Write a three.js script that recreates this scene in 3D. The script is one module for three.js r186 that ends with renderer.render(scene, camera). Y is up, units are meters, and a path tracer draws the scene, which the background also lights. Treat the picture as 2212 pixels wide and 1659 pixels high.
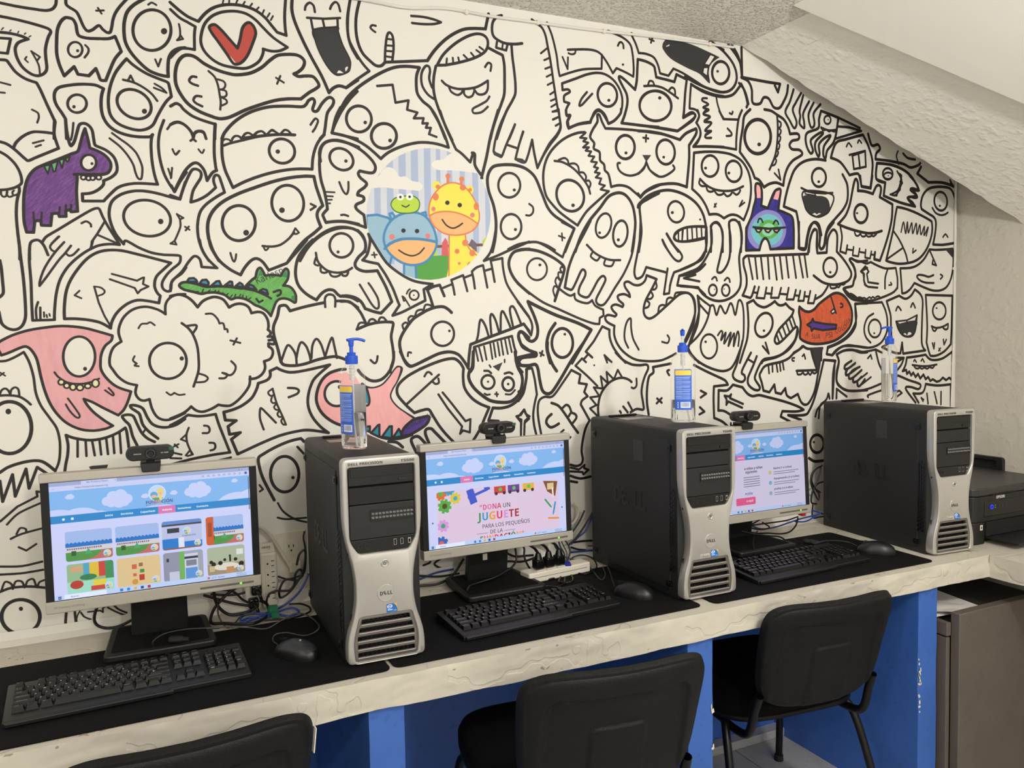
import * as THREE from 'three';
import { RoundedBoxGeometry } from 'three/addons/geometries/RoundedBoxGeometry.js';
import { mergeGeometries, mergeVertices, toCreasedNormals } from 'three/addons/utils/BufferGeometryUtils.js';
import { RectAreaLightUniformsLib } from 'three/addons/lights/RectAreaLightUniformsLib.js';
import { FontLoader } from 'three/addons/loaders/FontLoader.js';
import { TextGeometry } from 'three/addons/geometries/TextGeometry.js';

// ---------- camera, lamps, exposure ----------
const scene = new THREE.Scene();
scene.background = new THREE.Color(0x000000);
const camera = new THREE.PerspectiveCamera(50.49, 4 / 3, 0.05, 30);
camera.position.set(-0.5851, 1.4541, 2.2218);
camera.rotation.set(-0.06046, -0.43661, -0.0216, 'YXZ');
const renderer = new THREE.WebGLRenderer({ antialias: true });
renderer.toneMapping = THREE.LinearToneMapping;
renderer.toneMappingExposure = 0.78;
renderer.shadowMap.enabled = true;
RectAreaLightUniformsLib.init();
const LAMP = { color: [1, 0.985, 0.95], glow: 3, r: 0.075, drop: 0.4, spots: [[1.0, 2.05, 5.6], [-1.7, 2.4, 3.0], [0.0, 3.6, 5.6]] };  // globes out of view, spots and power chosen for the wall and soffit

// ---------- helpers ----------
const DESK = 0.75, CEIL = 2.414, SIDE = 2.43;
function rng(seed) { let s = seed >>> 0; return () => { s = (s + 0x6d2b79f5) | 0; let t = Math.imul(s ^ (s >>> 15), 1 | s); t = (t + Math.imul(t ^ (t >>> 7), 61 | t)) ^ t; return ((t ^ (t >>> 14)) >>> 0) / 4294967296; }; }
const taken = {};
function numbered(n) { if (!(n in taken)) { taken[n] = 0; return n; } taken[n]++; return n + '_' + String(taken[n]).padStart(3, '0'); }
function clean(g) {
  let o = g.index ? g.toNonIndexed() : g.clone();
  for (const k of Object.keys(o.attributes)) if (!['position', 'normal', 'uv'].includes(k)) o.deleteAttribute(k);
  if (!o.attributes.uv) o.setAttribute('uv', new THREE.BufferAttribute(new Float32Array(o.attributes.position.count * 2), 2));
  o.clearGroups();
  return o;
}
function merge(list) { const a = (Array.isArray(list) ? list : [list]).map(clean); return a.length > 1 ? mergeGeometries(a, false) : a[0]; }
function obj(name, geos, mat, parent) {
  const m = new THREE.Mesh(merge(geos), mat); m.castShadow = m.receiveShadow = true;
  m.name = parent ? name : numbered(name); (parent || scene).add(m); return m;
}
function part(name, geo, mat, parent, x = 0, y = 0, z = 0) {           // shares the geometry it is given
  const m = new THREE.Mesh(geo, mat); m.castShadow = m.receiveShadow = true; m.name = name; m.position.set(x, y, z); parent.add(m); return m;
}
function thing(name, label, category, pos = [0, 0, 0], turn = 0, group) {
  const o = new THREE.Group(); o.name = numbered(name); scene.add(o); o.position.set(...pos); o.rotation.y = turn;
  o.userData = { label, category }; if (group) o.userData.group = group; return o;
}
function tag(o, label, category, group) { o.userData = { label, category }; if (group) o.userData.group = group; return o; }
function struct(name, geos, mat, parent, label) { const m = obj(name, geos, mat, parent); if (!parent) m.userData = { kind: 'structure', label: label || name.replace(/_/g, ' ') }; return m; }
const at = (g, x, y, z) => { g.translate(x, y, z); return g; };
const bx = (w, h, d, x = 0, y = 0, z = 0) => at(new THREE.BoxGeometry(w, h, d), x, y, z);
const rb = (w, h, d, r, x = 0, y = 0, z = 0, s = 2) => at(new RoundedBoxGeometry(w, h, d, s, r), x, y, z);
const cyl = (r1, r2, h, x = 0, y = 0, z = 0, n = 24) => at(new THREE.CylinderGeometry(r1, r2, h, n), x, y, z);
const cylZ = (r1, r2, h, x = 0, y = 0, z = 0, n = 24) => { const g = new THREE.CylinderGeometry(r1, r2, h, n); g.rotateX(Math.PI / 2); return at(g, x, y, z); };
const V = (x, y, z) => new THREE.Vector3(x, y, z);
const tube = (pts, r, seg = 60, rs = 8, closed = false) => new THREE.TubeGeometry(new THREE.CatmullRomCurve3(pts.map((p) => (p.isVector3 ? p : V(...p))), closed, 'centripetal'), seg, r, rs, closed);
function planar(g, s = 1) {                                            // uv in metres by the way a face points
  g = clean(g); const p = g.attributes.position, n = g.attributes.normal, uv = g.attributes.uv;
  for (let i = 0; i < p.count; i++) {
    const ax = Math.abs(n.getX(i)), ay = Math.abs(n.getY(i)), az = Math.abs(n.getZ(i));
    if (az >= ax && az >= ay) uv.setXY(i, p.getX(i) * s, p.getY(i) * s); else if (ay >= ax) uv.setXY(i, p.getX(i) * s, p.getZ(i) * s); else uv.setXY(i, p.getZ(i) * s, p.getY(i) * s);
  }
  return g;
}
function shapeOf(pts) { const s = new THREE.Shape(); pts.forEach(([x, y], i) => (i ? s.lineTo(x, y) : s.moveTo(x, y))); s.closePath(); return s; }
function roundPts(pts, r, n = 5) {                                     // polygon with rounded corners
  const out = [];
  pts.forEach((p, i) => {
    const a = pts[(i + pts.length - 1) % pts.length], b = pts[(i + 1) % pts.length], R = Array.isArray(r) ? r[i] : r;
    const l1 = Math.hypot(a[0] - p[0], a[1] - p[1]), l2 = Math.hypot(b[0] - p[0], b[1] - p[1]), k = Math.min(R, l1 / 2, l2 / 2);
    const s = [p[0] + ((a[0] - p[0]) / l1) * k, p[1] + ((a[1] - p[1]) / l1) * k], e = [p[0] + ((b[0] - p[0]) / l2) * k, p[1] + ((b[1] - p[1]) / l2) * k];
    for (let j = 0; j <= n; j++) { const t = j / n, u = 1 - t; out.push([u * u * s[0] + 2 * u * t * p[0] + t * t * e[0], u * u * s[1] + 2 * u * t * p[1] + t * t * e[1]]); }
  });
  return out;
}
function slab(pts, depth, bevel = 0.001, holes = [], seg = 2) {        // extruded along +z from 0 to depth, bevel inside
  const s = shapeOf(pts); for (const h of holes) s.holes.push(shapeOf(h.slice().reverse()));
  const g = new THREE.ExtrudeGeometry(s, { depth: depth - 2 * bevel, bevelEnabled: bevel > 0, bevelThickness: bevel, bevelSize: bevel, bevelOffset: -bevel, bevelSegments: seg, curveSegments: 8 });
  g.translate(0, 0, bevel); return g;
}
// tileable noise
function noiseTable(n, seed) { const r = rng(seed), t = new Float32Array(n * n); for (let i = 0; i < n * n; i++) t[i] = r(); return (x, y) => { x = ((x % n) + n) % n; y = ((y % n) + n) % n; const i = Math.floor(x), j = Math.floor(y), fx = x - i, fy = y - j, a = fx * fx * (3 - 2 * fx), b = fy * fy * (3 - 2 * fy), i1 = (i + 1) % n, j1 = (j + 1) % n; return (t[j * n + i] * (1 - a) + t[j * n + i1] * a) * (1 - b) + (t[j1 * n + i] * (1 - a) + t[j1 * n + i1] * a) * b; }; }
function dataTex(N, fn, color, rep) {
  const d = new Uint8Array(N * N * 4);
  for (let y = 0; y < N; y++) for (let x = 0; x < N; x++) { const v = fn(x / N, y / N), k = (y * N + x) * 4; if (Array.isArray(v)) { d[k] = v[0]; d[k + 1] = v[1]; d[k + 2] = v[2]; } else d[k] = d[k + 1] = d[k + 2] = Math.max(0, Math.min(255, v * 255)); d[k + 3] = 255; }
  const t = new THREE.DataTexture(d, N, N); t.wrapS = t.wrapT = THREE.RepeatWrapping; t.magFilter = THREE.LinearFilter; t.minFilter = THREE.LinearFilter; if (color) t.colorSpace = THREE.SRGBColorSpace; if (rep) t.repeat.set(rep, rep); t.needsUpdate = true; return t;
}
const nA = noiseTable(64, 11), nB = noiseTable(64, 23), nC = noiseTable(128, 37);
const fb = (u, v, f, o, n = nA) => { let s = 0, a = 0.5, w = 0; for (let i = 0; i < o; i++) { s += a * n(u * f, v * f); w += a; a *= 0.5; f *= 2; } return s / w; };
const texStucco = dataTex(512, (u, v) => { const a = fb(u, v, 32, 3, nA), b = fb(u + 0.3, v + 0.7, 64, 2, nC); return Math.pow(Math.max(0, (a - 0.42) * 2.2), 1.2) * 0.8 + b * 0.25; }, false, 1.4);
const texPop = dataTex(512, (u, v) => { const a = fb(u, v, 64, 2, nC), b = fb(u + 0.1, v + 0.4, 16, 3, nA); return Math.pow(Math.max(0, (a - 0.5) * 2.6), 0.8) * 0.9 + b * 0.2; }, false, 2.2);
const texWall = dataTex(512, (u, v) => fb(u, v, 16, 5, nA), false, 1.1);
const texGrain = dataTex(256, (u, v) => nC(u * 128, v * 128) * 0.6 + nA(u * 64, v * 64) * 0.4, false, 9);
const texFelt = dataTex(256, (u, v) => nC(u * 128, v * 128) * 0.7 + nB(u * 64 + 3, v * 64) * 0.3, false, 14);
const texChip = dataTex(1024, (u, v) => {                              // white paint over old masonry: knocks and hairlines
  const a = fb(u, v, 8, 5, nA), b = fb(u + 0.5, v + 0.2, 16, 4, nB), c = fb(u, v, 64, 2, nC), l = Math.abs(fb(u, v * 1.0, 4, 4, nB) - 0.5);
  if (a > 0.7 && c > 0.66) return [168, 158, 142];
  if (l < 0.003 && b > 0.55) return [180, 170, 152];
  const k = 1 - 0.05 * b; return [232 * k, 227 * k, 216 * k];
}, true, 1);
const texChipB = dataTex(512, (u, v) => fb(u, v, 8, 5, nA) * 0.6 + (Math.abs(fb(u, v, 4, 4, nB) - 0.5) < 0.02 ? 0 : 0.4), false, 1.6);
const texScuff = dataTex(512, (u, v) => { const a = fb(u, v, 8, 4, nA), c = fb(u, v, 64, 2, nB); const k = 1 - 0.09 * a - (c > 0.78 ? 0.06 : 0); return [255 * k, 255 * k, 255 * k]; }, true, 1.2);

// ---------- materials ----------
const M = {};
const std = (o) => new THREE.MeshStandardMaterial(o), phy = (o) => new THREE.MeshPhysicalMaterial(o);
M.wall = std({ color: 0xe8e4db, roughness: 0.62, bumpMap: texWall, bumpScale: 0.0012 });
M.rough = std({ color: 0xf0ece4, roughness: 0.75, bumpMap: texStucco, bumpScale: 0.003 });
M.smooth = std({ color: 0xf2eee6, roughness: 0.7, bumpMap: texWall, bumpScale: 0.001 });
M.popcorn = std({ color: 0xe6e2d8, roughness: 0.45, bumpMap: texPop, bumpScale: 0.008 });
M.counter = std({ color: 0xdfdcd6, map: texChip, roughness: 0.5, bumpMap: texChipB, bumpScale: 0.0022 });
M.plain = std({ color: 0xf0ede6, roughness: 0.7 });
M.sideWall = std({ color: 0xc8c2b6, roughness: 0.75, bumpMap: texStucco, bumpScale: 0.0025 });
M.counterTop = std({ color: 0xe6dfcf, roughness: 0.45, bumpMap: texWall, bumpScale: 0.002 });
M.blue = std({ color: 0x3f6cc0, roughness: 0.42, bumpMap: texWall, bumpScale: 0.0015, map: texScuff });
M.tile = std({ color: 0xacabaa, roughness: 0.5, map: texScuff });
M.grout = std({ color: 0x4c4d4f, roughness: 0.9 });
M.mat = phy({ color: 0x08080a, specularIntensity: 0.35, roughness: 0.85, bumpMap: texFelt, bumpScale: 0.0006 });
M.black = std({ color: 0x121213, roughness: 0.5, bumpMap: texGrain, bumpScale: 0.0003 });
M.blackGloss = std({ color: 0x0c0c0d, roughness: 0.28 });
M.caseBlack = std({ color: 0x19191a, roughness: 0.55, bumpMap: texGrain, bumpScale: 0.0003 });
M.lid = std({ color: 0x2e2c2a, roughness: 0.4 });
M.caseTop = std({ color: 0x2a2826, roughness: 0.42, bumpMap: texGrain, bumpScale: 0.0002 });
M.hole = std({ color: 0x050505, roughness: 0.9 });
M.silver = std({ color: 0xbab7b1, roughness: 0.34, metalness: 0.55 });
M.silverDark = std({ color: 0x746f69, roughness: 0.4, metalness: 0.5 });
M.monSilver = std({ color: 0xb5afa4, roughness: 0.42, metalness: 0.25 });
M.chrome = std({ color: 0xd8d8d8, roughness: 0.15, metalness: 1 });
M.key = std({ color: 0x171718, roughness: 0.33, bumpMap: texGrain, bumpScale: 0.0001 });
M.keyBase = std({ color: 0x0f0f10, roughness: 0.45 });
M.mouse = std({ color: 0x2b2d30, roughness: 0.33 });
M.mouseDark = std({ color: 0x111112, roughness: 0.4 });
M.white = std({ color: 0xe4ddcc, roughness: 0.4 });
M.whiteCord = std({ color: 0xded6c2, roughness: 0.45 });
M.plastic = phy({ color: 0x0c0c0d, specularIntensity: 0.6, roughness: 0.5, bumpMap: texGrain, bumpScale: 0.0006 });
M.fabric = phy({ color: 0x09090a, specularIntensity: 0.3, roughness: 0.95, bumpMap: texFelt, bumpScale: 0.0008 });
M.tubeBlack = std({ color: 0x101011, roughness: 0.35, metalness: 0.3 });
M.cabinet = std({ color: 0x6b6259, roughness: 0.42, metalness: 0.1, map: texScuff });
M.paper = std({ color: 0xe9e7e2, roughness: 0.8, side: THREE.DoubleSide });
M.pump = std({ color: 0x1f55cc, roughness: 0.35 });
M.cable = { k: std({ color: 0x0d0d0e, roughness: 0.4 }), b: std({ color: 0x27418f, roughness: 0.4 }), g: std({ color: 0x3a3a3a, roughness: 0.45 }), w: M.whiteCord };
M.clear = phy({ color: 0xffffff, transmission: 1, thickness: 0, roughness: 0.04, ior: 1.45 });
M.gel = phy({ color: 0xffffff, transmission: 1, thickness: 0.03, roughness: 0.02, ior: 1.34, attenuationColor: new THREE.Color(0xe6eef0), attenuationDistance: 0.4 });
M.frost = phy({ color: 0xf4f4f4, transmission: 0.6, thickness: 0, roughness: 0.35 });
M.ledGreen = std({ color: 0x203010, emissive: 0x7cff3a, emissiveIntensity: 2.2 });
M.ledBlue = std({ color: 0x101030, emissive: 0x2a3cff, emissiveIntensity: 1.6 });
M.velcroB = std({ color: 0x2030a0, roughness: 0.9 });
M.velcroG = std({ color: 0x1d6b4a, roughness: 0.9 });
M.red = std({ color: 0xc01818, roughness: 0.5 });
M.yellow = std({ color: 0xf0ead8, roughness: 0.8 });

function canvasTex(w, h, draw, opt = {}) {
  const c = document.createElement('canvas'); c.width = w; c.height = h; draw(c.getContext('2d'), w, h);
  const t = new THREE.CanvasTexture(c); t.colorSpace = THREE.SRGBColorSpace; t.anisotropy = 8; return t;
}
// a printed sticker or lettering: a thin sheet, its uv across the sheet
function decal(name, w, h, draw, parent, x, y, z, o = {}) {
  const px = o.px || 4000, W = Math.min(1024, Math.round(w * px)), H = Math.min(1024, Math.round(h * px));
  const t = canvasTex(W, H, draw);
  const m = std({ map: t, roughness: o.rough ?? 0.4, metalness: o.metal ?? 0, transparent: !!o.clear, alphaTest: 0 });
  const g = new THREE.PlaneGeometry(w, h); if (o.ry) g.rotateY(o.ry); if (o.rx) g.rotateX(o.rx);
  return part(name, g, m, parent, x, y, z);
}

// ---------- the room ----------
{ // floor of grey tiles
  const fl = struct('floor', bx(5.4, 0.12, 4.8, -0.1, -0.068, 2.2), M.grout, null, 'grey tiled floor');
  const g = planar(rb(0.296, 0.012, 0.296, 0.002, 0, 0, 0, 1));
  for (let i = 0; i < 17; i++) for (let j = 0; j < 15; j++) part('floor_tile', g, M.tile, fl, -2.5 + i * 0.3, -0.006, 0.16 + j * 0.3);
}
struct('wall_left', planar(bx(0.15, 2.55, 4.8, -2.775, 1.23, 2.2)), M.plain, null, 'plain white wall on the left');
struct('wall_front', planar(bx(5.4, 2.55, 0.15, -0.1, 1.23, 4.575)), M.plain, null, 'plain white wall behind the camera');
struct('wall_right', planar(bx(0.15, 2.55, 4.8, SIDE + 0.075, 1.23, 2.2)), M.sideWall, null, 'rough plastered side wall right of the mural');
struct('ceiling', planar(bx(5.4, 0.12, 4.8, -0.1, CEIL + 0.06, 2.2)), M.popcorn, null, 'sprayed textured ceiling');
struct('trim_1', planar(bx(5.1, 0.68, 0.006, -0.15, 0.34, 0.003)), M.blue, null, 'blue painted wall below the counter');
struct('baseboard_back', rb(5.0, 0.03, 0.05, 0.004, -0.1, 0.015, 0.031), M.tile, null, 'grey skirting step below the counter');
{ // underside of the stair flight: a rough plastered slab and a smoother one hanging lower
  const k = 0.539, yAt = (x) => DESK + 1.664 - k * (x - 1.335);
  const solid = (q, drop, mat, name, label) => {        // q: four plan points [x, z]; the underside follows the slope, the top meets the ceiling
    const N = 40, pos = [], idx = [], lo = [], hi = [];
    const lerp = (a, b, t) => [a[0] + (b[0] - a[0]) * t, a[1] + (b[1] - a[1]) * t];
    const W = 14;
    for (let i = 0; i <= N; i++) for (let j = 0; j <= W; j++) {
      const e = lerp(q[0], q[1], i / N), f = lerp(q[3], q[2], i / N), p = lerp(e, f, j / W);
      let y = yAt(p[0]) - drop, z = p[1];
      if (j === 0 && name === 'trim_2') { y += (nB(i * 1.7, 3.1) - 0.5) * 0.008; z += (nA(i * 2.3, 9) - 0.5) * 0.008; }
      lo.push([p[0], Math.min(y, CEIL + 0.02), z]); hi.push([p[0], CEIL + 0.03, z]);
    }
    const at2 = (i, j) => i * (W + 1) + j, n = lo.length;
    for (const v of lo.concat(hi)) pos.push(...v);
    const quad = (a, b, c, d) => idx.push(a, b, c, a, c, d);
    for (let i = 0; i < N; i++) for (let j = 0; j < W; j++) { quad(at2(i, j), at2(i + 1, j), at2(i + 1, j + 1), at2(i, j + 1)); quad(n + at2(i, j), n + at2(i, j + 1), n + at2(i + 1, j + 1), n + at2(i + 1, j)); }
    for (let i = 0; i < N; i++) { quad(at2(i, 0), n + at2(i, 0), n + at2(i + 1, 0), at2(i + 1, 0)); quad(at2(i, W), at2(i + 1, W), n + at2(i + 1, W), n + at2(i, W)); }
    for (let j = 0; j < W; j++) { quad(at2(0, j), at2(0, j + 1), n + at2(0, j + 1), n + at2(0, j)); quad(at2(N, j), n + at2(N, j), n + at2(N, j + 1), at2(N, j + 1)); }
    let g = new THREE.BufferGeometry(); g.setAttribute('position', new THREE.Float32BufferAttribute(pos, 3)); g.setIndex(idx); g = g.toNonIndexed(); g.computeVertexNormals(); g = toCreasedNormals(g, 0.6);
    return struct(name, planar(g), mat, null, label);
  };
  solid([[1.31, 0.0], [SIDE + 0.02, 0.276], [SIDE + 0.02, 1.0], [1.31, 0.32]], 0, M.rough, 'trim_2', 'rough plastered underside of the stair flight beside the mural');
  const d = 0.05;
  solid([[1.245, 0.335], [SIDE + 0.02, 1.0], [SIDE + 0.02, 2.6], [1.245, 2.6]], d, M.smooth, 'trim_3', 'smooth cream underside of the stair at top right');
}

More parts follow.
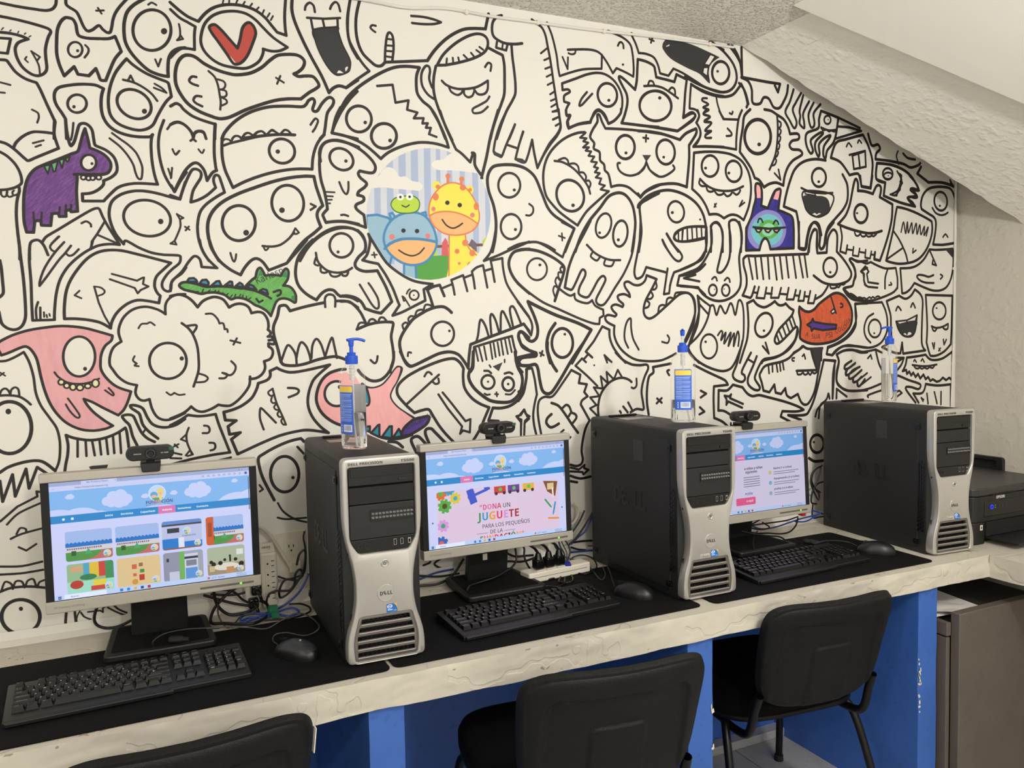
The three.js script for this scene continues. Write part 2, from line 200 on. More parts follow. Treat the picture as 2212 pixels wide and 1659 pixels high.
// ---------- the mural, laid out on the wall in millimetres (right and down from its upper left corner) ----------
const MURAL = `
X:1127 628 187 -7.9 -5.4 186
F sky:932 432,1350 398,1339 833,918 836
F skyb:966 449,984 447,979 771,961 771
F skyb:1002 446,1021 444,1016 771,997 771
F skyb:1037 443,1058 442,1053 770,1032 770
F skyb:1073 440,1094 439,1090 769,1069 770
F skyb:1112 437,1132 436,1127 769,1107 769
F skyb:1148 435,1161 434,1157 768,1144 768
F skyb:1182 432,1197 431,1193 768,1178 768
F skyb:1220 429,1236 428,1232 767,1217 767
F skyb:1259 426,1278 425,1274 766,1256 766
F skyb:1299 423,1318 422,1315 765,1296 766
F wall:944 523,974 531,990 513,1005 504,1023 508,1038 527,1056 526,1074 537,1098 541,1106 553,1095 563,1071 563,1029 562,991 560,943 562
F wall:1134 488,1145 476,1170 471,1181 460,1206 448,1248 445,1288 501,1260 502,1205 500,1150 501
F hill:1065 750,1187 742,1184 834,1063 835
F brown:1141 715,1292 706,1291 714,1141 723
F fred:1157 745,1159 709,1170 693,1177 704,1178 745
F fpur:1242 710,1252 694,1266 706,1268 738
F flime:1286 698,1298 687,1309 692,1297 737,1287 737
F flime:1129 746,1144 725,1144 745
P hippo 6.6:940 640,970 636,1001 643,1031 671,996 796,1079 835,934 836
P hippo 6.7:1044 770,1078 769,1079 825,1042 825
P hippo 6.6:1006 632,1014 629,1023 641,1021 649,1011 649
P hippo 6.8:1100 641,1101 626,1112 623,1114 632,1108 645
F hippo:987 702,995 672,1014 647,1045 630,1080 625,1111 635,1132 662,1142 692,1142 717,1129 743,1107 764,1075 773,1044 769,1015 753,995 731
F muzzle:995 731,1006 719,1038 705,1077 702,1120 704,1141 710,1135 733,1118 756,1088 769,1059 771,1031 763,1008 746
CH 6.8:987 702,995 672,1014 647,1045 630,1080 625,1111 635,1132 662,1142 692,1142 717,1129 743,1107 764,1075 773,1044 769,1015 753,995 731
SH 7.8:989 729,1006 714,1040 701,1083 699,1120 702,1141 706
S 4.1:1030 732,1047 742,1068 747,1089 740,1105 724
D:1045 677 6.3 -0.2 -0.2 6.0
D:1085 677 6.4 -0.2 -0.2 6.0
O cheek 0:1011 696 8.3 -0.3 -0.2 7.9
O cheek 0:1117 690 7.5 -0.2 -0.2 7.1
F frog:1011 607,1018 592,1034 584,1073 579,1091 588,1095 603,1088 619,1069 627,1037 628,1020 622
CG 3.1:1011 607,1018 592,1034 584,1073 579,1091 588,1095 603,1088 619,1069 627,1037 628,1020 622
O frogw 0:1039 584 10.4 -0.5 -0.3 9.4
O frogw 0:1066 582 10.5 -0.5 -0.3 9.5
D:1039 584 3.6 -0.2 -0.1 3.5
D:1066 582 3.7 -0.2 -0.1 3.5
S 3.1:1043 607,1054 611,1064 605
F gir:1186 683,1179 768,1177 834,1294 834,1279 748,1241 712,1230 679
SO 4.3:1182 683,1180 742,1177 834
SO 4.3:1232 682,1235 705,1246 725,1276 748
O spot 0:1231 706 9.5 -0.3 -0.3 9.3
O spot 0:1205 731 7.5 -0.2 -0.2 7.2
O spot 0:1253 735 9.6 -0.2 -0.2 9.3
O spot 0:1211 766 4.5 -0.1 -0.1 4.4
O spot 0:1244 769 8.5 -0.1 -0.2 8.3
SO 7.9:1182 515,1182 536
O spot 0:1183 517 7.7 -0.5 -0.2 7.1
SO 8.0:1225 520,1223 538
O spot 0:1225 523 7.8 -0.5 -0.2 7.2
O gir 0:1147 546 12.2 -0.7 -0.4 12.6
O gir 0:1250 552 11.2 -0.6 -0.3 12.3
O spot 0:1151 549 6.5 -0.4 -0.2 6.1
O spot 0:1251 552 5.6 -0.3 -0.1 5.1
F gir:1122 622,1127 592,1143 566,1168 544,1195 535,1223 540,1247 557,1266 585,1277 615,1276 641,1261 665,1236 679,1202 685,1167 681,1140 664,1127 645
F muzzle:1125 632,1146 622,1177 618,1210 621,1243 632,1273 650,1261 665,1236 679,1202 685,1167 681,1140 664
O spot 0:1228 547 9.5 -0.5 -0.2 8.7
O spot 0:1144 578 9.2 -0.5 -0.3 10.6
O spot 0:1269 599 8.5 -0.4 -0.3 10.9
CO 4.3:1122 622,1127 592,1143 566,1168 544,1195 535,1223 540,1247 557,1266 585,1277 615,1276 641,1261 665,1236 679,1202 685,1167 681,1140 664,1127 645
SO 4.3:1125 632,1146 622,1177 618,1210 621,1243 632,1273 650
S 4.3:1162 642,1175 658,1194 665,1211 659,1224 650
D:1179 593 6.6 -0.3 -0.2 6.1
D:1217 598 6.7 -0.3 -0.2 6.2
O cheek 0:1136 613 6.5 -0.3 -0.2 6.6
O cheek 0:1256 625 7.3 -0.3 -0.2 7.2
Z:
S 6.6:100 193,133 196,166 197,190 197,204 192,212 181,214 169
S 6.6:98 223,131 226,164 231,184 235,196 239,199 245,194 256,189 272,186 288,186 307,187 326,185 336,177 345,165 349,152 345,137 332,128 314,125 299,126 288,133 277,152 267!,138 262,118 259,96 259
L 2.5:100 253,104 248
L 2.5:116 254,119 251
L 2.5:132 256,134 252
L 2.5:145 257,148 254
L 2.5:154 262,158 259
L 6.1:96 272,117 271,109 305,94 305
L 3.6:147 308,143 314,149 320
L 4.0:157 294,174 305,168 314
S 4.0:157 294,165 310,171 326,172 344
S 6.6:93 321,106 321,112 329,123 345,141 358,164 365!,171 380,183 413,198 452!,195 472,194 491
L 4.3:91 372,111 376
L 4.3:89 395,99 395
S 4.4:152 428,163 434,165 444,161 457
C 7.2:237 207,246 209,252 220,254 237,258 246,274 249,299 247,321 244,335 237!,347 271!,332 291,319 321,310 344!,299 344,295 333,290 318!,274 337!,251 336!,244 319!,222 343!,213 317,209 293,210 266,213 238,221 218,230 208
E 5.2:248 279 15.0 -1.9 -0.8 17.6
D:253 281 3.2 -0.4 -0.2 3.5
S 4.9:270 266,276 273,275 283,267 295
S 6.8:234 162,234 176,240 182,254 190,260 201,267 220,273 230,279 232,288 227,301 216,309 224,318 230,325 228,329 215,332 199,338 182,350 163,367 142
L 4.6:301 175,308 187
L 4.6:297 182,313 179
S 7.9:407 136,380 156,364 176,357 199,355 223,357 247,367 269,385 291,406 309,429 317,450 319!,450 300,453 275,462 258,476 248,492 244
E 7.1:418 211 43 -5.8 -2.2 49
D:445 210 7.1 -1.0 -0.3 7.5
S 4.7:412 151,420 145,430 149
L 4.7:422 281,428 297,435 278
S 4.8:480 188,482 202,481 218,474 228!,488 223!,482 214
C 7.1:358 287!,373 301,400 317,428 327,447 333,451 342,455 367!,443 380,431 399,420 420,410 440,396 451,376 456,348 451,328 441,316 424,313 401,315 375,321 350,332 323,346 302
E 7.0:370 394 34 18.5 -16.2 29.4
D:392 409 5.7 -0.5 -0.3 6.1
S 5.5:348 338,371 342,391 351,410 365,422 381
L 5.0:359 338,365 326,372 342
S 4.8:418 340,433 348,444 359!,416 350
S 7.0:304 364!,290 358,276 357,253 359,230 364,210 371,201 382,199 398,203 413,213 430,220 443!,220 462,220 489
S 7.3:304 364,299 382,297 408,300 430,310 449,325 461,347 469,375 472,403 470!,408 464
E 6.0:246 405 20.0 -2.0 -1.0 21.0
D:239 413 3.5 -0.3 -0.2 3.9
S 6.5:111 517,117 505,133 489,152 479,173 478,191 479
S 6.6:197 448,195 468,195 485,202 513!,177 526,154 538,139 546,132 542,113 523,97 511,84 507
L 4.4:150 505,172 497
L 4.4:155 513,166 508
S 6.1:83 530,97 539,111 555,120 574,123 593,120 602,108 610,93 615,78 617
S 4.3:81 618,80 626,84 632,90 630,92 620
S 4.3:93 620,92 627,96 632,102 630
S 4.3:106 617,103 621,105 628,114 624,116 618
S 6.5:117 610,117 618,113 632,110 648,108 677,109 715,111 748,110 775
S 6.9:220 446,221 470,224 493,227 504,230 504,236 494,242 474,248 455,257 450,268 454,275 465,277 481,279 498,284 502,303 510,319 525,325 545,323 561,311 574,294 583!,293 593,282 605,266 614,247 617!,247 634!,292 632!,306 616,323 599,342 590,370 585,414 585!,408 562,404 531,403 501,404 480,407 466
S 4.9:236 451,233 474,229 491
S 5.1:318 468,334 480,353 494,368 510,376 527,381 545,380 563,377 574,370 572,365 558,361 540,350 519,333 498,312 481
H purple:260 462!,265 486,268 507!,287 514,302 524,311 538,311 552,304 564,290 569!,238 571!,238 582!,235 612,235 642,235 659!,221 661!,219 656!,210 659!,210 672!,196 673!,194 665!,181 667!,177 695!,158 695!,157 684!,145 685!,141 712!,127 712!,123 686,124 647,127 618,135 588,148 568,165 556,201 538,228 524,242 517,248 499,255 475
C 6.7:260 462!,265 486,268 507!,287 514,302 524,311 538,311 552,304 564,290 569!,238 571!,238 582!,235 612,235 642,235 659!,221 661!,219 656!,210 659!,210 672!,196 673!,194 665!,181 667!,177 695!,158 695!,157 684!,145 685!,141 712!,127 712!,123 686,124 647,127 618,135 588,148 568,165 556,201 538,228 524,242 517,248 499,255 475
L 4.4:143 665,143 685
L 4.4:160 665,158 684
L 4.5:198 651,196 665
L 4.5:211 645,210 659
L 4.5:222 644,221 660
L 6.5:232 572,290 568
O tooth 4.1:251 578 5.3 -0.3 -0.2 5.2
O tooth 4.2:262 579 5.0 -0.3 -0.2 5.2
O tooth 4.2:271 578 5.0 -0.3 -0.2 5.2
O tooth 4.2:284 576 5.4 -0.3 -0.2 5.2
P plate 3.7:170 556,183 553,177 574
P plate 3.7:185 550,199 543,193 567,189 569
P plate 3.7:202 540,213 537,207 559
P plate 3.7:215 536,225 531,221 542,218 543
O wall 5.7:264 542 16.1 -1.1 -0.9 18.5
D:271 544 3.1 -0.2 -0.2 3.4
S 6.2:168 764,161 743,152 731,143 730,134 736,131 750,130 775
S 6.1:158 734,167 721,193 703,229 678,262 656,275 650,282 652,288 669,300 695,322 735!
L 5.3:292 681,274 712,262 730,260 746
L 5.0:274 713,322 735
S 4.9:242 687,252 682,261 688,262 694
L 5.2:193 720,177 737
S 7.0:331 734,314 709,304 679,303 655,310 632,329 615,356 605,382 603,412 607,444 615,464 619!,468 606,478 576
E 6.7:387 669 52 10.0 -10.2 43
D:417 676 6.1 -0.2 -0.3 6.6
S 4.8:462 670,462 687,454 708,447 723
L 4.5:455 656,462 669,470 665,455 656
L 4.4:447 723,437 730,451 732,447 723
S 6.8:435 427,424 458,420 489,422 522,430 558,442 584,453 600!,466 575,482 551
S 5.2:442 448,454 432,468 428,484 435
S 4.4:452 497,456 506,460 509,468 499
L 4.4:440 545,446 567,449 542
S 6.6:110 732,112 771,115 820,116 868,115 908,109 927,99 937,87 939,75 934,66 923,62 897
S 6.5:70 779,72 797,73 830,73 853,66 863
S 6.3:131 749,129 780,130 829,129 878,129 918!,174 917!,175 898,180 859,189 825,204 797,221 777,243 758,258 748,276 739,298 735,322 736!
L 5.7:259 746,264 728
S 5.2:203 733,181 760,160 794,149 823,147 837!,163 815,189 777,204 759,217 741
S 4.8:190 722,174 742,176 752,183 756
S 4.9:206 760,212 765,221 762,233 749
S 5.1:142 875,137 892,137 914
S 5.2:146 888,145 914
L 4.1:153 899,153 910
L 3.7:158 905,159 911
L 3.7:164 903,165 908
C 6.8:195 915!,196 888,201 853,211 825,229 796,249 772,270 757,294 750,325 750,356 757,399 768,436 778!,419 794,401 813,396 836,401 852,408 860!,404 878!,366 871,347 873,328 883,309 901,297 922,293 939!,271 925,244 918,218 915
L 4.6:294 936,281 909,270 877,262 838
S 4.2:262 838,275 840,284 848,280 856,267 861
L 4.1:230 848,219 859,233 866
L 4.8:302 807,357 823,369 816,373 815,370 831,382 837,364 846,357 854,351 841,297 820
S 6.4:331 734,337 726,363 741,391 753,419 758,454 759,459 766,455 779,439 793,425 808,414 827,415 842,425 849,433 844,436 825,444 816,460 804,471 789
H pink:55 973,78 956,112 943,147 936,190 932,234 937,270 948,296 957!,293 969,279 982,270 1001,267 1021,268 1041,281 1064,301 1083,331 1096!,323 1120,313 1140,300 1153!,271 1135,244 1117,227 1109!,233 1123,248 1144,269 1164,287 1178!,268 1185,241 1187,214 1181,188 1165,168 1141,154 1113,145 1082,139 1050,133 1010,123 988,112 979,100 982,76 993,62 998!
C 6.2:55 973,78 956,112 943,147 936,190 932,234 937,270 948,296 957!,293 969,279 982,270 1001,267 1021,268 1041,281 1064,301 1083,331 1096!,323 1120,313 1140,300 1153!,271 1135,244 1117,227 1109!,233 1123,248 1144,269 1164,287 1178!,268 1185,241 1187,214 1181,188 1165,168 1141,154 1113,145 1082,139 1050,133 1010,123 988,112 979,100 982,76 993,62 998!
O wall 5.7:222 1006 34 1.0 -2.3 48
D:233 1036 4.1 0.2 -0.2 4.7
S 5.6:58 1012,71 1011,89 1003,107 992!,117 1016,124 1050,127 1089,136 1120,153 1151,166 1176,171 1206,170 1237,166 1260,158 1278!
L 3.6:57 1038,67 1046
L 3.6:65 1039,56 1046
S 6.2:466 856,446 857,428 867,419 883,418 906!,400 894,373 887,346 893,325 910,314 930,310 950,315 972!,298 985,289 1005,287 1028,293 1040,305 1059,323 1074,345 1081!,341 1100,348 1115,359 1120,372 1117!,377 1142,388 1163,403 1171,422 1170,453 1157
S 4.4:355 940,362 930,375 929!,383 926,392 933
S 4.4:343 1009,339 1019,347 1027!,342 1032,351 1034
E 6.5:419 1023 43 1.4 -2.0 45
D:451 1018 4.9 0.2 -0.2 5.3
S 4.6:168 1042,176 1054,193 1067,219 1072,243 1069,262 1061
O ytooth 3.8:181 1066 6.3 0.3 -0.3 6.4
O ytooth 3.8:192 1075 6.0 0.3 -0.3 6.0
O ytooth 3.8:205 1079 6.4 0.3 -0.3 7.3
O ytooth 3.8:220 1081 7.1 0.3 -0.3 6.9
O ytooth 3.8:237 1078 6.5 0.3 -0.3 5.7
O ytooth 3.8:254 1072 7.6 0.3 -0.4 9.4
S 4.2:193 1106,207 1130,216 1148,213 1154,206 1150,195 1135,188 1120
S 4.3:282 1085,292 1099,289 1103,274 1090
S 7.1:158 1278,144 1263,131 1253,114 1250,88 1253,62 1261,45 1272
S 4.7:54 1089,58 1080,65 1076,71 1080,75 1090
S 4.7:75 1090,78 1079,86 1074,92 1080,93 1093
S 5.5:54 1092,71 1092,92 1096,106 1106,115 1116
E 8.0:70 1168 44 3.0 -3.1 61
D:69 1130 5.5 0.3 -0.3 6.5
S 6.7:185 1194!,204 1203,236 1210,267 1207,295 1197,314 1185!,317 1196,320 1234
S 6.5:185 1194,188 1218,186 1242,181 1264,178 1282
L 5.4:209 1207,207 1248
L 5.4:226 1211,226 1248
L 5.4:240 1212,244 1248
L 5.4:256 1212,258 1247
L 5.5:271 1210,273 1247
L 5.5:286 1204,287 1246
L 5.5:301 1197,302 1247
F black:230 1275,237 1273,272 1273,268 1284,234 1283
S 6.7:339 1231,330 1208,324 1180,314 1167,309 1156,320 1153,333 1157,341 1177,350 1199,362 1214,379 1225
S 6.8:387 1217,367 1198,354 1180,348 1154,341 1146,330 1137,329 1130,343 1132,356 1140,365 1162,375 1179,391 1188,410 1190,432 1185,452 1172
L 4.8:360 1191,353 1201
S 4.5:412 1102,421 1109,430 1104!,441 1110,454 1109
L 4.5:423 1240,434 1235
L 4.5:425 1235,432 1243
L 6.5:44 1292,47 1341,70 1279,73 1331,98 1268,102 1315,121 1266,146 1288
L 5.2:40 1387,76 1356,118 1336,117 1324,129 1327
S 4.8:53 1396,78 1372,128 1351
S 4.9:59 1431,82 1422,128 1413
S 4.5:71 1421,79 1408,90 1411,91 1419
L 4.6:74 1453,89 1463,110 1450
S 5.2:34 1494,78 1499,120 1494
S 5.2:33 1513,77 1516,121 1514
S 4.5:34 1551,42 1532,54 1538,57 1551
S 4.6:58 1547,64 1534,76 1536,81 1551
S 4.6:83 1549,88 1536,100 1534,105 1554
S 4.6:107 1555,112 1543,124 1539
S 5.9:31 1554,54 1548,90 1550,123 1558
E 7.8:70 1620 39 6.5 -2.0 41
D:71 1601 4.2 0.7 -0.2 4.9
L 6.1:166 1613,162 1648,163 1676
S 5.4:183 1612,184 1652,191 1677
S 3.2:203 1614,189 1635,186 1651,194 1667,215 1680,238 1687,261 1688
S 4.1:196 1631,203 1643,217 1652
L 3.8:208 1622,225 1620,237 1622
L 3.8:211 1632,238 1633,244 1638,244 1628,252 1624,239 1616
S 4.2:255 1628,273 1642,296 1656
S 4.5:261 1614,277 1635,296 1648
S 4.5:281 1614,298 1623
S 3.8:202 1661,208 1667,217 1666
S 4.2:222 1659,250 1672,271 1683
S 7.6:462 138,483 155,502 167,526 175!,542 154,562 137,587 126,615 121,644 122,668 129,689 143,705 161,718 176!,741 181!,739 161,739 129,743 86
S 6.9:462 155,482 172,501 181,518 189!,515 210,514 246!,498 245,483 247,469 258,457 272
L 4.1:585 125,588 113
L 4.1:601 121,602 112
L 4.2:618 118,623 106
L 4.2:636 117,640 110
L 4.2:653 119,658 112
L 4.2:669 125,674 119
L 4.3:683 133,687 124
L 4.3:695 140,701 130
L 4.3:703 147,709 136
C 7.2:602 139,623 137,643 140,665 152,683 169,708 191,743 211!,724 222,702 226,681 223!,680 235,670 255,652 270,633 278,609 279,580 276,557 266,538 248,530 229,531 208,540 180,557 159,578 146
F red:554 184,564 179,574 185,589 202,617 229!,624 208,631 178,640 165,650 161,660 170,663 186,657 208,643 241,630 260,615 268,602 255,586 238,571 217,558 198
C 7.2:551 187,556 180,566 178,580 189,595 205,617 229!,624 208,631 178,640 165,650 161,660 170,664 186,657 208,643 241,630 260,617 269,605 268,590 246,571 219,557 200
C 8.4:504 261,517 265,536 278,566 290,596 296,616 296,647 288,675 271,697 250,717 235,745 229,766 228,779 233,786 243,781 259,769 271,757 278!,769 283,786 280,806 279,817 289,822 301,812 311,794 323,773 341!,741 344,708 351,676 363,633 382,591 405,567 411,547 407,518 397,493 381,476 358,467 336,466 314,470 291,478 274,490 263
S 6.1:515 313,505 313,498 323,504 330,518 334
S 6.1:525 360,513 360,506 370,512 378,526 384
S 5.4:545 295,559 308,566 328,569 350,571 369,569 388
S 5.0:565 313,579 316,584 324,580 334,571 338
S 5.0:574 338,584 340,586 349,581 355,572 356
S 5.0:575 358,584 362,586 369,580 374,572 378
L 5.2:711 293,730 303
L 5.2:722 287,713 308
S 8.5:760 83,758 113,765 144,785 191,806 232,831 277,848 317!,861 303,877 296,895 299!,917 283,928 275
S 7.7:915 60,907 105,905 154,913 188,930 217
S 6.2:792 108,795 97,805 88,815 94,818 110
S 6.3:859 96,864 85,874 76,882 82,886 98
L 6.2:797 128,843 124,885 116
L 6.2:807 130,811 156,817 172
F black:811 156,877 140,880 157,890 187,907 220,909 237,904 254,887 264,871 268,856 259,837 233,820 196
C 4.5:811 156!,877 140!,880 157,890 187,907 220,909 237,904 254,887 264,871 268,856 259,837 233,820 196
L 6.2:838 126,842 147
L 6.3:878 119,878 142
F wall:871 263,876 255,881 255,890 261
F wall:894 247,899 242,903 243,899 252,895 256
S 7.3:452 391,465 383,475 387,482 396,501 410,526 419,556 426!,554 444,553 463
S 6.9:450 436,467 429,484 435,498 451,502 467
S 6.1:502 465,505 452,515 446,527 448,532 464
S 8.0:570 461,578 444,599 419,625 398,654 382,693 369,740 363,775 361,786 354,793 343,804 337,809 345,803 364,807 370,816 367,828 348,842 333,852 329,860 336,857 349,843 369,838 389,835 409,831 429!,820 441
S 7.7:926 305,904 329,879 365,862 398,852 423!,882 427,922 433
S 5.8:796 406,809 389,816 395,808 414,801 424
S 5.5:595 459,602 452,610 451,618 455
S 5.5:620 454,627 444,637 441,649 448
S 5.6:650 444,658 437,670 434,679 442
S 5.6:684 439,694 430,705 433,714 439
S 5.7:717 437,727 426,737 427,743 435
S 7.4:624 455,673 445,716 438,754 436
L 5.7:495 472,501 467,507 472
L 4.5:501 467,501 460
S 6.9:450 436,467 428,483 434,496 448,502 462,505 454,515 447,527 450,532 464
S 7.4:555 425,552 458,550 500,552 532,554 542!,543 549,530 569!,525 546,516 532,506 526,494 531,478 549,465 573,458 587,452 601!,445 586
S 7.0:442 610,464 618!,474 589,487 559,496 544,507 542,516 549,515 563,504 581,495 598,489 625!,508 618,529 605,550 585!,546 572,546 562,551 554,559 556,564 571,571 596!,549 610,526 628,511 647,504 671,502 696,505 723,513 748,526 771
S 4.4:452 496,456 506,459 508,467 499
S 4.5:513 492,518 499,522 500,526 492
L 4.4:445 568,449 543
S 7.7:832 429!,816 448,806 468,799 493,796 523!,756 525,712 533,669 546,626 564,592 583!,583 561,574 537,569 505,570 467,573 454
S 6.4:569 480,589 471,620 461,651 451,683 443,715 439,753 437
S 5.0:573 465,579 461,589 463,592 469
S 5.0:594 463,600 453,610 451,617 457
S 5.1:621 455,627 445,637 441,648 448
S 5.1:651 446,658 438,670 434,679 440
S 5.2:683 440,695 428,705 433,713 439
S 5.2:717 437,727 426,737 427,744 434
E 7.4:719 481 29.7 12.0 -14.1 29.2
D:708 483 5.6 -0.4 -0.2 5.6
S 8.1:925 455,893 446,861 442,836 448,822 465,817 492,816 525,819 552,827 582,832 613,833 627!,821 641,822 649,828 663!,851 659,881 658,918 664
L 4.5:831 581,854 581
L 4.5:833 592,849 592
L 4.5:834 602,846 601
L 4.5:837 611,841 611
E 7.3:876 491 27.5 17.3 -16.5 23.2
D:888 495 4.6 -0.3 -0.2 4.5
S 5.9:868 553,877 575,886 584,892 572,893 551
S 5.9:870 641,879 640,889 643
S 8.5:528 716,526 691,530 666,543 642,566 620,604 598,646 580,689 563,733 550,772 543,800 542!,805 568,813 594,821 618!,808 632,805 648,814 675!,794 693,771 711,748 736,725 768
S 7.0:528 716,533 739,550 771
E 7.6:603 673 41 -1.6 -1.8 45
D:620 697 7.1 -0.2 -0.3 7.3
E 7.4:729 616 41 -9.2 6.4 46
D:713 635 7.1 -0.3 -0.3 7.2
L 5.8:789 615,802 621,788 631
S 6.1:742 692,727 710,705 726,683 731,660 730
L 4.9:738 696,746 681,755 692,749 696,738 696
S 4.7:662 732,667 741,674 736
L 4.5:473 687,483 694
L 4.5:482 686,474 696
S 7.7:755 767,774 736,797 711,827 690,862 677,896 676,917 684
E 6.9:868 723 32 -6.3 4.6 32
D:858 741 4.1 -0.1 -0.1 4.1
S 6.6:506 719,511 744,524 767,545 789!,508 787!,505 769,498 761,490 761,478 774,461 799,441 819,434 831,432 848
S 7.7:529 718,537 745,552 771,576 792,602 806!,613 787,629 769,643 763,658 771,673 793!,698 783,720 774!,734 758,752 738,775 711
S 5.1:579 750,583 766,587 772,591 765,593 753
S 8.1:791 710,770 731,751 758,743 787,743 814,751 836,770 856,795 871!,810 853,826 844,842 845,853 856,860 861!,878 862,892 865,908 874
S 6.3:798 745,801 764,811 779,828 792,853 797,876 794,895 784
S 5.8:797 759,793 773,799 778,806 778
S 5.9:809 784,810 795,819 798,828 795
S 5.9:833 797,837 805,848 808,860 804,863 799
S 6.0:866 800,871 805,880 804,884 794
H green:453 835,460 827,474 826,497 831,517 837,545 836,574 837,607 841,616 832,629 819,639 812!,644 793,652 787,658 795,663 807!,684 805,704 807!,711 794,718 788,724 796,721 816,709 833!,724 835,735 845,741 860,740 876!,736 878,725 871,712 867,697 869,688 878,681 895,674 913!,664 900,647 889,635 884,620 873,606 867,589 865,575 869,561 858,541 852,520 852,504 855,485 850,463 844
C 6.6:453 835,460 827,474 826,497 831,517 837,545 836,574 837,607 841,616 832,629 819,639 812!,644 793,652 787,658 795,663 807!,684 805,704 807!,711 794,718 788,724 796,721 816,709 833!,724 835,735 845,741 860,740 876!,736 878,725 871,712 867,697 869,688 878,681 895,674 913!,664 900,647 889,635 884,620 873,606 867,589 865,575 869,561 858,541 852,520 852,504 855,485 850,463 844
F dgreen:645 808,652 792,659 807
F dgreen:706 809,718 793,720 812
F dgreen:730 860,739 858,737 874,728 867
P blue 5.3:471 825,477 816,488 815,494 820,496 825
P blue 5.4:501 829,508 820,518 819,523 826,522 834
P blue 5.4:529 834,542 823,549 822,554 835
P blue 5.5:562 833,575 823,580 824,581 834
P blue 5.5:588 835,599 826,605 830,609 838
P blue 5.6:615 839,625 831,632 834,640 844
P blue 5.6:648 847,657 842,666 845,669 856
S 5.6:607 841,636 847,661 858,676 867
S 6.1:684 850,698 845,702 849,700 856,693 860
L 5.2:639 868,645 877,655 872
L 2.9:481 847,486 848
L 2.9:489 850,497 849
L 2.9:506 852,510 843
L 2.9:521 849,526 845
L 2.9:535 850,539 846
L 2.9:543 852,547 847
L 2.9:555 856,557 852
L 2.9:565 858,569 854
L 3.0:573 866,579 858
L 3.0:585 862,588 856
L 3.0:597 861,600 856
L 3.0:604 865,606 858
L 3.0:614 867,614 861
L 3.0:619 869,625 865
K Karlasp:641 830 -23.2 20.7
S 7.0:431 861,451 857,468 862,482 873,494 889!,508 873,528 864,544 864,558 871,570 890!,585 882,603 881,618 889,625 905!,642 902,655 906,665 922,667 939,665 949!,671 955,670 963,664 967!,675 968,675 975,666 977!,679 977,679 987,665 985!,665 993!,674 1001,675 1013,668 1026,652 1032!,654 1049,646 1065,631 1075,614 1077!
S 5.0:513 906,528 906,540 918,545 931!,554 931,557 946!,563 946,564 953
S 6.2:455 929,469 941,480 958,489 988,491 1022,489 1052,476 1090
S 5.8:468 936,487 934,489 941,480 955
L 5.1:570 975,594 982
L 5.1:586 970,577 986
S 5.5:570 1029,580 1042,576 1057,565 1065,547 1058!,559 1063,552 1072,539 1072
S 5.0:490 1058,504 1063,511 1071,503 1079,485 1080
S 7.9:695 1035!,689 1002,680 964,680 940,691 913,696 891,701 886,714 886,724 900!,764 889,816 878
S 6.4:818 890,818 867,826 857,840 858,846 869,845 889
S 7.4:848 874,873 874,892 881,908 892
S 8.1:695 1033,703 1043,732 1046,759 1042,793 1032,838 1025,868 1034
S 6.2:697 1031,709 1000,717 991,729 1005,735 1021,736 1043
S 6.3:736 1026,743 997,751 984,763 995,771 1018,774 1036
S 6.3:776 1027,780 993,791 976,803 991,813 1026
S 6.4:814 1021,826 987,834 974,839 997,845 1029
S 6.7:615 1071!,612 1094,598 1115,579 1134,562 1144,545 1143,534 1140!,516 1150,496 1156,480 1152,468 1141!,450 1156,418 1169
S 6.8:417 1186,439 1175,460 1162!,489 1167,526 1164!,533 1192,546 1232,557 1266!,515 1269,475 1274,445 1279,413 1286
S 7.6:825 1047!,780 1056,736 1063,714 1063,696 1057,684 1050!,666 1058!,666 1072,657 1082,635 1089!,630 1105,617 1127,593 1145,569 1155,546 1160!,549 1181!,576 1184!,555 1198!,558 1219!,585 1216!,562 1232!,576 1272!,599 1263,642 1246,686 1231,730 1223,763 1222,815 1233!,793 1214,773 1187,763 1159,763 1132,772 1101,786 1079,825 1047
S 5.3:671 1105,680 1144,694 1180,702 1203!
S 4.8:671 1105,660 1113,661 1120,667 1124,675 1121
S 4.8:669 1126,666 1136,670 1143,677 1143
S 4.8:678 1147,673 1154,677 1161,685 1163
S 4.9:686 1165,681 1173,685 1181,693 1181
S 4.9:694 1185,690 1193,695 1202,702 1203
S 5.7:644 1212,636 1183,637 1159,641 1156,653 1169,676 1196
S 6.3:711 1105,730 1107,739 1113,734 1122,712 1130
S 5.0:460 1195,454 1212,455 1234,465 1263
L 4.5:453 1212,440 1223,454 1230
L 4.6:461 1252,450 1265,455 1267,467 1264,461 1252
S 5.5:497 1192,506 1194,510 1203,506 1211,493 1211
S 5.5:508 1237,519 1239,522 1248,518 1255,510 1257
L 4.9:415 1254,440 1262
L 4.9:414 1269,439 1272
L 5.1:515 1287,559 1279,554 1286
S 7.9:748 1252,740 1243!,707 1249,671 1262,641 1277,628 1287,629 1310,638 1344,664 1403
E 8.0:694 1336 37 3.4 -1.8 48
D:715 1347 4.4 0.4 -0.2 4.5
L 6.3:730 1265,747 1286
L 5.3:628 1359,636 1371,628 1376
H pinkb:896 1221,855 1216,825 1202,799 1178,786 1149,787 1122,800 1091,821 1071,839 1065!,871 1080,901 1095
S 8.2:897 1222,855 1216,825 1202,799 1178,786 1149,787 1122,800 1091,821 1071,849 1062,867 1061
O wall 6.9:841 1127 33 1.7 -1.2 34
D:850 1109 5.5 0.3 -0.2 5.5
S 5.1:673 1412,687 1437,717 1461,746 1472
S 5.1:671 1451,694 1458,746 1460
S 5.1:730 1265,741 1279
S 7.4:915 60,906 105,904 136,908 171,923 200,943 229,961 247!,921 277,895 299!,886 296
S 8.3:942 56,933 88,928 117,928 151,934 181,946 204,967 222,980 230,995 229,1007 217!
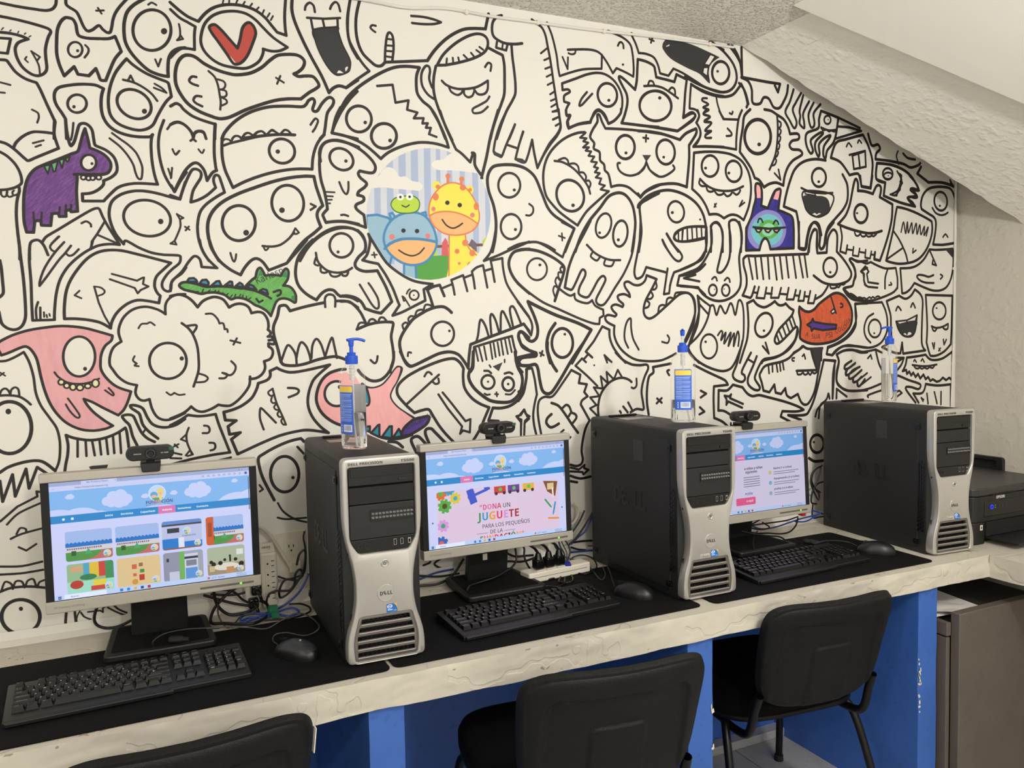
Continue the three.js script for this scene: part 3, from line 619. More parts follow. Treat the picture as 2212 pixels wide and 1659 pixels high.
S 6.0:983 123,973 123,968 130,974 136,981 140
S 7.0:1006 219,1008 185,1013 151,1018 138,1025 137,1031 148,1032 178,1027 214
L 5.6:1015 154,1028 154
L 5.6:1012 172,1029 171
L 5.6:1010 187,1028 186
L 5.6:1010 202,1026 202
L 8.1:1007 218,1053 211,1130 199
S 9.0:1130 199!,1153 167,1184 135,1215 112,1244 97,1272 91,1311 87!,1320 51,1322 43
S 6.8:1086 82,1120 80,1150 82,1174 87!,1152 95,1117 100,1088 101
S 8.1:1159 208,1177 178,1209 146,1246 120,1277 106,1298 104,1313 111,1318 125,1313 145,1297 161,1270 176,1228 192,1184 205!,1161 208
L 5.9:1187 201,1189 186
L 5.9:1208 194,1207 182
L 5.9:1226 188,1224 179
L 6.0:1253 180,1241 170
L 6.0:1274 171,1264 161
L 6.0:1292 157,1281 151
L 6.1:1302 147,1291 141
S 8.2:1364 41,1348 48,1335 65,1332 90,1338 106,1357 116,1378 120,1406 118,1429 113
L 7.2:1347 119,1344 136,1376 140,1381 122
L 5.7:1366 121,1363 137
S 8.3:1394 123,1396 156,1401 197,1404 233,1403 262,1393 283,1373 316,1356 354,1339 399
S 8.8:1317 139,1342 148,1364 155!,1369 183,1369 224,1367 266,1358 293,1343 329,1329 366,1319 401
S 6.6:1307 196,1317 183,1327 187,1324 205
S 7.1:1172 250,1185 260,1211 267,1239 266,1279 256,1315 234!,1314 257,1307 270,1294 276,1281 275,1270 262
S 6.5:1193 265,1200 278,1218 285,1231 278,1236 267
S 6.5:1239 270,1240 281,1251 288,1265 282,1272 266
S 6.5:1319 279,1309 293,1288 306,1266 319,1266 330,1277 331,1295 325,1313 309
S 8.3:1155 211,1148 242,1146 275,1151 304,1163 338,1179 375,1199 415
S 7.2:1146 303,1129 293,1114 273,1110 253,1113 232,1124 215,1134 215,1137 227,1134 248,1140 268,1147 278
S 8.7:879 356,898 325,924 298,960 270,999 245,1033 229,1067 222,1106 221!,1097 243,1095 271,1098 294,1113 313,1135 329,1155 358,1178 412
L 6.8:982 285,1026 277,1033 325,1071 315,1066 341,1096 346,1085 363,1114 360,1110 375,1126 373,1120 386,1135 385,1129 403,1151 409
E 7.8:928 379 33 -14.5 11.5 32
D:945 387 4.9 -0.4 -0.2 4.8
S 7.3:1400 352,1391 373,1380 396
S 7.3:1426 371,1418 393
S 8.1:878 353,864 382,853 423!,889 428,924 439,953 455,986 482!,1010 462,1049 443,1092 430,1124 427,1154 429,1187 436!,1178 407,1161 371,1139 335
E 8.4:997 419 36 -2.9 -1.1 34
D:1014 430 5.3 -0.4 -0.2 5.1
S 8.3:819 500,817 478,825 458,841 446,866 441,893 446,925 459,953 480,968 499,969 513,961 522,944 522,926 519!,921 527,927 538,943 551,938 562,921 575,917 585!,933 589,932 601,913 611,913 623,933 638!,937 672!
S 7.8:937 672,909 664,881 659,858 659,829 662
S 8.0:1164 335,1181 381,1210 440!,1228 451,1253 473!,1261 451
S 7.8:766 742,789 715,821 690,853 676,886 674,913 682,929 700,935 718,933 739
S 9.2:1260 446,1268 450,1268 481,1289 510!,1305 455,1320 393,1346 316
S 7.2:1373 316,1353 354,1336 399,1328 436!,1348 450,1356 446,1368 418,1400 352
L 7.3:1373 414,1403 421
S 7.4:1427 371,1412 410,1399 454!,1427 462,1439 445,1456 393
F black:1325 439,1335 438,1354 444,1351 451,1343 452,1329 447
F black:1397 454,1406 450,1422 451,1433 458,1425 465,1405 461
S 8.1:1456 393,1462 431,1472 475!,1493 436,1517 402,1540 375,1554 349,1551 319,1548 294
L 6.5:1527 303,1546 299
L 6.5:1528 326,1549 316
L 6.5:1537 344,1551 336
S 8.9:1574 294,1576 310,1588 308,1579 326!,1582 348!,1620 331,1659 322!,1669 303,1684 286,1699 287,1711 299,1726 321!,1748 309,1770 286,1773 272
S 8.2:1792 271,1776 315!,1842 316,1916 315
S 8.4:1916 336,1810 333,1714 337!,1702 318,1693 298,1685 299,1685 319,1668 344,1658 368,1672 385,1671 403,1691 412,1693 437,1707 449,1710 467,1723 479,1732 517!,1763 510,1795 514,1820 529,1842 544!,1865 524,1914 502
S 8.8:1914 527,1871 548,1840 569,1841 610,1844 656,1833 718
E 9.2:1787 389 35 -2.6 -0.6 37
D:1789 407 5.7 -0.4 -0.1 4.7
L 6.4:1867 345,1865 365
L 6.5:1856 354,1875 355
F black:1852 409,1883 407,1866 430
S 7.5:1766 440,1757 443,1761 461,1780 474,1808 477,1837 467,1860 444,1866 430
S 7.7:1866 430,1876 451,1892 463,1914 473
S 7.6:1287 516,1290 516
S 8.1:1639 355,1611 360,1572 377,1537 403,1510 435,1495 471,1491 511,1499 554,1519 580,1550 607,1608 642!,1639 600,1676 568,1723 531!
L 6.7:1642 356,1622 373,1645 373,1633 383,1651 386,1632 402,1653 400,1641 411,1661 412,1651 426,1672 427,1660 443,1681 444,1670 459,1685 461,1673 475,1691 477,1676 491,1696 493,1688 510,1709 514,1693 527,1723 531
S 7.2:1531 450,1559 452,1594 467,1623 491,1647 520,1655 542
S 6.6:1546 446,1565 439,1577 445,1579 455
S 6.6:1582 456,1600 453,1613 461,1616 476
S 6.7:1619 479,1632 479,1641 490,1638 503
S 6.7:1641 504,1651 502,1657 512,1651 526
E 8.8:1584 552 44 -17.6 20.1 44
D:1593 581 6.2 -0.3 -0.1 5.4
S 9.4:1317 730,1327 690,1331 643,1325 597,1310 554,1306 522,1312 498,1328 480,1361 473,1399 472,1433 480,1463 503,1485 549,1504 591,1527 615,1561 634,1596 652!,1562 724
E 7.3:1377 532 36 -2.0 -0.9 36
D:1393 545 5.0 -0.3 -0.1 4.4
E 7.3:1380 654 34 -1.2 -0.9 37
D:1394 662 5.0 -0.2 -0.1 4.5
S 6.4:1442 584,1454 593,1454 608,1444 618,1431 618
L 5.5:1552 668,1553 690
L 5.5:1541 676,1562 682
S 7.0:1369 721,1405 705,1456 697,1496 705,1527 720
S 9.8:1598 723,1620 673,1651 626,1691 583,1719 550,1744 537,1769 534,1791 544,1810 569,1819 603,1820 643,1807 718
E 7.4:1702 639 26.1 5.0 -12.4 38
D:1687 662 4.9 -0.2 -0.1 4.2
E 8.1:1764 662 26.4 2.3 -7.4 41
D:1756 682 5.6 -0.2 -0.1 4.8
L 7.3:1640 701,1658 716
S 8.5:914 681,928 695,935 717,932 736,914 754,904 771,908 784,927 792,946 792,966 790!,976 809,990 837,1005 876!,973 908!,954 904,928 895!,917 876,901 865,880 860,861 861
L 6.0:864 796,873 795
S 5.5:873 796,882 793,895 783
S 5.1:868 805,877 806,884 798,883 793
S 6.1:915 829,932 858,947 883,959 895,967 890,965 867,951 841,940 825
S 7.7:944 690,948 706,945 726,938 747,925 762!,951 768,969 771!,991 804,1009 839,1022 874,1027 886!,1006 915!,1036 905,1076 886,1104 873!,1100 842!,1127 826!,1091 822,1064 815,1030 797,996 771,973 739,951 703,944 690
L 4.7:958 740,960 754
L 4.7:952 747,966 746
E 5.3:1071 858 13.7 -0.0 -0.4 13.3
D:1070 858 2.2 -0.0 -0.1 2.1
S 4.8:1049 854,1053 846,1059 841
L 4.8:1056 888,1042 865,1036 861,1040 874,1046 872
S 8.4:1127 891,1120 867,1111 843!,1128 834,1149 829!,1162 860
L 6.5:1156 838,1187 826
S 7.0:1194 856,1190 833,1185 814!,1222 800!,1234 846
L 6.6:1228 806,1251 798
S 7.1:1258 838,1255 813,1250 789!,1265 777,1286 770!,1298 835
L 6.7:1291 786,1313 780
S 7.3:1322 818,1317 788,1311 756!,1349 748!,1351 780,1361 822,1385 860,1410 892,1434 923
S 7.7:1329 667,1320 707,1309 734,1289 757!,1333 741,1375 723,1439 697
S 9.4:1439 719,1408 722,1383 733,1370 760,1376 790,1397 820,1436 852
S 9.0:1106 902,1132 893,1157 891,1172 898,1183 908
S 9.0:1106 902,1068 924,1045 950,1029 975,1024 994,1028 1020,1039 1047,1051 1059,1066 1057,1102 1042,1141 1026,1174 1022,1200 1030,1218 1050,1231 1072!,1234 1039,1240 1002!,1300 982,1369 960,1415 944!,1433 966
S 5.9:1125 892,1117 886,1104 886,1098 900
S 5.9:1097 905,1093 899,1078 903,1072 917
S 5.8:1070 919,1060 917,1052 924,1053 933
S 5.8:1050 938,1043 935,1034 942,1037 954
E 7.0:1154 969 35 0.7 -1.0 35
D:1175 961 4.1 0.1 -0.1 3.9
S 5.8:1047 1030,1049 1020,1057 1021
S 7.2:1259 993,1265 973,1271 936,1278 931,1290 951,1299 981
S 7.3:1308 979,1305 927,1311 914,1323 934,1333 969
S 7.3:1338 967,1340 917,1347 906,1359 927,1372 957
S 7.4:1380 955,1370 905,1376 891,1387 900,1408 948
S 7.4:1251 1010!,1313 994,1375 980!,1382 1013,1388 1028!,1385 1051,1391 1069,1408 1090
S 7.2:1251 1010,1249 1039,1247 1069,1238 1083
L 5.7:1256 1015,1263 1051
L 5.7:1267 1012,1277 1052
L 5.7:1283 1009,1290 1048
L 5.7:1303 1001,1309 1046
L 5.8:1314 1000,1320 1041
L 5.8:1327 998,1333 1037
L 5.8:1339 994,1345 1035
L 5.8:1352 991,1360 1033
L 5.8:1364 986,1373 1028
S 8.0:1433 986,1411 968,1399 969,1396 986,1407 1006,1432 1024
S 8.0:1432 1045,1409 1045,1397 1056,1403 1068,1431 1070
S 7.9:861 875,884 876,902 890,916 908,929 936
S 6.1:903 952,910 936,922 934,931 939
S 6.1:935 936,941 926,951 925,960 933
S 6.2:964 932,970 921,980 921,989 932
S 8.1:903 952,934 940,962 934,996 933,1007 937,1004 954,1000 975,1004 1008,1005 1036,997 1060,994 1074
S 6.2:939 1038,949 1047,956 1042,959 1028
S 8.5:1006 1017,1004 1043,992 1071,972 1091,952 1097,933 1093,912 1077,903 1065
S 8.7:913 1104,925 1114,947 1117,971 1109,991 1090,1012 1064,1021 1061,1027 1068,1013 1098,998 1121,991 1139,996 1156,1013 1176,1037 1194,1059 1208!
H pinkb:913 1107,925 1115,947 1117,971 1109,991 1090,1012 1064,1024 1065,1013 1098,998 1121,991 1139,996 1156,1013 1176,1037 1194,1057 1209!,1041 1216,1025 1239,1018 1253!,996 1256,966 1256,912 1231,877 1212,855 1197,859 1072
F pinkb:859 1070,886 1083,913 1107,909 1224,854 1220
P teal 5.7:910 1229,924 1223,931 1223,930 1239
P teal 6.2:933 1242,953 1222,958 1220,957 1255
P teal 6.3:964 1255,987 1227,994 1227,993 1261
P teal 6.3:996 1260,1014 1236,1018 1243,1022 1258
F teal:913 1107,925 1115,932 1146,928 1159,912 1154
S 6.1:925 1115,932 1146,929 1162,919 1164,913 1157
H purpleb:1024 1244,1036 1228,1059 1212,1084 1207,1102 1205,1106 1213,1096 1229,1071 1244,1045 1255,1025 1256
C 8.0:1024 1244,1036 1228,1059 1212,1084 1207,1102 1205,1106 1213,1096 1229,1071 1244,1045 1255,1025 1256
K aloCanda:1038 1240 -22.2 18.0
S 8.3:962 1256,986 1262,1020 1263,1053 1255
S 8.3:983 1270,1007 1274,1024 1289
S 8.9:1065 1309,1050 1274,1057 1263,1073 1263,1095 1287
S 9.0:1105 1288,1093 1256,1096 1243,1111 1242,1124 1255,1154 1287
S 8.3:1025 1017,1037 1041,1051 1057,1066 1057,1102 1041,1141 1026,1174 1022
S 8.7:1081 1069,1122 1054,1158 1044,1187 1042,1205 1054,1216 1072!,1214 1099,1218 1129,1239 1159,1265 1178,1295 1191!,1280 1221,1263 1255,1241 1286
S 8.3:1081 1069,1045 1087,1020 1107,1012 1124,1016 1143,1038 1170,1062 1193!,1085 1187,1105 1186,1117 1204,1135 1234,1155 1260,1180 1287
L 7.0:1037 1169,1139 1087
S 6.5:1120 1107,1128 1113,1138 1110,1137 1098
S 6.4:1095 1090,1103 1079,1111 1079,1117 1085
L 6.7:1149 1139,1175 1171,1218 1227,1234 1222,1231 1261,1210 1254,1200 1263,1207 1242,1164 1187,1136 1144
S 10.0:1248 1024,1244 1068,1234 1082,1232 1102,1245 1127,1266 1148,1298 1170,1336 1178,1369 1176,1395 1155,1406 1125,1405 1099,1391 1071,1384 1028
F black:1309 1069,1342 1058,1329 1084
S 6.8:1282 1081,1295 1082,1304 1089
S 6.9:1348 1092,1363 1089,1374 1094
E 7.3:1293 1115 21.1 0.9 -0.5 20.4
D:1293 1114 3.5 0.2 -0.1 3.2
E 7.9:1359 1124 18.9 0.9 -0.5 20.2
D:1359 1124 4.2 0.2 -0.1 3.8
S 5.7:1281 1149,1289 1153,1298 1152
S 5.8:1350 1154,1367 1155,1381 1143
L 5.3:1320 1147,1321 1159
L 5.3:1315 1152,1325 1153
L 5.2:1299 1065,1303 1071
L 5.3:1349 1050,1349 1058
S 8.9:1307 1193!,1292 1230!,1324 1234
S 9.1:1307 1193,1336 1195,1366 1189,1395 1170,1412 1140,1420 1110,1421 1082!,1431 1077
L 7.0:1398 1283,1399 1242,1384 1223,1399 1220,1411 1204,1420 1225
L 7.0:1409 1283,1411 1245,1427 1233
L 7.4:1342 1276,1342 1289
S 6.2:1076 1638,1096 1632,1092 1621,1083 1626
S 6.2:1147 1620,1124 1628,1110 1641,1145 1661,1182 1660
S 5.9:1075 1664,1168 1684
S 7.5:1463 39,1480 49,1497 59,1508 80,1514 108,1523 152,1533 218,1543 279,1553 328,1552 351,1539 372,1515 399,1494 433
L 5.9:1491 134,1512 117
L 5.9:1502 153,1520 144
L 5.9:1505 178,1523 170
L 5.9:1509 201,1528 191
L 5.9:1512 225,1532 214
L 5.9:1520 252,1535 242
L 5.9:1522 271,1539 263
L 5.9:1523 289,1541 278
L 5.9:1527 303,1544 296
L 6.0:1528 327,1548 317
L 6.0:1537 344,1551 336
S 7.0:1514 41,1517 49,1530 77,1544 130,1549 169,1554 194!,1592 179,1639 164,1703 155!,1705 112!
S 7.4:1584 112,1623 106,1667 102,1697 108,1721 131,1744 164!,1758 147!,1792 156,1820 166!,1822 137,1818 93,1809 66,1781 49,1729 36
S 6.0:1586 122,1596 124,1608 120,1611 111
L 6.0:1565 136,1582 170,1584 135
S 6.8:1764 77,1770 67,1778 65,1784 72,1785 82
D:1782 133 4.4 -0.5 -0.1 3.6
S 7.7:1816 32,1816 38,1831 63,1842 90!,1869 89,1898 96,1914 116,1923 144!,1956 148!,1976 123!,2016 134,2067 154,2108 169,2181 178
L 6.5:1883 41,1900 45
L 6.4:1895 35,1889 52
F black:1951 33,1984 31,2051 37,2123 53,2165 64!,2129 90,2119 119,2122 154,2081 128,2026 113,1967 93,1937 68,1934 52,1941 40
P wall 4.9:2126 59,2147 63,2122 96,2100 95
P wall 4.9:2098 105,2117 102,2113 133,2094 123
F wall:1947 55,1962 47,1960 53,1949 57
E 2.4:1956 64 5.3 -0.7 -0.1 5.3
S 8.1:2123 19,2144 26,2182 37
C 7.8:1562 215!,1606 197,1651 178,1690 169,1721 172,1751 189,1772 218,1778 248,1771 283,1749 308,1724 321!,1718 303,1707 289,1691 281,1676 289,1667 305,1660 324!,1618 333,1581 347!,1577 329,1589 309!,1575 307!,1575 291,1586 272!,1568 269!,1569 251,1588 238,1582 231,1563 235!
E 8.5:1723 233 35 -7.7 5.4 35
D:1728 249 5.5 -0.6 -0.1 4.6
S 7.2:1649 232,1629 255,1621 275,1631 272,1650 253,1668 235
C 9.1:1838 110!,1869 113,1898 123,1904 138,1908 158!,1943 161,1979 165!,1988 140!,2029 152!,2022 197,2015 276!,2049 259,2062 264,2052 281,2024 300,1991 321!,1931 318,1850 316,1774 315!,1787 286,1797 249,1794 223,1779 199,1767 179,1770 171,1789 180,1826 206!,1833 177,1836 138
E 8.8:1904 249 58 11.6 -20.4 46
D:1921 222 6.5 -0.7 -0.1 5.3
S 7.7:1861 191,1900 186,1933 189,1965 202,1993 216
S 7.0:1876 186,1882 173,1894 173,1900 183
S 7.2:1959 192,1969 184,1980 189,1982 204
S 8.0:2181 190,2136 188,2087 178,2046 165!,2042 203,2039 244!,2066 247,2078 265,2067 288!,2081 308,2082 327,2072 350,2053 368!,2099 362,2180 358
S 7.5:2111 204,2094 206,2092 214,2116 223,2095 236,2118 241,2095 256,2123 263,2100 279,2129 283,2103 309,2128 310,2105 323,2106 334,2127 333
S 6.9:2149 192,2155 219,2167 246,2181 264
S 9.2:1836 316,1887 317,1989 322!,2023 299,2058 273,2061 261,2044 257,2013 277!,2017 252
E 8.3:1905 249 62 -6.0 -0.6 48
S 9.8:1836 334,1887 333,1936 337,1999 349!,2023 327,2057 311,2066 309,2064 326,2036 364!,2036 405,2032 444,2025 501!,1984 493,1944 495,1901 504,1862 524,1842 544!,1833 533
S 8.7:2072 247,2078 265,2066 288!,2081 309,2081 333,2053 367!,2122 362,2175 360,2233 363!,2235 318,2244 261,2259 229
S 7.4:2106 243,2096 258,2123 264,2099 282,2128 284,2102 311,2128 310,2104 326,2105 334,2128 332
L 8.2:2162 241,2179 266,2244 262
S 7.6:2206 244,2215 246,2219 238
S 7.6:2197 296,2213 309,2211 318,2192 321
L 6.4:1866 346,1865 366
L 6.5:1855 354,1875 355
F black:1851 409,1885 407,1866 430
S 7.6:1866 430,1856 452,1834 470
S 7.8:1866 430,1879 454,1905 471,1928 473,1954 462,1976 445,1971 434
E 9.0:1942 393 36 -5.3 3.7 39
D:1934 410 5.3 -0.4 -0.1 4.3
S 9.0:2056 387!,2105 380,2157 377,2211 381,2254 398,2283 430,2296 469,2296 512,2286 555,2264 600!,2238 586,2209 584,2179 597!,2152 585,2117 587!,2103 558,2079 529,2047 506!,2052 442,2056 387
E 8.7:2122 426 35 -2.3 -0.3 35
D:2103 434 5.9 -0.4 -0.0 4.7
E 8.9:2222 437 34 -4.5 3.7 35
D:2201 444 6.1 -0.4 -0.0 4.8
S 8.2:2080 471,2104 489,2139 502,2185 505,2228 499,2263 485
S 7.4:2080 472,2076 485,2086 494,2104 493
S 7.5:2106 496,2111 508,2125 511,2139 506
S 7.6:2142 510,2153 519,2170 518,2179 512
S 7.7:2181 514,2192 522,2206 518,2214 509
S 7.7:2221 509,2233 515,2244 509,2250 499
L 5.7:2140 551,2145 560
L 5.7:2147 549,2138 561
L 6.4:2259 534,2246 554,2268 540
S 9.7:1832 576,1837 565,1868 540,1907 523,1950 515,1994 520,2034 534,2069 557,2092 589,2103 628!
S 8.2:1837 571,1841 616,1839 656,1833 718
E 7.9:1981 584 32 -5.1 5.6 34
D:1966 587 6.0 -0.3 -0.1 4.9
D:2079 605 4.2 -0.2 -0.0 3.3
S 8.5:2103 629!,2061 629,2023 633,1992 645,1972 665,1979 677,2012 680,2050 674,2102 664
L 5.5:1989 643,1990 678
L 5.5:2006 637,2004 679
L 5.5:2025 634,2026 679
L 5.6:2045 631,2047 674
L 5.6:2064 629,2066 671
L 5.6:2083 628,2085 667
S 7.5:2103 629,2101 661,2104 711
S 7.9:1942 657,1962 685,1988 714
S 7.8:1925 677,1935 696,1951 715
S 8.8:2123 711,2125 674,2124 632,2134 615,2152 612,2166 628,2173 659,2173 710
S 9.0:2207 709,2207 658,2200 618,2209 603,2231 602,2247 620,2254 656,2252 708
H navy:2320 473,2335 474,2344 489,2346 518,2342 547!,2372 554!,2387 522,2403 495,2422 485,2431 490,2426 520,2420 559!,2456 568,2484 581,2491 619,2491 690!,2383 696!,2374 670,2360 659,2345 671,2334 700!,2274 703!,2275 627!,2297 589,2308 554,2318 522,2316 491
F lilac:2376 560,2414 567,2441 589,2456 621,2448 656,2425 683,2383 693,2356 694,2319 695,2289 672,2282 641,2293 606,2319 580,2346 565
F cyan:2376 574,2410 582,2433 601,2441 630,2429 660,2395 681,2338 683,2308 663,2297 635,2308 606,2338 584
F grn:2372 595,2402 599,2418 613,2418 637,2402 652,2376 661,2345 656,2330 642,2330 622,2342 605
F mint:2376 606,2399 614,2402 634,2383 649,2360 650,2345 636,2353 616
F pinkb:2320 475,2335 475,2340 495,2340 521,2320 522,2318 491
F pinkb:2397 521,2410 494,2426 489,2426 505,2418 524
F wall:2336 706,2345 671,2360 659,2374 670,2383 705
C 9.5:2320 473,2335 474,2344 489,2346 518,2342 547!,2372 554!,2387 522,2403 495,2422 485,2431 490,2426 520,2420 559!,2456 568,2484 581,2491 619,2491 690!,2383 696!,2374 670,2360 659,2345 671,2334 700!,2274 703!,2275 627!,2297 589,2308 554,2318 522,2316 491
L 7.3:2306 622,2379 625,2452 618
P sand 6.6:2315 626,2345 628,2334 639,2323 637
P sand 6.6:2357 627,2389 626,2376 638,2364 636
P pinkb 6.7:2397 626,2429 623,2414 637,2402 634
S 6.6:2327 605,2332 593,2342 593,2349 604
S 6.7:2397 607,2406 596,2416 599,2420 607
S 10.1:2295 223,2269 248,2262 288,2253 331,2249 370!,2276 397,2298 423,2314 454!,2335 461,2355 483!,2380 470,2410 464,2443 472!,2449 440,2464 407,2488 382,2527 361,2529 350,2515 343,2484 343,2472 330,2484 314,2511 307,2517 295,2507 287,2474 291!,2465 267,2445 243,2415 230
S 9.9:2358 217,2388 219,2415 230
E 12.4:2328 312 58 -4.7 -0.2 58
D:2334 338 8.2 -0.6 -0.0 6.3
S 8.6:2415 231,2418 274,2415 326,2405 373,2380 421
S 7.3:2419 250,2432 256,2430 270,2420 274
S 7.3:2420 275,2432 282,2428 295,2418 299
S 7.3:2418 300,2430 305,2426 320,2416 325
S 7.3:2416 326,2426 331,2422 346,2411 351
S 7.3:2411 353,2420 358,2414 372,2403 378
S 7.3:2403 379,2411 387,2405 401,2393 406
L 7.4:2403 432,2430 453,2421 418
S 7.6:1403 706,1437 699,1468 698,1502 712,1531 729,1553 741!,1573 695,1597 652!,1553 634
S 9.3:1400 724,1431 720,1468 724,1507 737,1539 754,1558 772,1553 798,1540 831,1523 875!
L 6.0:1551 762,1552 772
S 6.0:1552 767,1544 777,1550 788,1555 785
S 6.0:1547 788,1538 788,1537 801,1544 811
S 6.0:1541 811,1532 803,1526 816,1532 830
S 6.0:1533 834,1523 830,1518 844,1524 862
E 6.4:1464 779 34 -0.5 -0.7 33
D:1474 766 4.9 -0.1 -0.1 4.3
S 7.4:1540 838,1561 852,1578 859,1593 853!,1596 870,1620 880,1641 882,1656 873!,1668 891,1696 903!,1697 922!,1683 929!,1681 948!,1655 945,1601 927,1542 903,1484 880,1434 849,1398 823
S 8.9:1559 834,1574 772,1599 717,1630 667,1655 625
S 7.9:1559 834,1573 839,1585 839,1600 815,1619 781,1631 781,1632 797,1612 831,1608 852,1623 862,1641 863,1657 844,1679 810,1697 797,1706 809,1690 838,1671 870,1677 886,1696 888,1715 870,1740 835,1776 787,1805 731,1817 677,1821 618
S 7.4:1641 701,1665 723,1695 738,1726 746,1762 746
S 6.8:1659 725,1654 737,1674 749,1686 739
S 6.9:1706 746,1703 762,1729 765,1740 748
S 8.2:1842 618,1840 663,1828 722,1816 773,1817 795,1826 804,1846 795,1861 767!,1941 783
L 7.9:1945 770,1929 854,1950 851,1954 826
S 8.6:1954 826,1961 804,1971 782!,2016 768,2054 753,2081 733,2096 713
S 8.0:1926 677,1946 709,1972 738,1992 745,2004 732,1996 716,1972 694,1943 656
S 8.5:2100 627,2055 629,2017 635,1986 647,1973 662,1983 678,2020 680,2065 674,2100 666
L 5.5:1990 647,1990 676
L 5.5:2009 640,2005 677
L 5.5:2026 635,2027 679
L 5.6:2044 633,2047 677
L 5.6:2063 632,2066 672
L 5.6:2084 632,2086 668
S 8.1:1862 793!,1855 811,1836 824,1813 824,1791 814,1777 819,1780 833,1794 851,1797 863!,1775 854,1752 859,1755 873,1771 886,1768 895!,1743 887,1727 894,1733 907,1745 918,1739 925!,1714 920,1703 928,1710 942,1737 955!,1736 985,1750 1017,1778 1045,1816 1065,1865 1072,1914 1071,1948 1061,1975 1050
S 8.5:1862 793,1901 805!,1881 838,1858 873,1849 903,1854 924,1870 933,1890 927,1916 909,1950 884,1984 859,2008 850,2032 852,2049 873,2055 910,2048 954,2027 996,2006 1026
S 7.2:1898 814,1901 829,1894 838,1881 839
S 7.2:1879 846,1886 859,1877 869,1864 869
S 7.2:1864 876,1872 884,1867 895,1854 899
S 7.2:1906 914,1910 895,1923 889,1937 892
S 7.3:1938 887,1942 870,1954 865,1967 868
S 7.3:1971 862,1977 850,1994 848
S 7.0:1788 1026,1775 999,1776 967,1786 940,1799 933,1800 962,1807 997,1828 1033
S 6.7:1942 989,1949 1000,1942 1014,1920 1010
S 8.6:2099 753,2074 773,2036 787,1992 793!,1983 825!,2036 829,2070 834!,2098 856
L 8.0:2058 789,2010 801,2074 811
S 10.1:1431 877,1435 887,1452 923,1462 956,1459 984,1444 997,1427 991,1414 973,1403 968,1397 980,1405 1006,1418 1019,1455 1033!,1452 1043,1409 1046,1395 1059
S 10.6:1431 877,1470 895,1527 919,1600 943,1651 966!,1617 1014,1580 1068
S 7.5:1396 877,1418 905,1437 930,1444 953,1439 979!,1417 945!
S 10.4:1523 944,1503 970,1493 1000,1493 1026,1503 1065
E 9.4:1547 1005 37 0.9 -0.9 45
D:1556 978 4.7 0.1 -0.1 4.1
L 6.5:1477 1028,1471 1043
L 6.5:1468 1033,1481 1041
S 8.1:1692 956!,1718 967!,1719 992,1731 1022,1752 1049,1777 1074
L 7.9:1692 956,1660 1002,1630 1034,1653 1053
L 6.8:1638 1043,1622 1058
L 7.0:1699 1048,1724 1070
S 8.7:2066 859,2073 893,2066 932,2048 977,2025 1031!,2030 1049,2054 1072
L 7.5:2066 859,2098 882
S 10.4:1395 1063,1403 1069,1429 1071,1451 1068,1460 1081,1465 1112,1473 1146,1487 1159,1507 1155,1537 1118,1580 1057,1623 1005
S 9.6:1452 1035,1395 1045
S 8.1:1393 1149,1413 1138
S 8.0:1400 1063,1395 1061,1395 1051
S 10.4:1495 1002,1495 1028,1509 1067,1525 1091
S 7.6:1392 1177,1410 1153,1419 1118,1423 1081!,1440 1079!,1448 1111,1455 1160!,1446 1191,1441 1224,1444 1257,1451 1286
S 7.6:1577 1090!,1546 1128,1510 1168,1481 1169,1463 1179,1457 1204,1459 1238,1468 1288
L 7.9:1577 1090,1609 1106,1603 1132,1632 1137,1622 1161,1634 1175
S 8.0:1634 1175,1614 1187,1609 1200!,1640 1252!,1624 1278,1613 1317,1609 1348,1613 1373,1607 1388,1589 1393,1568 1387
L 7.3:1592 1077,1616 1055,1630 1067
L 7.4:1622 1058,1638 1043
S 7.4:1592 1077,1634 1111,1670 1144
S 8.2:1673 1241,1672 1209,1682 1172,1707 1141,1735 1126,1764 1122,1786 1128,1799 1137
L 7.0:1762 1119,1747 1096,1734 1122
L 6.9:1729 1123,1705 1101,1709 1136
L 6.9:1707 1135,1683 1114,1690 1153
L 6.9:1688 1153,1657 1148,1675 1174
L 6.8:1675 1177,1643 1179,1664 1203
L 6.9:1667 1204,1642 1214,1667 1238
L 6.9:1698 1047,1708 1071,1702 1055,1724 1069
D:1660 1078 3.4 0.1 -0.1 2.9
S 7.1:1818 1127,1818 1149,1808 1158,1799 1155
S 8.4:1740 1040,1768 1065,1800 1080,1832 1084,1858 1083,1864 1096,1851 1120,1841 1147,1837 1174,1843 1210,1843 1229,1817 1226,1794 1235
L 7.7:1785 1203,1799 1227
L 7.7:1766 1215,1783 1235
L 7.6:1753 1229,1757 1235
S 9.0:1954 1083!,1883 1092!,1884 1110,1867 1123,1859 1161,1858 1208,1864 1247
L 7.9:1896 1212,1916 1196
L 7.9:1898 1196,1916 1211
S 7.9:1947 1104,1939 1108,1947 1121
S 8.4:1505 1189,1530 1200,1553 1228,1576 1261,1597 1288
S 7.8:1542 1208,1557 1198,1568 1205,1574 1221
S 7.9:1565 1234,1574 1224,1589 1230,1592 1241,1579 1256
S 8.8:1504 1224,1490 1235,1486 1250,1499 1264,1514 1262,1529 1255
L 6.7:1536 1283,1546 1276
L 6.7:1570 1300,1565 1304
L 6.5:1391 1224,1410 1204,1415 1217,1429 1226,1412 1239,1409 1283
L 6.5:1398 1282,1401 1234,1391 1230
L 6.9:1568 1396,1598 1405,1619 1392,1617 1402,1633 1409,1614 1422,1611 1414,1567 1408
S 8.0:1567 1422,1603 1434,1640 1431
S 8.0:1567 1439,1591 1445
S 8.7:2001 1023,2019 996,2047 940,2056 907,2051 870,2030 851,1996 848
S 9.4:2105 630,2105 685,2090 730,2059 750,1997 774
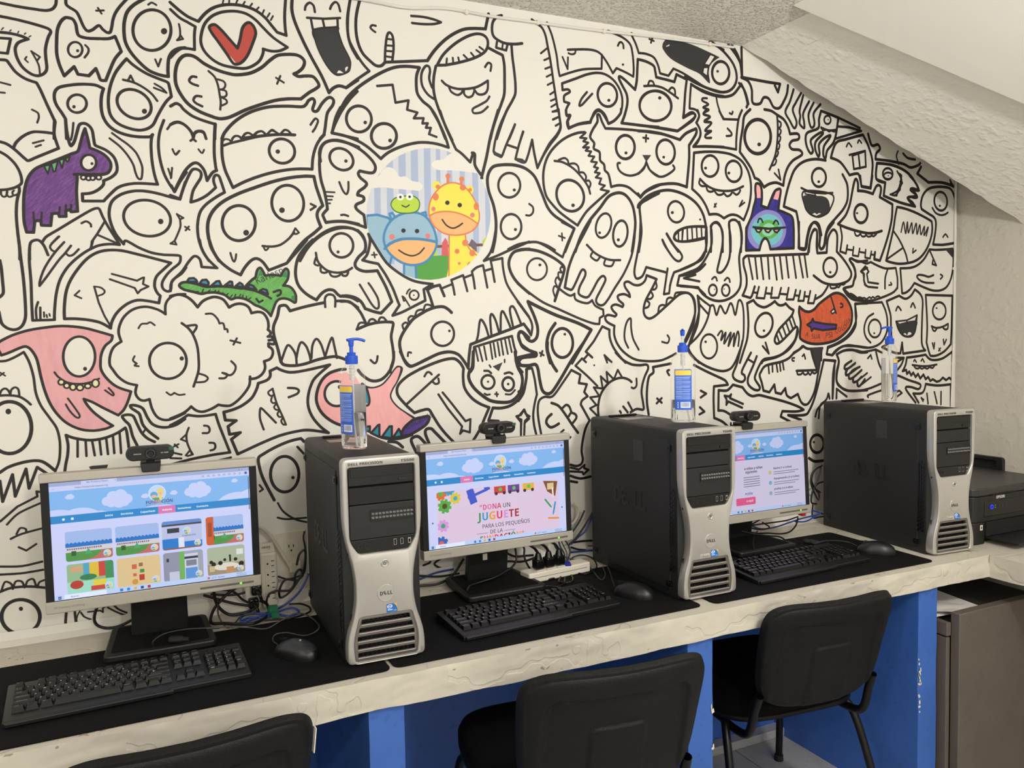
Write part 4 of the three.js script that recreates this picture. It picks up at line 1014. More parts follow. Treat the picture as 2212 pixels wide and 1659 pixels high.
S 8.9:1993 793,2031 781,2073 764,2108 724,2126 685,2126 640,2123 626,2137 614,2155 617,2172 641,2172 686,2161 732,2150 769,2153 780,2171 777,2193 751,2204 717,2204 666,2201 609
S 9.1:2245 607,2255 641,2255 678,2244 727,2247 767,2251 807,2243 836,2214 862,2171 876,2128 873,2089 854,2069 831!,1996 827
E 7.6:2130 840 17.0 -0.1 -0.2 18.4
D:2137 837 2.5 -0.0 -0.0 2.0
E 7.7:2185 840 16.6 -0.1 -0.1 19.4
D:2178 836 2.5 -0.0 -0.0 2.0
S 7.0:2127 803,2136 796,2144 798,2148 808
S 7.1:2180 807,2191 798,2200 802,2203 812
S 8.7:2067 862!,2070 893,2071 921,2064 957,2046 994,2025 1032!,2039 1055,2070 1084
L 7.6:2067 862,2119 894
L 7.6:2073 887,2110 921
S 8.2:2119 894,2108 933,2088 969,2063 997,2027 1024
S 7.8:2119 893,2133 893,2145 924,2161 893,2183 919,2203 886,2214 893,2226 924,2239 879,2250 876,2260 899,2263 952,2259 1009,2242 1052,2223 1090
E 7.6:2112 1030 35 0.9 -0.4 41
D:2098 1014 5.3 0.1 -0.0 4.2
S 7.1:2150 993,2163 979,2170 985,2164 1010,2184 985,2177 1022,2206 985,2195 1031,2220 988,2218 1032,2235 983,2242 1000,2238 1032
S 9.9:2262 733,2277 722,2318 721,2432 715,2558 709!,2566 670,2578 634,2592 621,2602 630,2600 678,2604 705!,2649 702!,2655 652,2672 624,2688 619,2701 639,2699 697!,2731 723,2760 754,2773 778,2761 800,2727 813,2681 818,2631 810,2586 786
S 9.1:2262 733,2264 756,2275 790,2275 824,2258 858!,2291 866!,2299 859,2312 827
L 7.9:2286 729,2303 801
L 7.9:2314 724,2324 799
L 8.0:2340 724,2351 801
L 8.0:2371 720,2378 799
L 8.1:2399 718,2412 802
L 8.1:2426 718,2438 798
L 8.2:2455 717,2467 794
L 8.2:2487 715,2502 795
L 8.3:2516 714,2535 793
L 8.3:2542 714,2556 791
L 7.9:2306 847,2325 849
L 8.0:2331 828,2319 866,2355 868,2365 830
L 8.1:2363 850,2389 852
L 8.1:2391 830,2385 866,2420 866,2432 831
L 8.2:2428 852,2461 854
L 8.2:2467 831,2457 872,2490 872,2501 838
L 8.3:2496 857,2516 859
L 8.3:2522 841,2512 877,2538 877,2544 845
L 8.4:2542 860,2562 862
L 8.4:2570 842,2558 885,2586 886,2596 856
S 9.2:2596 870,2627 856,2648 834,2656 822
S 7.9:2666 821,2672 831,2693 830,2702 822
S 7.9:2697 825,2710 827,2718 819
S 7.9:2722 817,2735 817,2746 808
E 9.2:2667 755 34 -0.5 0.1 35
D:2667 773 6.2 -0.1 0.0 4.6
S 9.6:2278 885!,2306 874!,2325 891,2355 899,2382 890,2403 878!,2420 891,2439 892,2453 886!,2471 901,2490 910!,2482 928,2451 954,2420 980,2402 1013,2412 1028,2435 1019,2470 993,2502 970,2510 988,2494 1024,2463 1053,2412 1075,2354 1085,2343 1094
S 9.2:2278 885,2282 923,2283 966,2277 1010,2260 1053,2245 1090
L 7.5:2412 998,2424 1025
L 7.5:2422 983,2439 1013
L 7.5:2439 967,2455 1002
L 7.5:2455 954,2470 987
L 7.6:2469 939,2486 975
L 7.6:2482 928,2498 964
E 9.4:2353 961 36 9.6 -17.5 41
D:2353 981 5.7 0.1 -0.0 4.4
L 8.1:2347 1035,2375 1062,2360 1023
H orange:2518 898!,2542 913,2566 916,2590 907,2611 889,2652 865,2685 850,2714 850,2744 865,2769 896,2778 930,2770 968,2740 998,2694 1022,2632 1033,2570 1031,2526 1015,2520 997,2524 955,2516 919
C 10.2:2518 898!,2542 913,2566 916,2590 907,2611 889,2652 865,2685 850,2714 850,2744 865,2769 896,2778 930,2770 968,2740 998,2694 1022,2632 1033,2570 1031,2526 1015,2520 997,2524 955,2516 919
L 7.2:2668 856,2696 922
P wall 5.7:2685 906,2693 917,2677 925,2671 916
S 6.5:2719 887,2729 890,2729 899,2719 902
P purpleb 7.9:2554 963,2574 954,2582 941,2588 953,2640 961,2698 965,2696 980,2631 984,2586 977,2576 986,2572 972
K A:2546 1005 8.3 21.2
K SUA:2574 1013 2.7 21.2
K PSI:2644 1012 -4.5 23.0
K COLO:2696 999 -21.0 20.1
K GIA:2742 972 -34 20.2
S 10.0:2856 887,2793 888!,2795 927,2796 968,2770 1002,2723 1029,2656 1049!,2650 1072!,2677 1077!,2698 1059,2736 1045,2787 1046,2857 1054
S 9.8:2516 597,2514 689!,2546 690!,2554 649,2566 613,2586 596,2606 606,2618 638,2614 677,2627 689,2641 671,2651 628,2684 591
S 10.2:2855 727,2820 731,2794 728,2775 721!,2764 726,2786 753,2795 784,2786 803,2778 822,2748 828,2733 834!,2757 859,2791 874,2856 878
S 8.8:2855 754,2825 768,2838 777,2838 802,2849 821
S 8.0:2761 859,2769 851,2784 856
S 8.1:2782 867,2793 862,2806 868
S 8.1:2808 871,2819 865,2834 870
F black:2574 1050,2629 1050,2628 1097,2591 1102
S 9.8:2490 1063,2518 1051,2536 1040!,2554 1049,2578 1051,2629 1050
S 9.0:2023 1031,2035 1054,2063 1077,2098 1096,2144 1112,2176 1116,2205 1108,2227 1083,2246 1049,2257 1014
S 9.0:2049 1091,2097 1113,2140 1131,2179 1148,2192 1164!,2132 1167!,2130 1211,2132 1275!,2167 1290,2189 1307
S 9.2:2246 1049,2231 1095,2214 1129,2223 1147,2252 1157,2267 1148,2264 1134,2253 1126,2260 1107,2294 1057
L 8.0:2281 1079,2309 1093
S 9.3:2320 1070,2305 1100,2290 1126,2280 1146,2282 1167,2305 1185,2327 1189,2333 1178,2312 1150,2316 1130,2335 1098,2354 1081,2393 1077,2435 1066,2470 1043,2498 1014,2508 978
S 9.5:2532 1040!,2514 1053,2490 1065,2466 1082,2431 1093,2362 1104,2339 1125,2333 1139,2342 1163,2350 1192!,2377 1199!,2400 1173!,2406 1202!,2431 1208!,2451 1188!,2458 1214,2478 1225!,2510 1212!,2526 1242,2546 1253,2566 1244,2591 1205,2607 1145,2627 1050!
F black:2574 1050,2629 1049,2607 1132,2587 1092
S 8.5:2572 1050,2582 1082,2601 1126
L 7.4:2373 1105,2376 1132
L 7.5:2391 1103,2392 1127
L 7.5:2410 1101,2415 1128
L 7.5:2425 1098,2429 1125
L 7.5:2439 1097,2444 1121
L 9.2:2504 1128,2601 1129
S 7.7:2506 1131,2510 1141,2526 1141,2534 1134
S 7.7:2536 1136,2542 1143,2554 1142,2558 1135
S 7.8:2560 1137,2570 1145,2578 1134
S 7.8:2580 1136,2591 1141,2603 1135
S 6.9:2494 1081,2484 1082,2484 1090,2492 1092
L 7.0:2532 1076,2540 1069,2546 1086
S 9.5:2152 1181!,2183 1184,2197 1179,2214 1165!,2256 1176!,2278 1199,2301 1209,2331 1207,2373 1217,2450 1237,2510 1257,2538 1271!,2502 1275,2437 1270!,2429 1289!,2474 1310
S 9.1:2152 1181,2150 1251!,2175 1254,2204 1270,2233 1293,2255 1307
L 8.4:2258 1234,2201 1211,2206 1198,2197 1205,2177 1201,2186 1214,2185 1233,2193 1222,2254 1247
L 8.3:2076 1179,2099 1190,2076 1202
L 8.3:2072 1235,2091 1251,2070 1259
L 7.8:2204 1298,2204 1307,2218 1308
S 10.0:2526 1307,2464 1286!,2542 1290,2566 1274,2591 1230,2611 1175,2636 1093!,2694 1098!,2682 1148,2680 1237
S 8.6:2595 1299,2607 1271,2649 1239,2659 1218,2665 1237
S 8.6:2611 1306,2618 1262,2636 1248
E 10.7:2603 1400 33 2.5 0.0 33
D:2588 1393 5.7 0.4 0.0 4.3
S 10.7:2564 1450,2591 1464,2632 1465
S 10.3:2700 1075!,2736 1062,2779 1060,2822 1071,2857 1071
S 10.2:2700 1075,2711 1102,2701 1148,2703 1179,2737 1206,2780 1214,2858 1215
S 9.5:2775 1101,2743 1116,2741 1130!,2758 1129,2794 1111
S 9.5:2754 1132,2747 1150,2762 1151,2784 1136,2818 1125
S 9.6:2762 1154,2764 1167,2784 1164,2827 1138
S 9.6:2784 1167,2786 1180,2805 1178,2827 1163
S 9.7:2805 1181,2810 1197,2823 1194,2845 1173
L 8.7:2699 1238,2701 1203,2750 1233
S 10.0:2258 20,2260 119!,2352 122,2429 123!,2419 152!,2405 131
S 9.9:2257 120,2286 129,2302 155,2306 199,2338 199,2355 177,2378 179,2399 205,2426 205,2446 180,2460 153,2465 124
S 9.1:2216 16,2242 47,2254 80,2259 119
S 9.7:2247 140,2267 158,2283 202,2279 217
S 9.0:2491 135,2474 178,2453 216,2473 245,2494 269,2505 247,2487 207,2501 180,2526 144
S 9.1:2536 151,2519 204,2522 225,2519 251,2540 265,2540 244,2536 213,2564 169
S 9.2:2585 172,2561 216,2571 257,2586 255,2589 239,2586 208,2618 174
S 9.9:2621 197,2611 227,2607 259,2557 279,2547 301,2554 331,2571 351,2582 340,2571 309,2586 292,2621 273,2629 278,2596 307,2593 334,2607 359,2614 348,2611 317,2636 293,2665 280,2661 291,2636 320,2632 352,2643 362,2651 335,2680 306,2694 273,2705 213!,2621 197
E 7.5:2652 226 16.0 -1.4 0.0 14.8
D:2655 225 2.9 -0.3 0.0 2.1
S 6.9:2621 255,2658 262,2694 257
S 6.2:2621 258,2632 265,2647 261
S 6.2:2649 263,2661 267,2672 261
S 6.3:2674 264,2687 265,2694 259
L 9.0:2705 245,2761 243,2821 251,2694 289
L 9.0:2705 213,2814 241
C 10.3:2829 264!,2860 308,2880 367,2869 456!,2823 453!,2811 415,2799 408,2762 416!,2717 373,2669 360!,2694 305,2746 287
S 7.0:2746 314,2757 300,2772 312
S 7.1:2803 296,2810 285,2822 295
P wall 8.5:2776 344,2841 323,2845 380,2784 393
L 8.4:2807 337,2815 388
L 8.4:2761 343,2841 322
S 10.5:2856 259,2875 299,2906 294,2918 309,2899 327,2895 349!,2962 350,3042 356,3083 367,3124 356,3137 347
S 7.4:3014 310,3006 330,3018 358
S 9.5:3042 317,3067 332,3108 335
C 11.0:2903 363!,2986 365,3067 388,3117 430,3126 453!,3084 452,3118 473,3068 484,3110 514!,3028 503,2939 482!,2947 432!,2900 421
E 8.7:2960 399 26.2 -1.6 0.2 21.1
D:2963 406 3.2 -0.2 0.0 2.2
S 8.1:3010 386,3031 413,3027 447,3003 476,2975 475
S 6.8:3023 394,3035 401,3031 413
S 6.8:3031 416,3039 429,3027 438
S 6.8:3027 441,3027 455,3015 462
S 11.3:3141 361,3121 388!,3184 418!,3260 414,3326 424!,3312 411
S 10.2:2727 416,2749 448,2754 484,2749 515,2728 545,2692 577,2657 609,2643 643,2637 674,2624 690,2614 680,2616 644,2609 611,2592 594
S 10.7:2778 467,2788 435,2797 429,2805 445,2805 471!,2840 471,2882 478!,2899 450,2914 444,2925 456,2918 488!,2952 500,2986 512!,2983 566,2968 620,2946 674,2921 726!,2891 721!,2895 695
S 10.4:2778 467,2764 522,2746 559,2728 578,2705 597!,2750 609,2804 619,2859 625,2896 622,2930 614
E 11.2:2821 554 34 -1.4 0.2 34
D:2801 553 5.5 -0.2 0.0 3.9
S 7.4:2789 624,2795 635,2808 636,2817 629
S 7.5:2819 629,2828 638,2844 636,2846 630
S 7.5:2848 632,2859 638,2874 635,2878 629
S 7.6:2876 631,2885 636,2896 631,2902 626
S 8.5:2717 607,2725 641,2721 672,2716 696!,2745 703!,2752 673
L 7.4:2753 688,2779 690
L 7.5:2784 678,2779 709,2808 712,2815 683
L 7.5:2819 696,2841 698
L 7.6:2846 687,2843 716,2869 719,2876 692
L 7.6:2876 704,2891 705
S 8.8:2817 415,2823 455!,2871 459!,2880 411
S 8.5:2898 405,2900 422!,2947 432!,2940 482!,3009 500,3111 515!,3095 498,3069 486,3079 478,3106 482,3122 478,3110 462,3084 450,3098 445,3132 452!,3118 429,3078 399
E 7.6:2962 406 22.8 -1.4 0.1 12.0
S 7.7:3031 402,3028 429,3012 459,2974 476
S 7.1:3033 410,3035 418,3026 424
S 7.1:3029 426,3033 437,3024 445
S 7.1:3022 448,3024 456,3013 465
S 7.1:3011 468,3009 478,2993 477
C 10.0:3011 521!,3048 524,3107 536,3167 554,3204 568!,3208 598,3200 634,3177 676,3141 710,3097 728,3031 736,2984 732,2954 725!,2969 679,2991 608,3002 554
S 8.5:2991 611,3022 642,3046 674,3062 701,3072 730
L 7.8:2954 722,3046 674
S 6.6:3034 615,3047 577,3059 619,3068 576,3074 616,3092 578,3098 618,3117 579,3122 620,3137 584,3144 621,3163 589,3162 623,3184 591,3174 625
L 6.6:3101 676,3099 693,3117 682
S 10.3:3147 523,3142 504,3154 468,3186 442,3234 432,3288 431,3317 440,3336 470,3341 495,3340 565,3339 648!,3270 657,3213 657!,3225 611,3228 570,3216 551,3187 539,3147 523!
E 9.5:3255 487 37 -4.0 5.2 36
D:3250 505 6.2 -0.3 0.1 4.2
S 8.1:3207 515,3227 534,3256 541,3281 537,3297 529
S 7.5:3270 627,3284 615,3298 626
S 9.5:3133 393,3185 418!,3246 414,3292 416,3327 427!,3308 402
S 9.4:3193 677!,3230 678,3283 675,3327 671!,3332 707,3330 749,3318 792,3294 823,3257 837,3211 837,3162 825,3110 809!,3087 832,3063 846,3042 849!,3031 753!,3090 750,3129 738,3165 713,3193 677
F black:3283 674,3329 670,3330 709,3308 693
L 8.1:3193 679,3233 739,3210 734,3214 717
S 8.6:3217 777,3190 784,3162 779,3134 777,3124 785,3142 799,3174 807,3219 808
S 7.5:3258 774,3270 781,3258 792
S 8.8:3016 830,3016 794,3006 752!,2954 755,2916 747,2886 737,2873 732!,2849 738,2823 730!,2801 732,2775 720!
S 8.7:2775 720,2763 726,2783 744,2794 770,2785 804,2776 823,2743 828,2733 832!
S 8.3:2963 757,2950 790,2949 831
L 8.1:2913 813,2860 808,2853 777,2862 768,2845 748,2821 768,2834 775,2842 817,2860 825,2909 828
S 6.5:2979 808,2985 816,2970 818
S 9.1:2734 832!,2762 852,2794 868,2834 876,2883 876,2937 864,2992 846,3015 828!
S 6.8:2760 852,2770 851,2776 857
S 6.8:2780 860,2788 857,2798 864
S 6.9:2804 868,2814 864,2824 870
S 6.9:2828 870,2838 866,2849 870
S 6.9:2855 870,2867 864,2875 868
S 7.0:2877 868,2885 863,2894 867
S 7.0:2900 864,2912 860,2921 863
S 8.9:2792 890!,2859 886,2933 883!,2954 918,2963 956,2959 998,2934 1033,2897 1050,2852 1054,2795 1046,2755 1042,2715 1052,2680 1077!,2651 1073!,2655 1046!,2707 1031,2755 1006,2787 972,2800 937,2792 890
S 8.3:2888 926,2859 940,2843 967,2841 993,2852 1017,2874 1035
E 8.4:2896 982 33 0.5 0.3 34
D:2893 1000 5.0 0.1 0.0 3.6
C 9.7:2958 879!,3026 858!,3060 870,3091 858,3112 834!,3143 852,3157 879,3155 941,3154 1042,3175 1073!,3050 1082!,3044 1039!,3035 1080!,3002 1077,2935 1054!,2981 1029,2982 969,2980 933,2967 900
S 7.9:3009 915,3020 900,3037 914
S 8.0:3091 902,3102 887,3115 905
P wall 6.6:3010 957,3070 953,3126 934,3116 958,3027 969
F black:3018 969,3122 955,3116 995,3097 1013,3071 1015,3045 1006,3027 987
S 8.0:3010 957,3023 987,3045 1009,3071 1017,3101 1013,3118 989,3126 934
L 6.5:3068 953,3072 967
F wall:3051 1006,3062 1003,3071 1011,3079 1000,3092 1001,3094 1008,3071 1012
C 9.8:3174 855!,3328 858!,3326 986,3322 1052!,3286 1079,3245 1094,3213 1096,3200 1089,3181 1042!,3184 972
E 9.0:3253 918 38 0.3 0.5 34
D:3237 907 5.4 0.0 0.1 3.7
S 8.4:3209 978,3234 985,3270 982,3305 970!,3303 989,3287 992,3275 984
S 8.2:3211 980,3218 994,3230 997,3241 986
L 7.5:3215 1045,3224 1068,3227 1045
L 7.6:3278 1032,3283 1053,3296 1033
L 6.0:3251 1077,3263 1066
L 6.0:3253 1067,3260 1077
C 9.8:3071 1098!,3124 1095,3177 1090!,3200 1108,3231 1113,3277 1107,3332 1082!,3332 1197!,3315 1187!,3297 1196!,3278 1185!,3260 1197!,3242 1200!,3219 1189!,3205 1195!,3192 1179!,3178 1187!,3165 1168!,3147 1183!,3134 1164!,3121 1176!,3107 1158!,3096 1169!,3085 1153!,3072 1162!,3068 1146!,3048 1150!,3063 1128
S 8.2:3102 1128,3151 1134,3196 1135,3241 1131
S 7.4:3111 1132,3122 1142,3138 1143
S 7.4:3140 1138,3156 1145,3169 1141
S 7.5:3171 1141,3187 1146,3198 1140
S 7.5:3200 1140,3218 1144,3229 1134
L 6.6:3109 1114,3115 1107,3124 1118
L 6.7:3151 1114,3159 1105,3169 1119
S 9.0:2700 1074!,2739 1062,2795 1062,2836 1069,2901 1062!,2935 1075
S 8.8:2700 1074,2710 1101,2700 1138,2700 1176,2720 1197,2772 1214,2828 1214,2878 1207,2936 1192
S 7.5:2773 1101,2743 1119,2739 1129,2755 1131,2795 1109
S 7.5:2747 1134,2745 1151,2759 1153,2816 1125
S 7.6:2763 1155,2765 1167,2784 1165,2828 1137
S 7.6:2782 1168,2784 1181,2800 1180,2857 1150
S 7.6:2804 1182,2808 1197,2824 1194,2877 1166
L 7.7:2860 1094,2875 1082,2881 1097
S 9.2:2901 1064,2918 1114,2937 1144
L 9.4:3013 1097,3054 1098,3016 1114
S 9.4:3054 1100,3041 1124,3016 1147
S 9.6:3016 1171!,3025 1167,3081 1186,3143 1204,3148 1217,3134 1224,3099 1215,3068 1213,3073 1229,3122 1277
S 10.0:3179 1206!,3247 1215,3325 1214!,3326 1301
S 9.7:3179 1206,3170 1230,3152 1242,3108 1240!,3139 1278
L 8.3:3186 1244,3193 1285
L 8.3:3229 1240,3245 1287
L 8.4:3268 1241,3268 1292
L 6.7:3168 1268,3153 1259,3164 1274
S 8.4:2936 1219,2898 1226,2861 1235,2863 1242
L 8.0:3015 1249,3045 1235,3030 1225,3017 1229
L 8.1:2681 1236,2692 1100,2638 1093
L 8.1:2700 1237,2700 1202,2752 1234
S 10.3:2643 371,2591 370,2535 384,2496 413,2472 459,2456 503,2445 545!,2503 560!,2513 604,2517 690!,2547 691,2559 641,2575 605,2591 594,2611 603,2623 639
S 9.8:2563 701,2569 656,2583 625,2595 620,2603 634,2603 700
E 9.7:2611 434 34 -2.1 0.1 33
D:2610 449 6.5 -0.4 0.0 4.8
S 8.3:2527 476,2571 487,2644 489
F black:2541 502,2644 503,2664 547,2632 569,2599 575,2563 563,2543 537
C 7.0:2541 487,2543 537,2563 563,2599 575,2632 569,2664 547,2676 492
P wall 4.9:2545 487,2591 492,2595 499,2545 496
F wall:2579 566,2591 561,2601 566,2611 561,2623 562,2599 571
L 7.7:2571 488,2591 490,2633 489,2678 485
F wall:2598 495,2664 494,2661 498,2600 500
S 9.4:2125 18,2143 23,2186 46,2223 80,2237 117,2229 148,2204 170,2167 178,2124 173,2069 160,2022 144
E 9.9:2169 114 36 -4.1 -0.3 37
D:2156 111 5.5 -0.6 -0.0 4.3
S 9.5:2202 18,2236 50,2256 81,2260 120
S 9.5:2046 165,2099 185,2166 193,2216 183,2245 156,2256 141!,2276 172,2287 205
`.trim().split('\n');
const INK = '#1c1614';
const PAL = { wall: '#e8e4db', purple: ['#683a84', '#8f62a6', '#532a6c'], pink: ['#e4a6aa', '#eab4b6', '#da969e'], green: ['#5fa850', '#86c26c', '#4a8f44'], plate: '#5fb478', red: '#bb463c', black: '#2c2d2f', dgreen: '#357f4e', blue: '#2f86b8', pinkb: ['#f2adae', '#f6bcbb', '#ea9d9f'], teal: '#1d889f', purpleb: ['#4c2b8a', '#6a48a6', '#3a1f70'], navy: ['#2b2486', '#4a44a8', '#201a6a'], lilac: '#8b88c8', cyan: '#70bcc6', grn: '#5caa4a', mint: '#90d0aa', orange: ['#c8532f', '#da7048', '#b04324'], sand: '#eadb9e', sky: '#d2d5de', skyb: '#a9b8d4', hill: '#4f9d3a', brown: '#70493e', fred: '#d45c5c', fpur: '#705c6c', flime: '#b4cc44', hippo: '#96bad0', muzzle: '#f0b678', cheek: '#e07c7c', frog: '#b8d43c', frogw: '#f4f1ea', gir: '#f4e052', spot: '#e07e52', tooth: '#efebe2', ytooth: '#ebe3b6' };
const STROKE = { H: '#4183b4', G: '#2d6e34', O: '#dd7a4c' };
function pathOf(c, spec, closed) {
  const pts = spec.split(',').map((s) => { const corner = s.endsWith('!'); const [x, y] = (corner ? s.slice(0, -1) : s).split(' ').map(Number); return { x, y, corner }; });
  const n = pts.length, get = (i) => pts[((i % n) + n) % n];
  c.beginPath(); c.moveTo(pts[0].x, pts[0].y);
  const last = closed ? n : n - 1;
  for (let i = 0; i < last; i++) {
    const a = get(i), b = get(i + 1);
    const p0 = a.corner || (!closed && i === 0) ? a : get(i - 1), p3 = b.corner || (!closed && i === n - 2) ? b : get(i + 2);
    c.bezierCurveTo(a.x + (b.x - p0.x) / 6 * (a.corner ? 0 : 1), a.y + (b.y - p0.y) / 6 * (a.corner ? 0 : 1), b.x - (p3.x - a.x) / 6 * (b.corner ? 0 : 1), b.y - (p3.y - a.y) / 6 * (b.corner ? 0 : 1), b.x, b.y);
  }
  if (closed) c.closePath();
  return pts;
}
function polyOf(c, spec, closed) { const p = spec.split(',').map((s) => s.replace('!', '').split(' ').map(Number)); c.beginPath(); p.forEach(([x, y], i) => (i ? c.lineTo(x, y) : c.moveTo(x, y))); if (closed) c.closePath(); return p; }
function ell(c, nums) { const [x, y, ax, ay, bx2, by] = nums.split(' ').map(Number); c.beginPath(); for (let i = 0; i <= 48; i++) { const t = (i / 48) * 2 * Math.PI, C = Math.cos(t), S = Math.sin(t); const px = x + ax * C + bx2 * S, py = y + ay * C + by * S; i ? c.lineTo(px, py) : c.moveTo(px, py); } c.closePath(); }
function drawMural(c) {
  c.lineCap = 'round'; c.lineJoin = 'round';
  for (const row of MURAL) {
    const k = row.indexOf(':'), head = row.slice(0, k).split(' '), body = row.slice(k + 1), kind = head[0][0], ink = STROKE[head[0][1]] || INK;
    c.strokeStyle = ink; c.fillStyle = INK;
    if (kind === 'S') { c.lineWidth = +head[1]; pathOf(c, body, false); c.stroke(); }
    else if (kind === 'C') { c.lineWidth = +head[1]; pathOf(c, body, true); c.stroke(); }
    else if (kind === 'L') { c.lineWidth = +head[1]; polyOf(c, body, false); c.stroke(); }
    else if (kind === 'E') { c.lineWidth = +head[1]; ell(c, body); c.stroke(); }
    else if (kind === 'D') { ell(c, body); c.fill(); }
    else if (kind === 'O') { ell(c, body); c.fillStyle = PAL[head[1]]; c.fill(); if (+head[2] > 2.1) { c.lineWidth = +head[2]; c.stroke(); } }
    else if (kind === 'F') { const many = body.split(',').length > 6; many ? pathOf(c, body, true) : polyOf(c, body, true); const col = PAL[head[1]]; c.fillStyle = Array.isArray(col) ? col[0] : col; c.fill(); }
    else if (kind === 'P') { polyOf(c, body, true); const col = PAL[head[1]]; c.fillStyle = Array.isArray(col) ? col[0] : col; c.fill(); if (head[1] === 'hippo') c.strokeStyle = STROKE.H; c.lineWidth = +head[2]; c.stroke(); }
    else if (kind === 'H') {                                            // felt pen colouring: base tone and overlapping strokes of the same pen
      const col = PAL[head[1]]; const pts = pathOf(c, body, true); c.save(); c.fillStyle = col[0]; c.fill(); c.clip();
      let x0 = 1e9, x1 = -1e9, y0 = 1e9, y1 = -1e9; for (const p of pts) { x0 = Math.min(x0, p.x); x1 = Math.max(x1, p.x); y0 = Math.min(y0, p.y); y1 = Math.max(y1, p.y); }
      const r = rng(Math.round(x0 * 7 + y0)), soft = head[1] === 'pink' || head[1] === 'pinkb', n = Math.round(((x1 - x0) * (y1 - y0)) / (soft ? 160 : 45));
      for (let i = 0; i < n; i++) {
        const x = x0 + r() * (x1 - x0), y = y0 + r() * (y1 - y0), a = (soft ? 1.5 : head[1] === 'orange' ? 1.35 : -0.9) + (r() - 0.5) * 0.7, l = 8 + r() * (soft ? 60 : 24);
        c.globalAlpha = soft ? 0.16 : 0.3; c.strokeStyle = col[1 + (r() > 0.55 ? 1 : 0)]; c.lineWidth = soft ? 5 + r() * 6 : 1.2 + r() * 2.2; c.beginPath(); c.moveTo(x, y); c.lineTo(x + Math.cos(a) * l, y + Math.sin(a) * l); c.stroke();
      }
      c.restore();
    } else if (kind === 'X') { c.save(); ell(c, body); c.clip(); }
    else if (kind === 'Z') c.restore();
    else if (kind === 'K') { const [x, y, a, s] = body.split(' ').map(Number); c.save(); c.translate(x, y); c.rotate((a * Math.PI) / 180); c.fillStyle = '#17202a'; c.font = `${(s * 1.15).toFixed(1)}px sans-serif`; c.fillText(head[1], 0, 0); c.restore(); }
  }
}
{
  const back = struct('wall_back', planar(bx(5.4, 2.55, 0.15, -0.1, 1.23, -0.0765)), M.wall, null, 'white wall painted all over with black outline monsters');
  const SPAN = 1.69;
  for (let i = 0; i < 2; i++) {
    const N = 2048, sc = N / (SPAN * 1000);
    const t = canvasTex(N, N, (c) => { c.fillStyle = PAL.wall; c.fillRect(0, 0, N, N); c.scale(sc, sc); c.translate(-i * SPAN * 1000, 0); drawMural(c); });
    const m = std({ map: t, roughness: 0.6, bumpMap: texWall.clone(), bumpScale: 0.0012 });
    const w = i ? SIDE - (-0.92 + SPAN) : SPAN, g = new THREE.PlaneGeometry(w, SPAN); const uv = g.attributes.uv; for (let q = 0; q < 4; q++) uv.setX(q, uv.getX(q) * (w / SPAN));
    const mesh = part('mural_panel', g, m, back, -0.92 + i * SPAN + w / 2, DESK + 1.68 - SPAN / 2, 0); mesh.userData.label = 'mural of outlined monsters';
  }
}

// ---------- unseen ceiling lamps, placed to light the mural wall and stair underside ----------
const lampWord = ['nearest the mural wall', 'towards the left wall', 'towards the back of the room'];
LAMP.spots.forEach(([x, z, power], i) => {
  const o = thing('unseen_ceiling_lamp', 'unseen white globe ceiling lamp ' + lampWord[i], 'lamp', [x, CEIL, z], 0, 'ceiling lamps out of view');
  obj('ceiling_rose', [cyl(0.06, 0.065, 0.02, 0, -0.0105, 0, 32), cyl(0.02, 0.02, 0.05, 0, -0.04, 0)], M.white, o);
  obj('globe', at(new THREE.SphereGeometry(LAMP.r, 32, 20), 0, -LAMP.drop, 0), std({ color: 0xffffff, emissive: new THREE.Color(...LAMP.color), emissiveIntensity: LAMP.glow, roughness: 0.5 }), o);
  const l = new THREE.PointLight(new THREE.Color(...LAMP.color), power, 0, 2); l.position.set(0, -LAMP.drop, 0); l.castShadow = true; l.shadow.radius = LAMP.r / 0.02; o.add(l);
});

